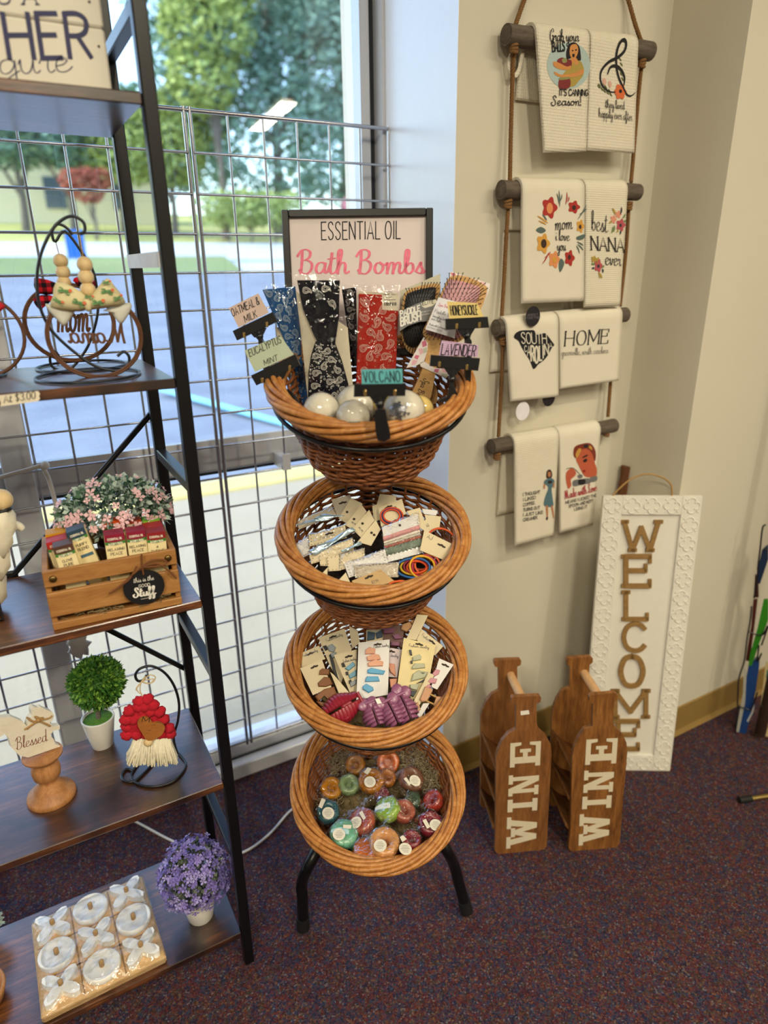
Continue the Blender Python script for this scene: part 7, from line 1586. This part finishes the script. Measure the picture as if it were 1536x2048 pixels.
g3('strip of cream card with tan claws and gold bars at the far right', .014, cD((950, 930), (1040, 970), (800, 1460), (690, 1430)), extra=both(bars(cD((800, 1370), (890, 1160), (990, 1190), (1010, 1230), (920, 1400), (830, 1410)), cD((1070, 1320), (1215, 1330), (1080, 1545), (1020, 1460)), cD((720, 1470), (770, 1410), (820, 1530), (780, 1570)), col='b98a68'), bars(cD((960, 1270), (1080, 1320), (1060, 1345), (955, 1295)), cD((890, 1370), (1040, 1440), (1030, 1465), (880, 1395)), col='a5803c')))
g3('white blank strip lying at the right front of the third basket', .016, cD((860, 1430), (968, 1420), (800, 1690), (715, 1700)), m_cardw)
def claw(label, L, h, tip, joint, width, col, wings, nt=6, crop_=cD):
    """sprung hair claw: spine, curved teeth on both sides and two finger grips at the hinge"""
    P = L.up(h); a, c = V(P.uv(tip)), V(P.uv(joint)); ax = (c-a); Ln = ax.length; ax.normalize(); ny = V((-ax.y, ax.x))
    t = thing('claw_clip', label, 'hair claw', tuple(P.M @ V((*a, 0))), group='loose claw clips in the third basket'); m = flat('claw_'+col, col, .32, spec=.6)
    for sg in (-1, 1):
        b = MB()
        b.tube([P.M @ V((*(a+ax*Ln*s+ny*sg*width*.10), .012+.006*math.sin(PI*s))) for s in [i/8 for i in range(9)]], .0026, 8)
        for k in range(nt):
            s = (k+.4)/nt; w_ = width*(.55+.45*math.sin(PI*min(1, s*1.15))); path = [P.M @ V((*(a+ax*(Ln*s-u*Ln*.09)+ny*sg*(width*.08+w_*.5*math.sin(u*1.7))), .013+.006*math.sin(PI*s)-.022*(1-math.cos(u*1.45)))) for u in [i/5 for i in range(6)]]
            b.tube(path, lambda q: .0034*(1-.4*q), 6, rz=1.9)
        part('jaw', b, m, t)
        b = MB(); wpx = wings[0 if sg < 0 else 1]; b.X = P.M; b.ball((*P.uv(wpx), .014), (.0105, .0115, .0035), 14, 9, lambda n: 1); part('grip', b, m, t)
    b = MB(); b.X = P.M; b.tube([tuple((*(c-ny*.009), .016)), tuple((*(c+ny*.009), .016))], .003, 8); part('hinge', b, m, t)
claw('mauve claw clip, left of the three loose ones', L3, .022, cD((120, 1780))[0], cD((-10, 1430))[0], .034, '8a5274', cD((-120, 1470), (30, 1440)))
claw('mauve claw clip with white sticker, middle of the three loose ones', L3, .026, cD((440, 1760))[0], cD((265, 1410))[0], .034, '8a5274', cD((170, 1450), (360, 1370)))
claw('mauve claw clip, right of the three loose ones', L3, .024, cD((640, 1690))[0], cD((470, 1310))[0], .034, '8a5274', cD((430, 1240), (560, 1270)))
b = MB(); P = L3.up(.045); b.prism(ccw([P.uv(p) for p in cD((82, 1358), (150, 1345), (190, 1425), (120, 1440))]), 0, .0004, P); solo('price_sticker', b, flat('sticker_white', 'e4e0d6', .5), 'tiny white sticker on the middle mauve claw clip', 'sticker')
claw('crimson spiral claw clip at the front left of the third basket', L3, .024, cC((640, 1650))[0], cC((1140, 1370))[0], .044, '8c1f30', cC((900, 1640), (930, 1500)), 10)
# ---------------------------------------------------------------- lowest basket: wrapped glycerine soaps
cE = crop(610, 1480, 7.875); cG = crop(750, 1480, 7.876); P4 = rim_frame(3)
def soap(label, px, r_px, col, h, tag=None, tl=(0, 0), sticker=None, alt=None, ring=True):
    P = P4.up(h); c = P.at(px); r = 1.1*r_px/7.875/F_PX*((c-EYE).dot(FWD))
    N = (P.n+P.x*tl[0]+P.y*tl[1]).normalized(); Q = Plane(c, P.x-N*P.x.dot(N), N.cross(P.x-N*P.x.dot(N)))
    t = thing('soap_disc', label, 'soap', tuple(c-Q.n*.012), group='wrapped soaps in the lowest basket')
    m = flat('soap_'+col, col, .25, spec=.5, vary=.18, scale=60, Subsurface_Weight=.25, Subsurface_Scale=.02)
    b = MB(); b.X = Q.M; prof = [(r*.55, -.011), (r*.9, -.010), (r, -.004), (r, .004), (r*.9, .010), (r*.62, .011), (r*.4, .006), (r*.3, .0), (r*.28, -.008)] if ring else [(r*.5, -.011), (r*.92, -.010), (r, -.004), (r, .004), (r*.92, .010), (r*.5, .012), (0, .012)]
    b.lathe(prof, 28); part('soap', b, m, t)
    if alt: b = MB(); b.X = Q.M; b.sheet(lambda u, v: V((r*(-.9+1.8*u), r*(-.25+.5*v)*(1-(2*u-1)**2*.6), .0125+.002*math.sin(5*u))), 10, 4); part('swirl', b, flat('soap_'+alt, alt, .3), t)
    b = MB(); b.X = Q.M; rg = random.Random(int(px[0]*7+px[1]))
    f1, f2 = rg.uniform(0, 6), rg.uniform(0, 6)
    def wrapf(u, v):
        a = 2*PI*u; q = v*1.18; rr_ = r*q*(1+.12*math.sin(5*a+f1)*v); z = (.0155 if v < .8 else .0155-.02*(v-.8)/.2)+.0026*math.sin(4*a+9*v+f2)*v+.0015*math.sin(11*a-6*v+f1)*v; return V((rr_*math.cos(a), rr_*math.sin(a), z))
    b.sheet(wrapf, 28, 8)
    a = rg.uniform(1.0, 2.2)
    def tail(u, v): w_ = .004+.016*v; return V((r*(1.0+.7*v)*math.cos(a)+w_*(u-.5)*-math.sin(a)*2, r*(1.0+.7*v)*math.sin(a)+w_*(u-.5)*math.cos(a)*2, .010+.003*math.sin(9*u)*v))
    b.sheet(tail, 8, 5); part('film_wrap', b, m_film2, t)
    if tag:
        Pt_ = Q.up(.0178); u = Pt_.uv(tag); b = MB(); b.prism(ccw(oval(u, .0118, .0118, 24)), 0, .0003, Pt_); part('round_label', b, flat('soap_label', 'd8d3c4', .6), t)
        b = MB()
        for k in range(5): ww = .008*(1-abs(k-2)*.22); ribbon(b, Pt_, [(u[0]-ww, u[1]+.006-k*.003), (u[0]+ww, u[1]+.006-k*.003)], .0006, lift=.0006)
        part('label_print', b, flat('ink_grey', '56565c', .6), t)
    if sticker: Pt_ = Q.up(.0182); b = MB(); b.prism(ccw([Pt_.uv(p) for p in sticker]), 0, .0003, Pt_); part('price_sticker', b, flat('sticker_cream', 'd6d0c0', .6), t)
soap('orange soap at the back of the lowest basket', cG((205, 350))[0], 165, 'b85a10', -.050, tl=(0, -.5))
soap('dark amber soap at the back left', cE((795, 400))[0], 145, 'a06a08', -.052, tl=(-.2, -.3))
soap('amber soap with flower well at the left', cE((415, 765))[0], 160, 'b87a08', -.050, tl=(.2, -.1))
soap('sage green soap beside the amber one', cE((690, 710))[0], 150, '7c9468', -.046, tl=(.1, -.1))
soap('honey brown soap behind the white labelled amber one', cG((185, 610))[0], 130, '9a5c1c', -.048, tl=(.3, 0))
soap('amber brown soap with round white label, upper centre', cE((1040, 650))[0], 185, '9c6210', -.036, cE((1022, 660))[0], sticker=cE((985, 430), (1050, 455), (985, 545), (925, 510)))
soap('cocoa brown soap with oval looking label, upper right', cG((570, 620))[0], 180, '6e4632', -.038, cG((630, 640))[0], (.3, .0), cG((450, 610), (490, 585), (570, 690), (535, 715)))
soap('red soap standing at the right wall of the basket', cG((920, 960))[0], 150, 'a03424', -.044, tl=(-.6, .1))
soap('teal soap with round cream label at the left wall', cE((362, 1140))[0], 165, '2a5660', -.036, cE((366, 1150))[0], (.15, 0), cE((265, 915), (325, 945), (265, 1080), (210, 1050)))
soap('terracotta soap in the middle, left of the lime one', cE((900, 1290))[0], 195, '9a4c38', -.028, cE((800, 1300))[0], (-.35, .1), ring=False, sticker=cE((850, 1150), (900, 1110), (960, 1230), (920, 1260)))
soap('lime green soap with white edge, centre', cG((205, 1100))[0], 185, '86a83c', -.026, tl=(-.3, .2), alt='dfe4d4', ring=False)
soap('rose brown soap right of the lime one', cG((450, 1130))[0], 168, '98503e', -.030, tl=(.3, 0))
soap('crimson soap with round cream label at the right', cG((870, 1330))[0], 180, '7c2030', -.024, cG((958, 1340))[0], (.1, .1), cG((750, 1270), (800, 1240), (870, 1370), (820, 1400)))
soap('mint and green soap with round white label, lower left', cE((610, 1490))[0], 205, '6aa88a', -.022, cE((535, 1485))[0], (.1, .1), cE((600, 1335), (735, 1340), (720, 1400), (600, 1390)), alt='a9d4dc', ring=False)
soap('orange soap in glossy film at the front rim', cE((960, 1760))[0], 190, 'b8601a', -.016, tl=(0, .25), ring=False)
soap('peach soap with large white label at the front', cG((150, 1620))[0], 220, 'c8905a', -.006, cG((82, 1662))[0], (0, .1))
soap('dark crimson soap with gold glints at the front right', cG((570, 1590))[0], 140, '7c2430', -.014, cG((478, 1715))[0], (.15, .15), cG((390, 1530), (440, 1500), (500, 1560), (430, 1610)))
soap('dark green soap peeking between the others, right of centre', cG((590, 960))[0], 120, '2e4a30', -.044, ring=False)
soap('deep green soap low at the front left', cE((830, 1800))[0], 120, '3a4418', -.036, ring=False)
soap('dark plum soap low behind the lime one', cG((110, 880))[0], 110, '6a2430', -.046, ring=False)
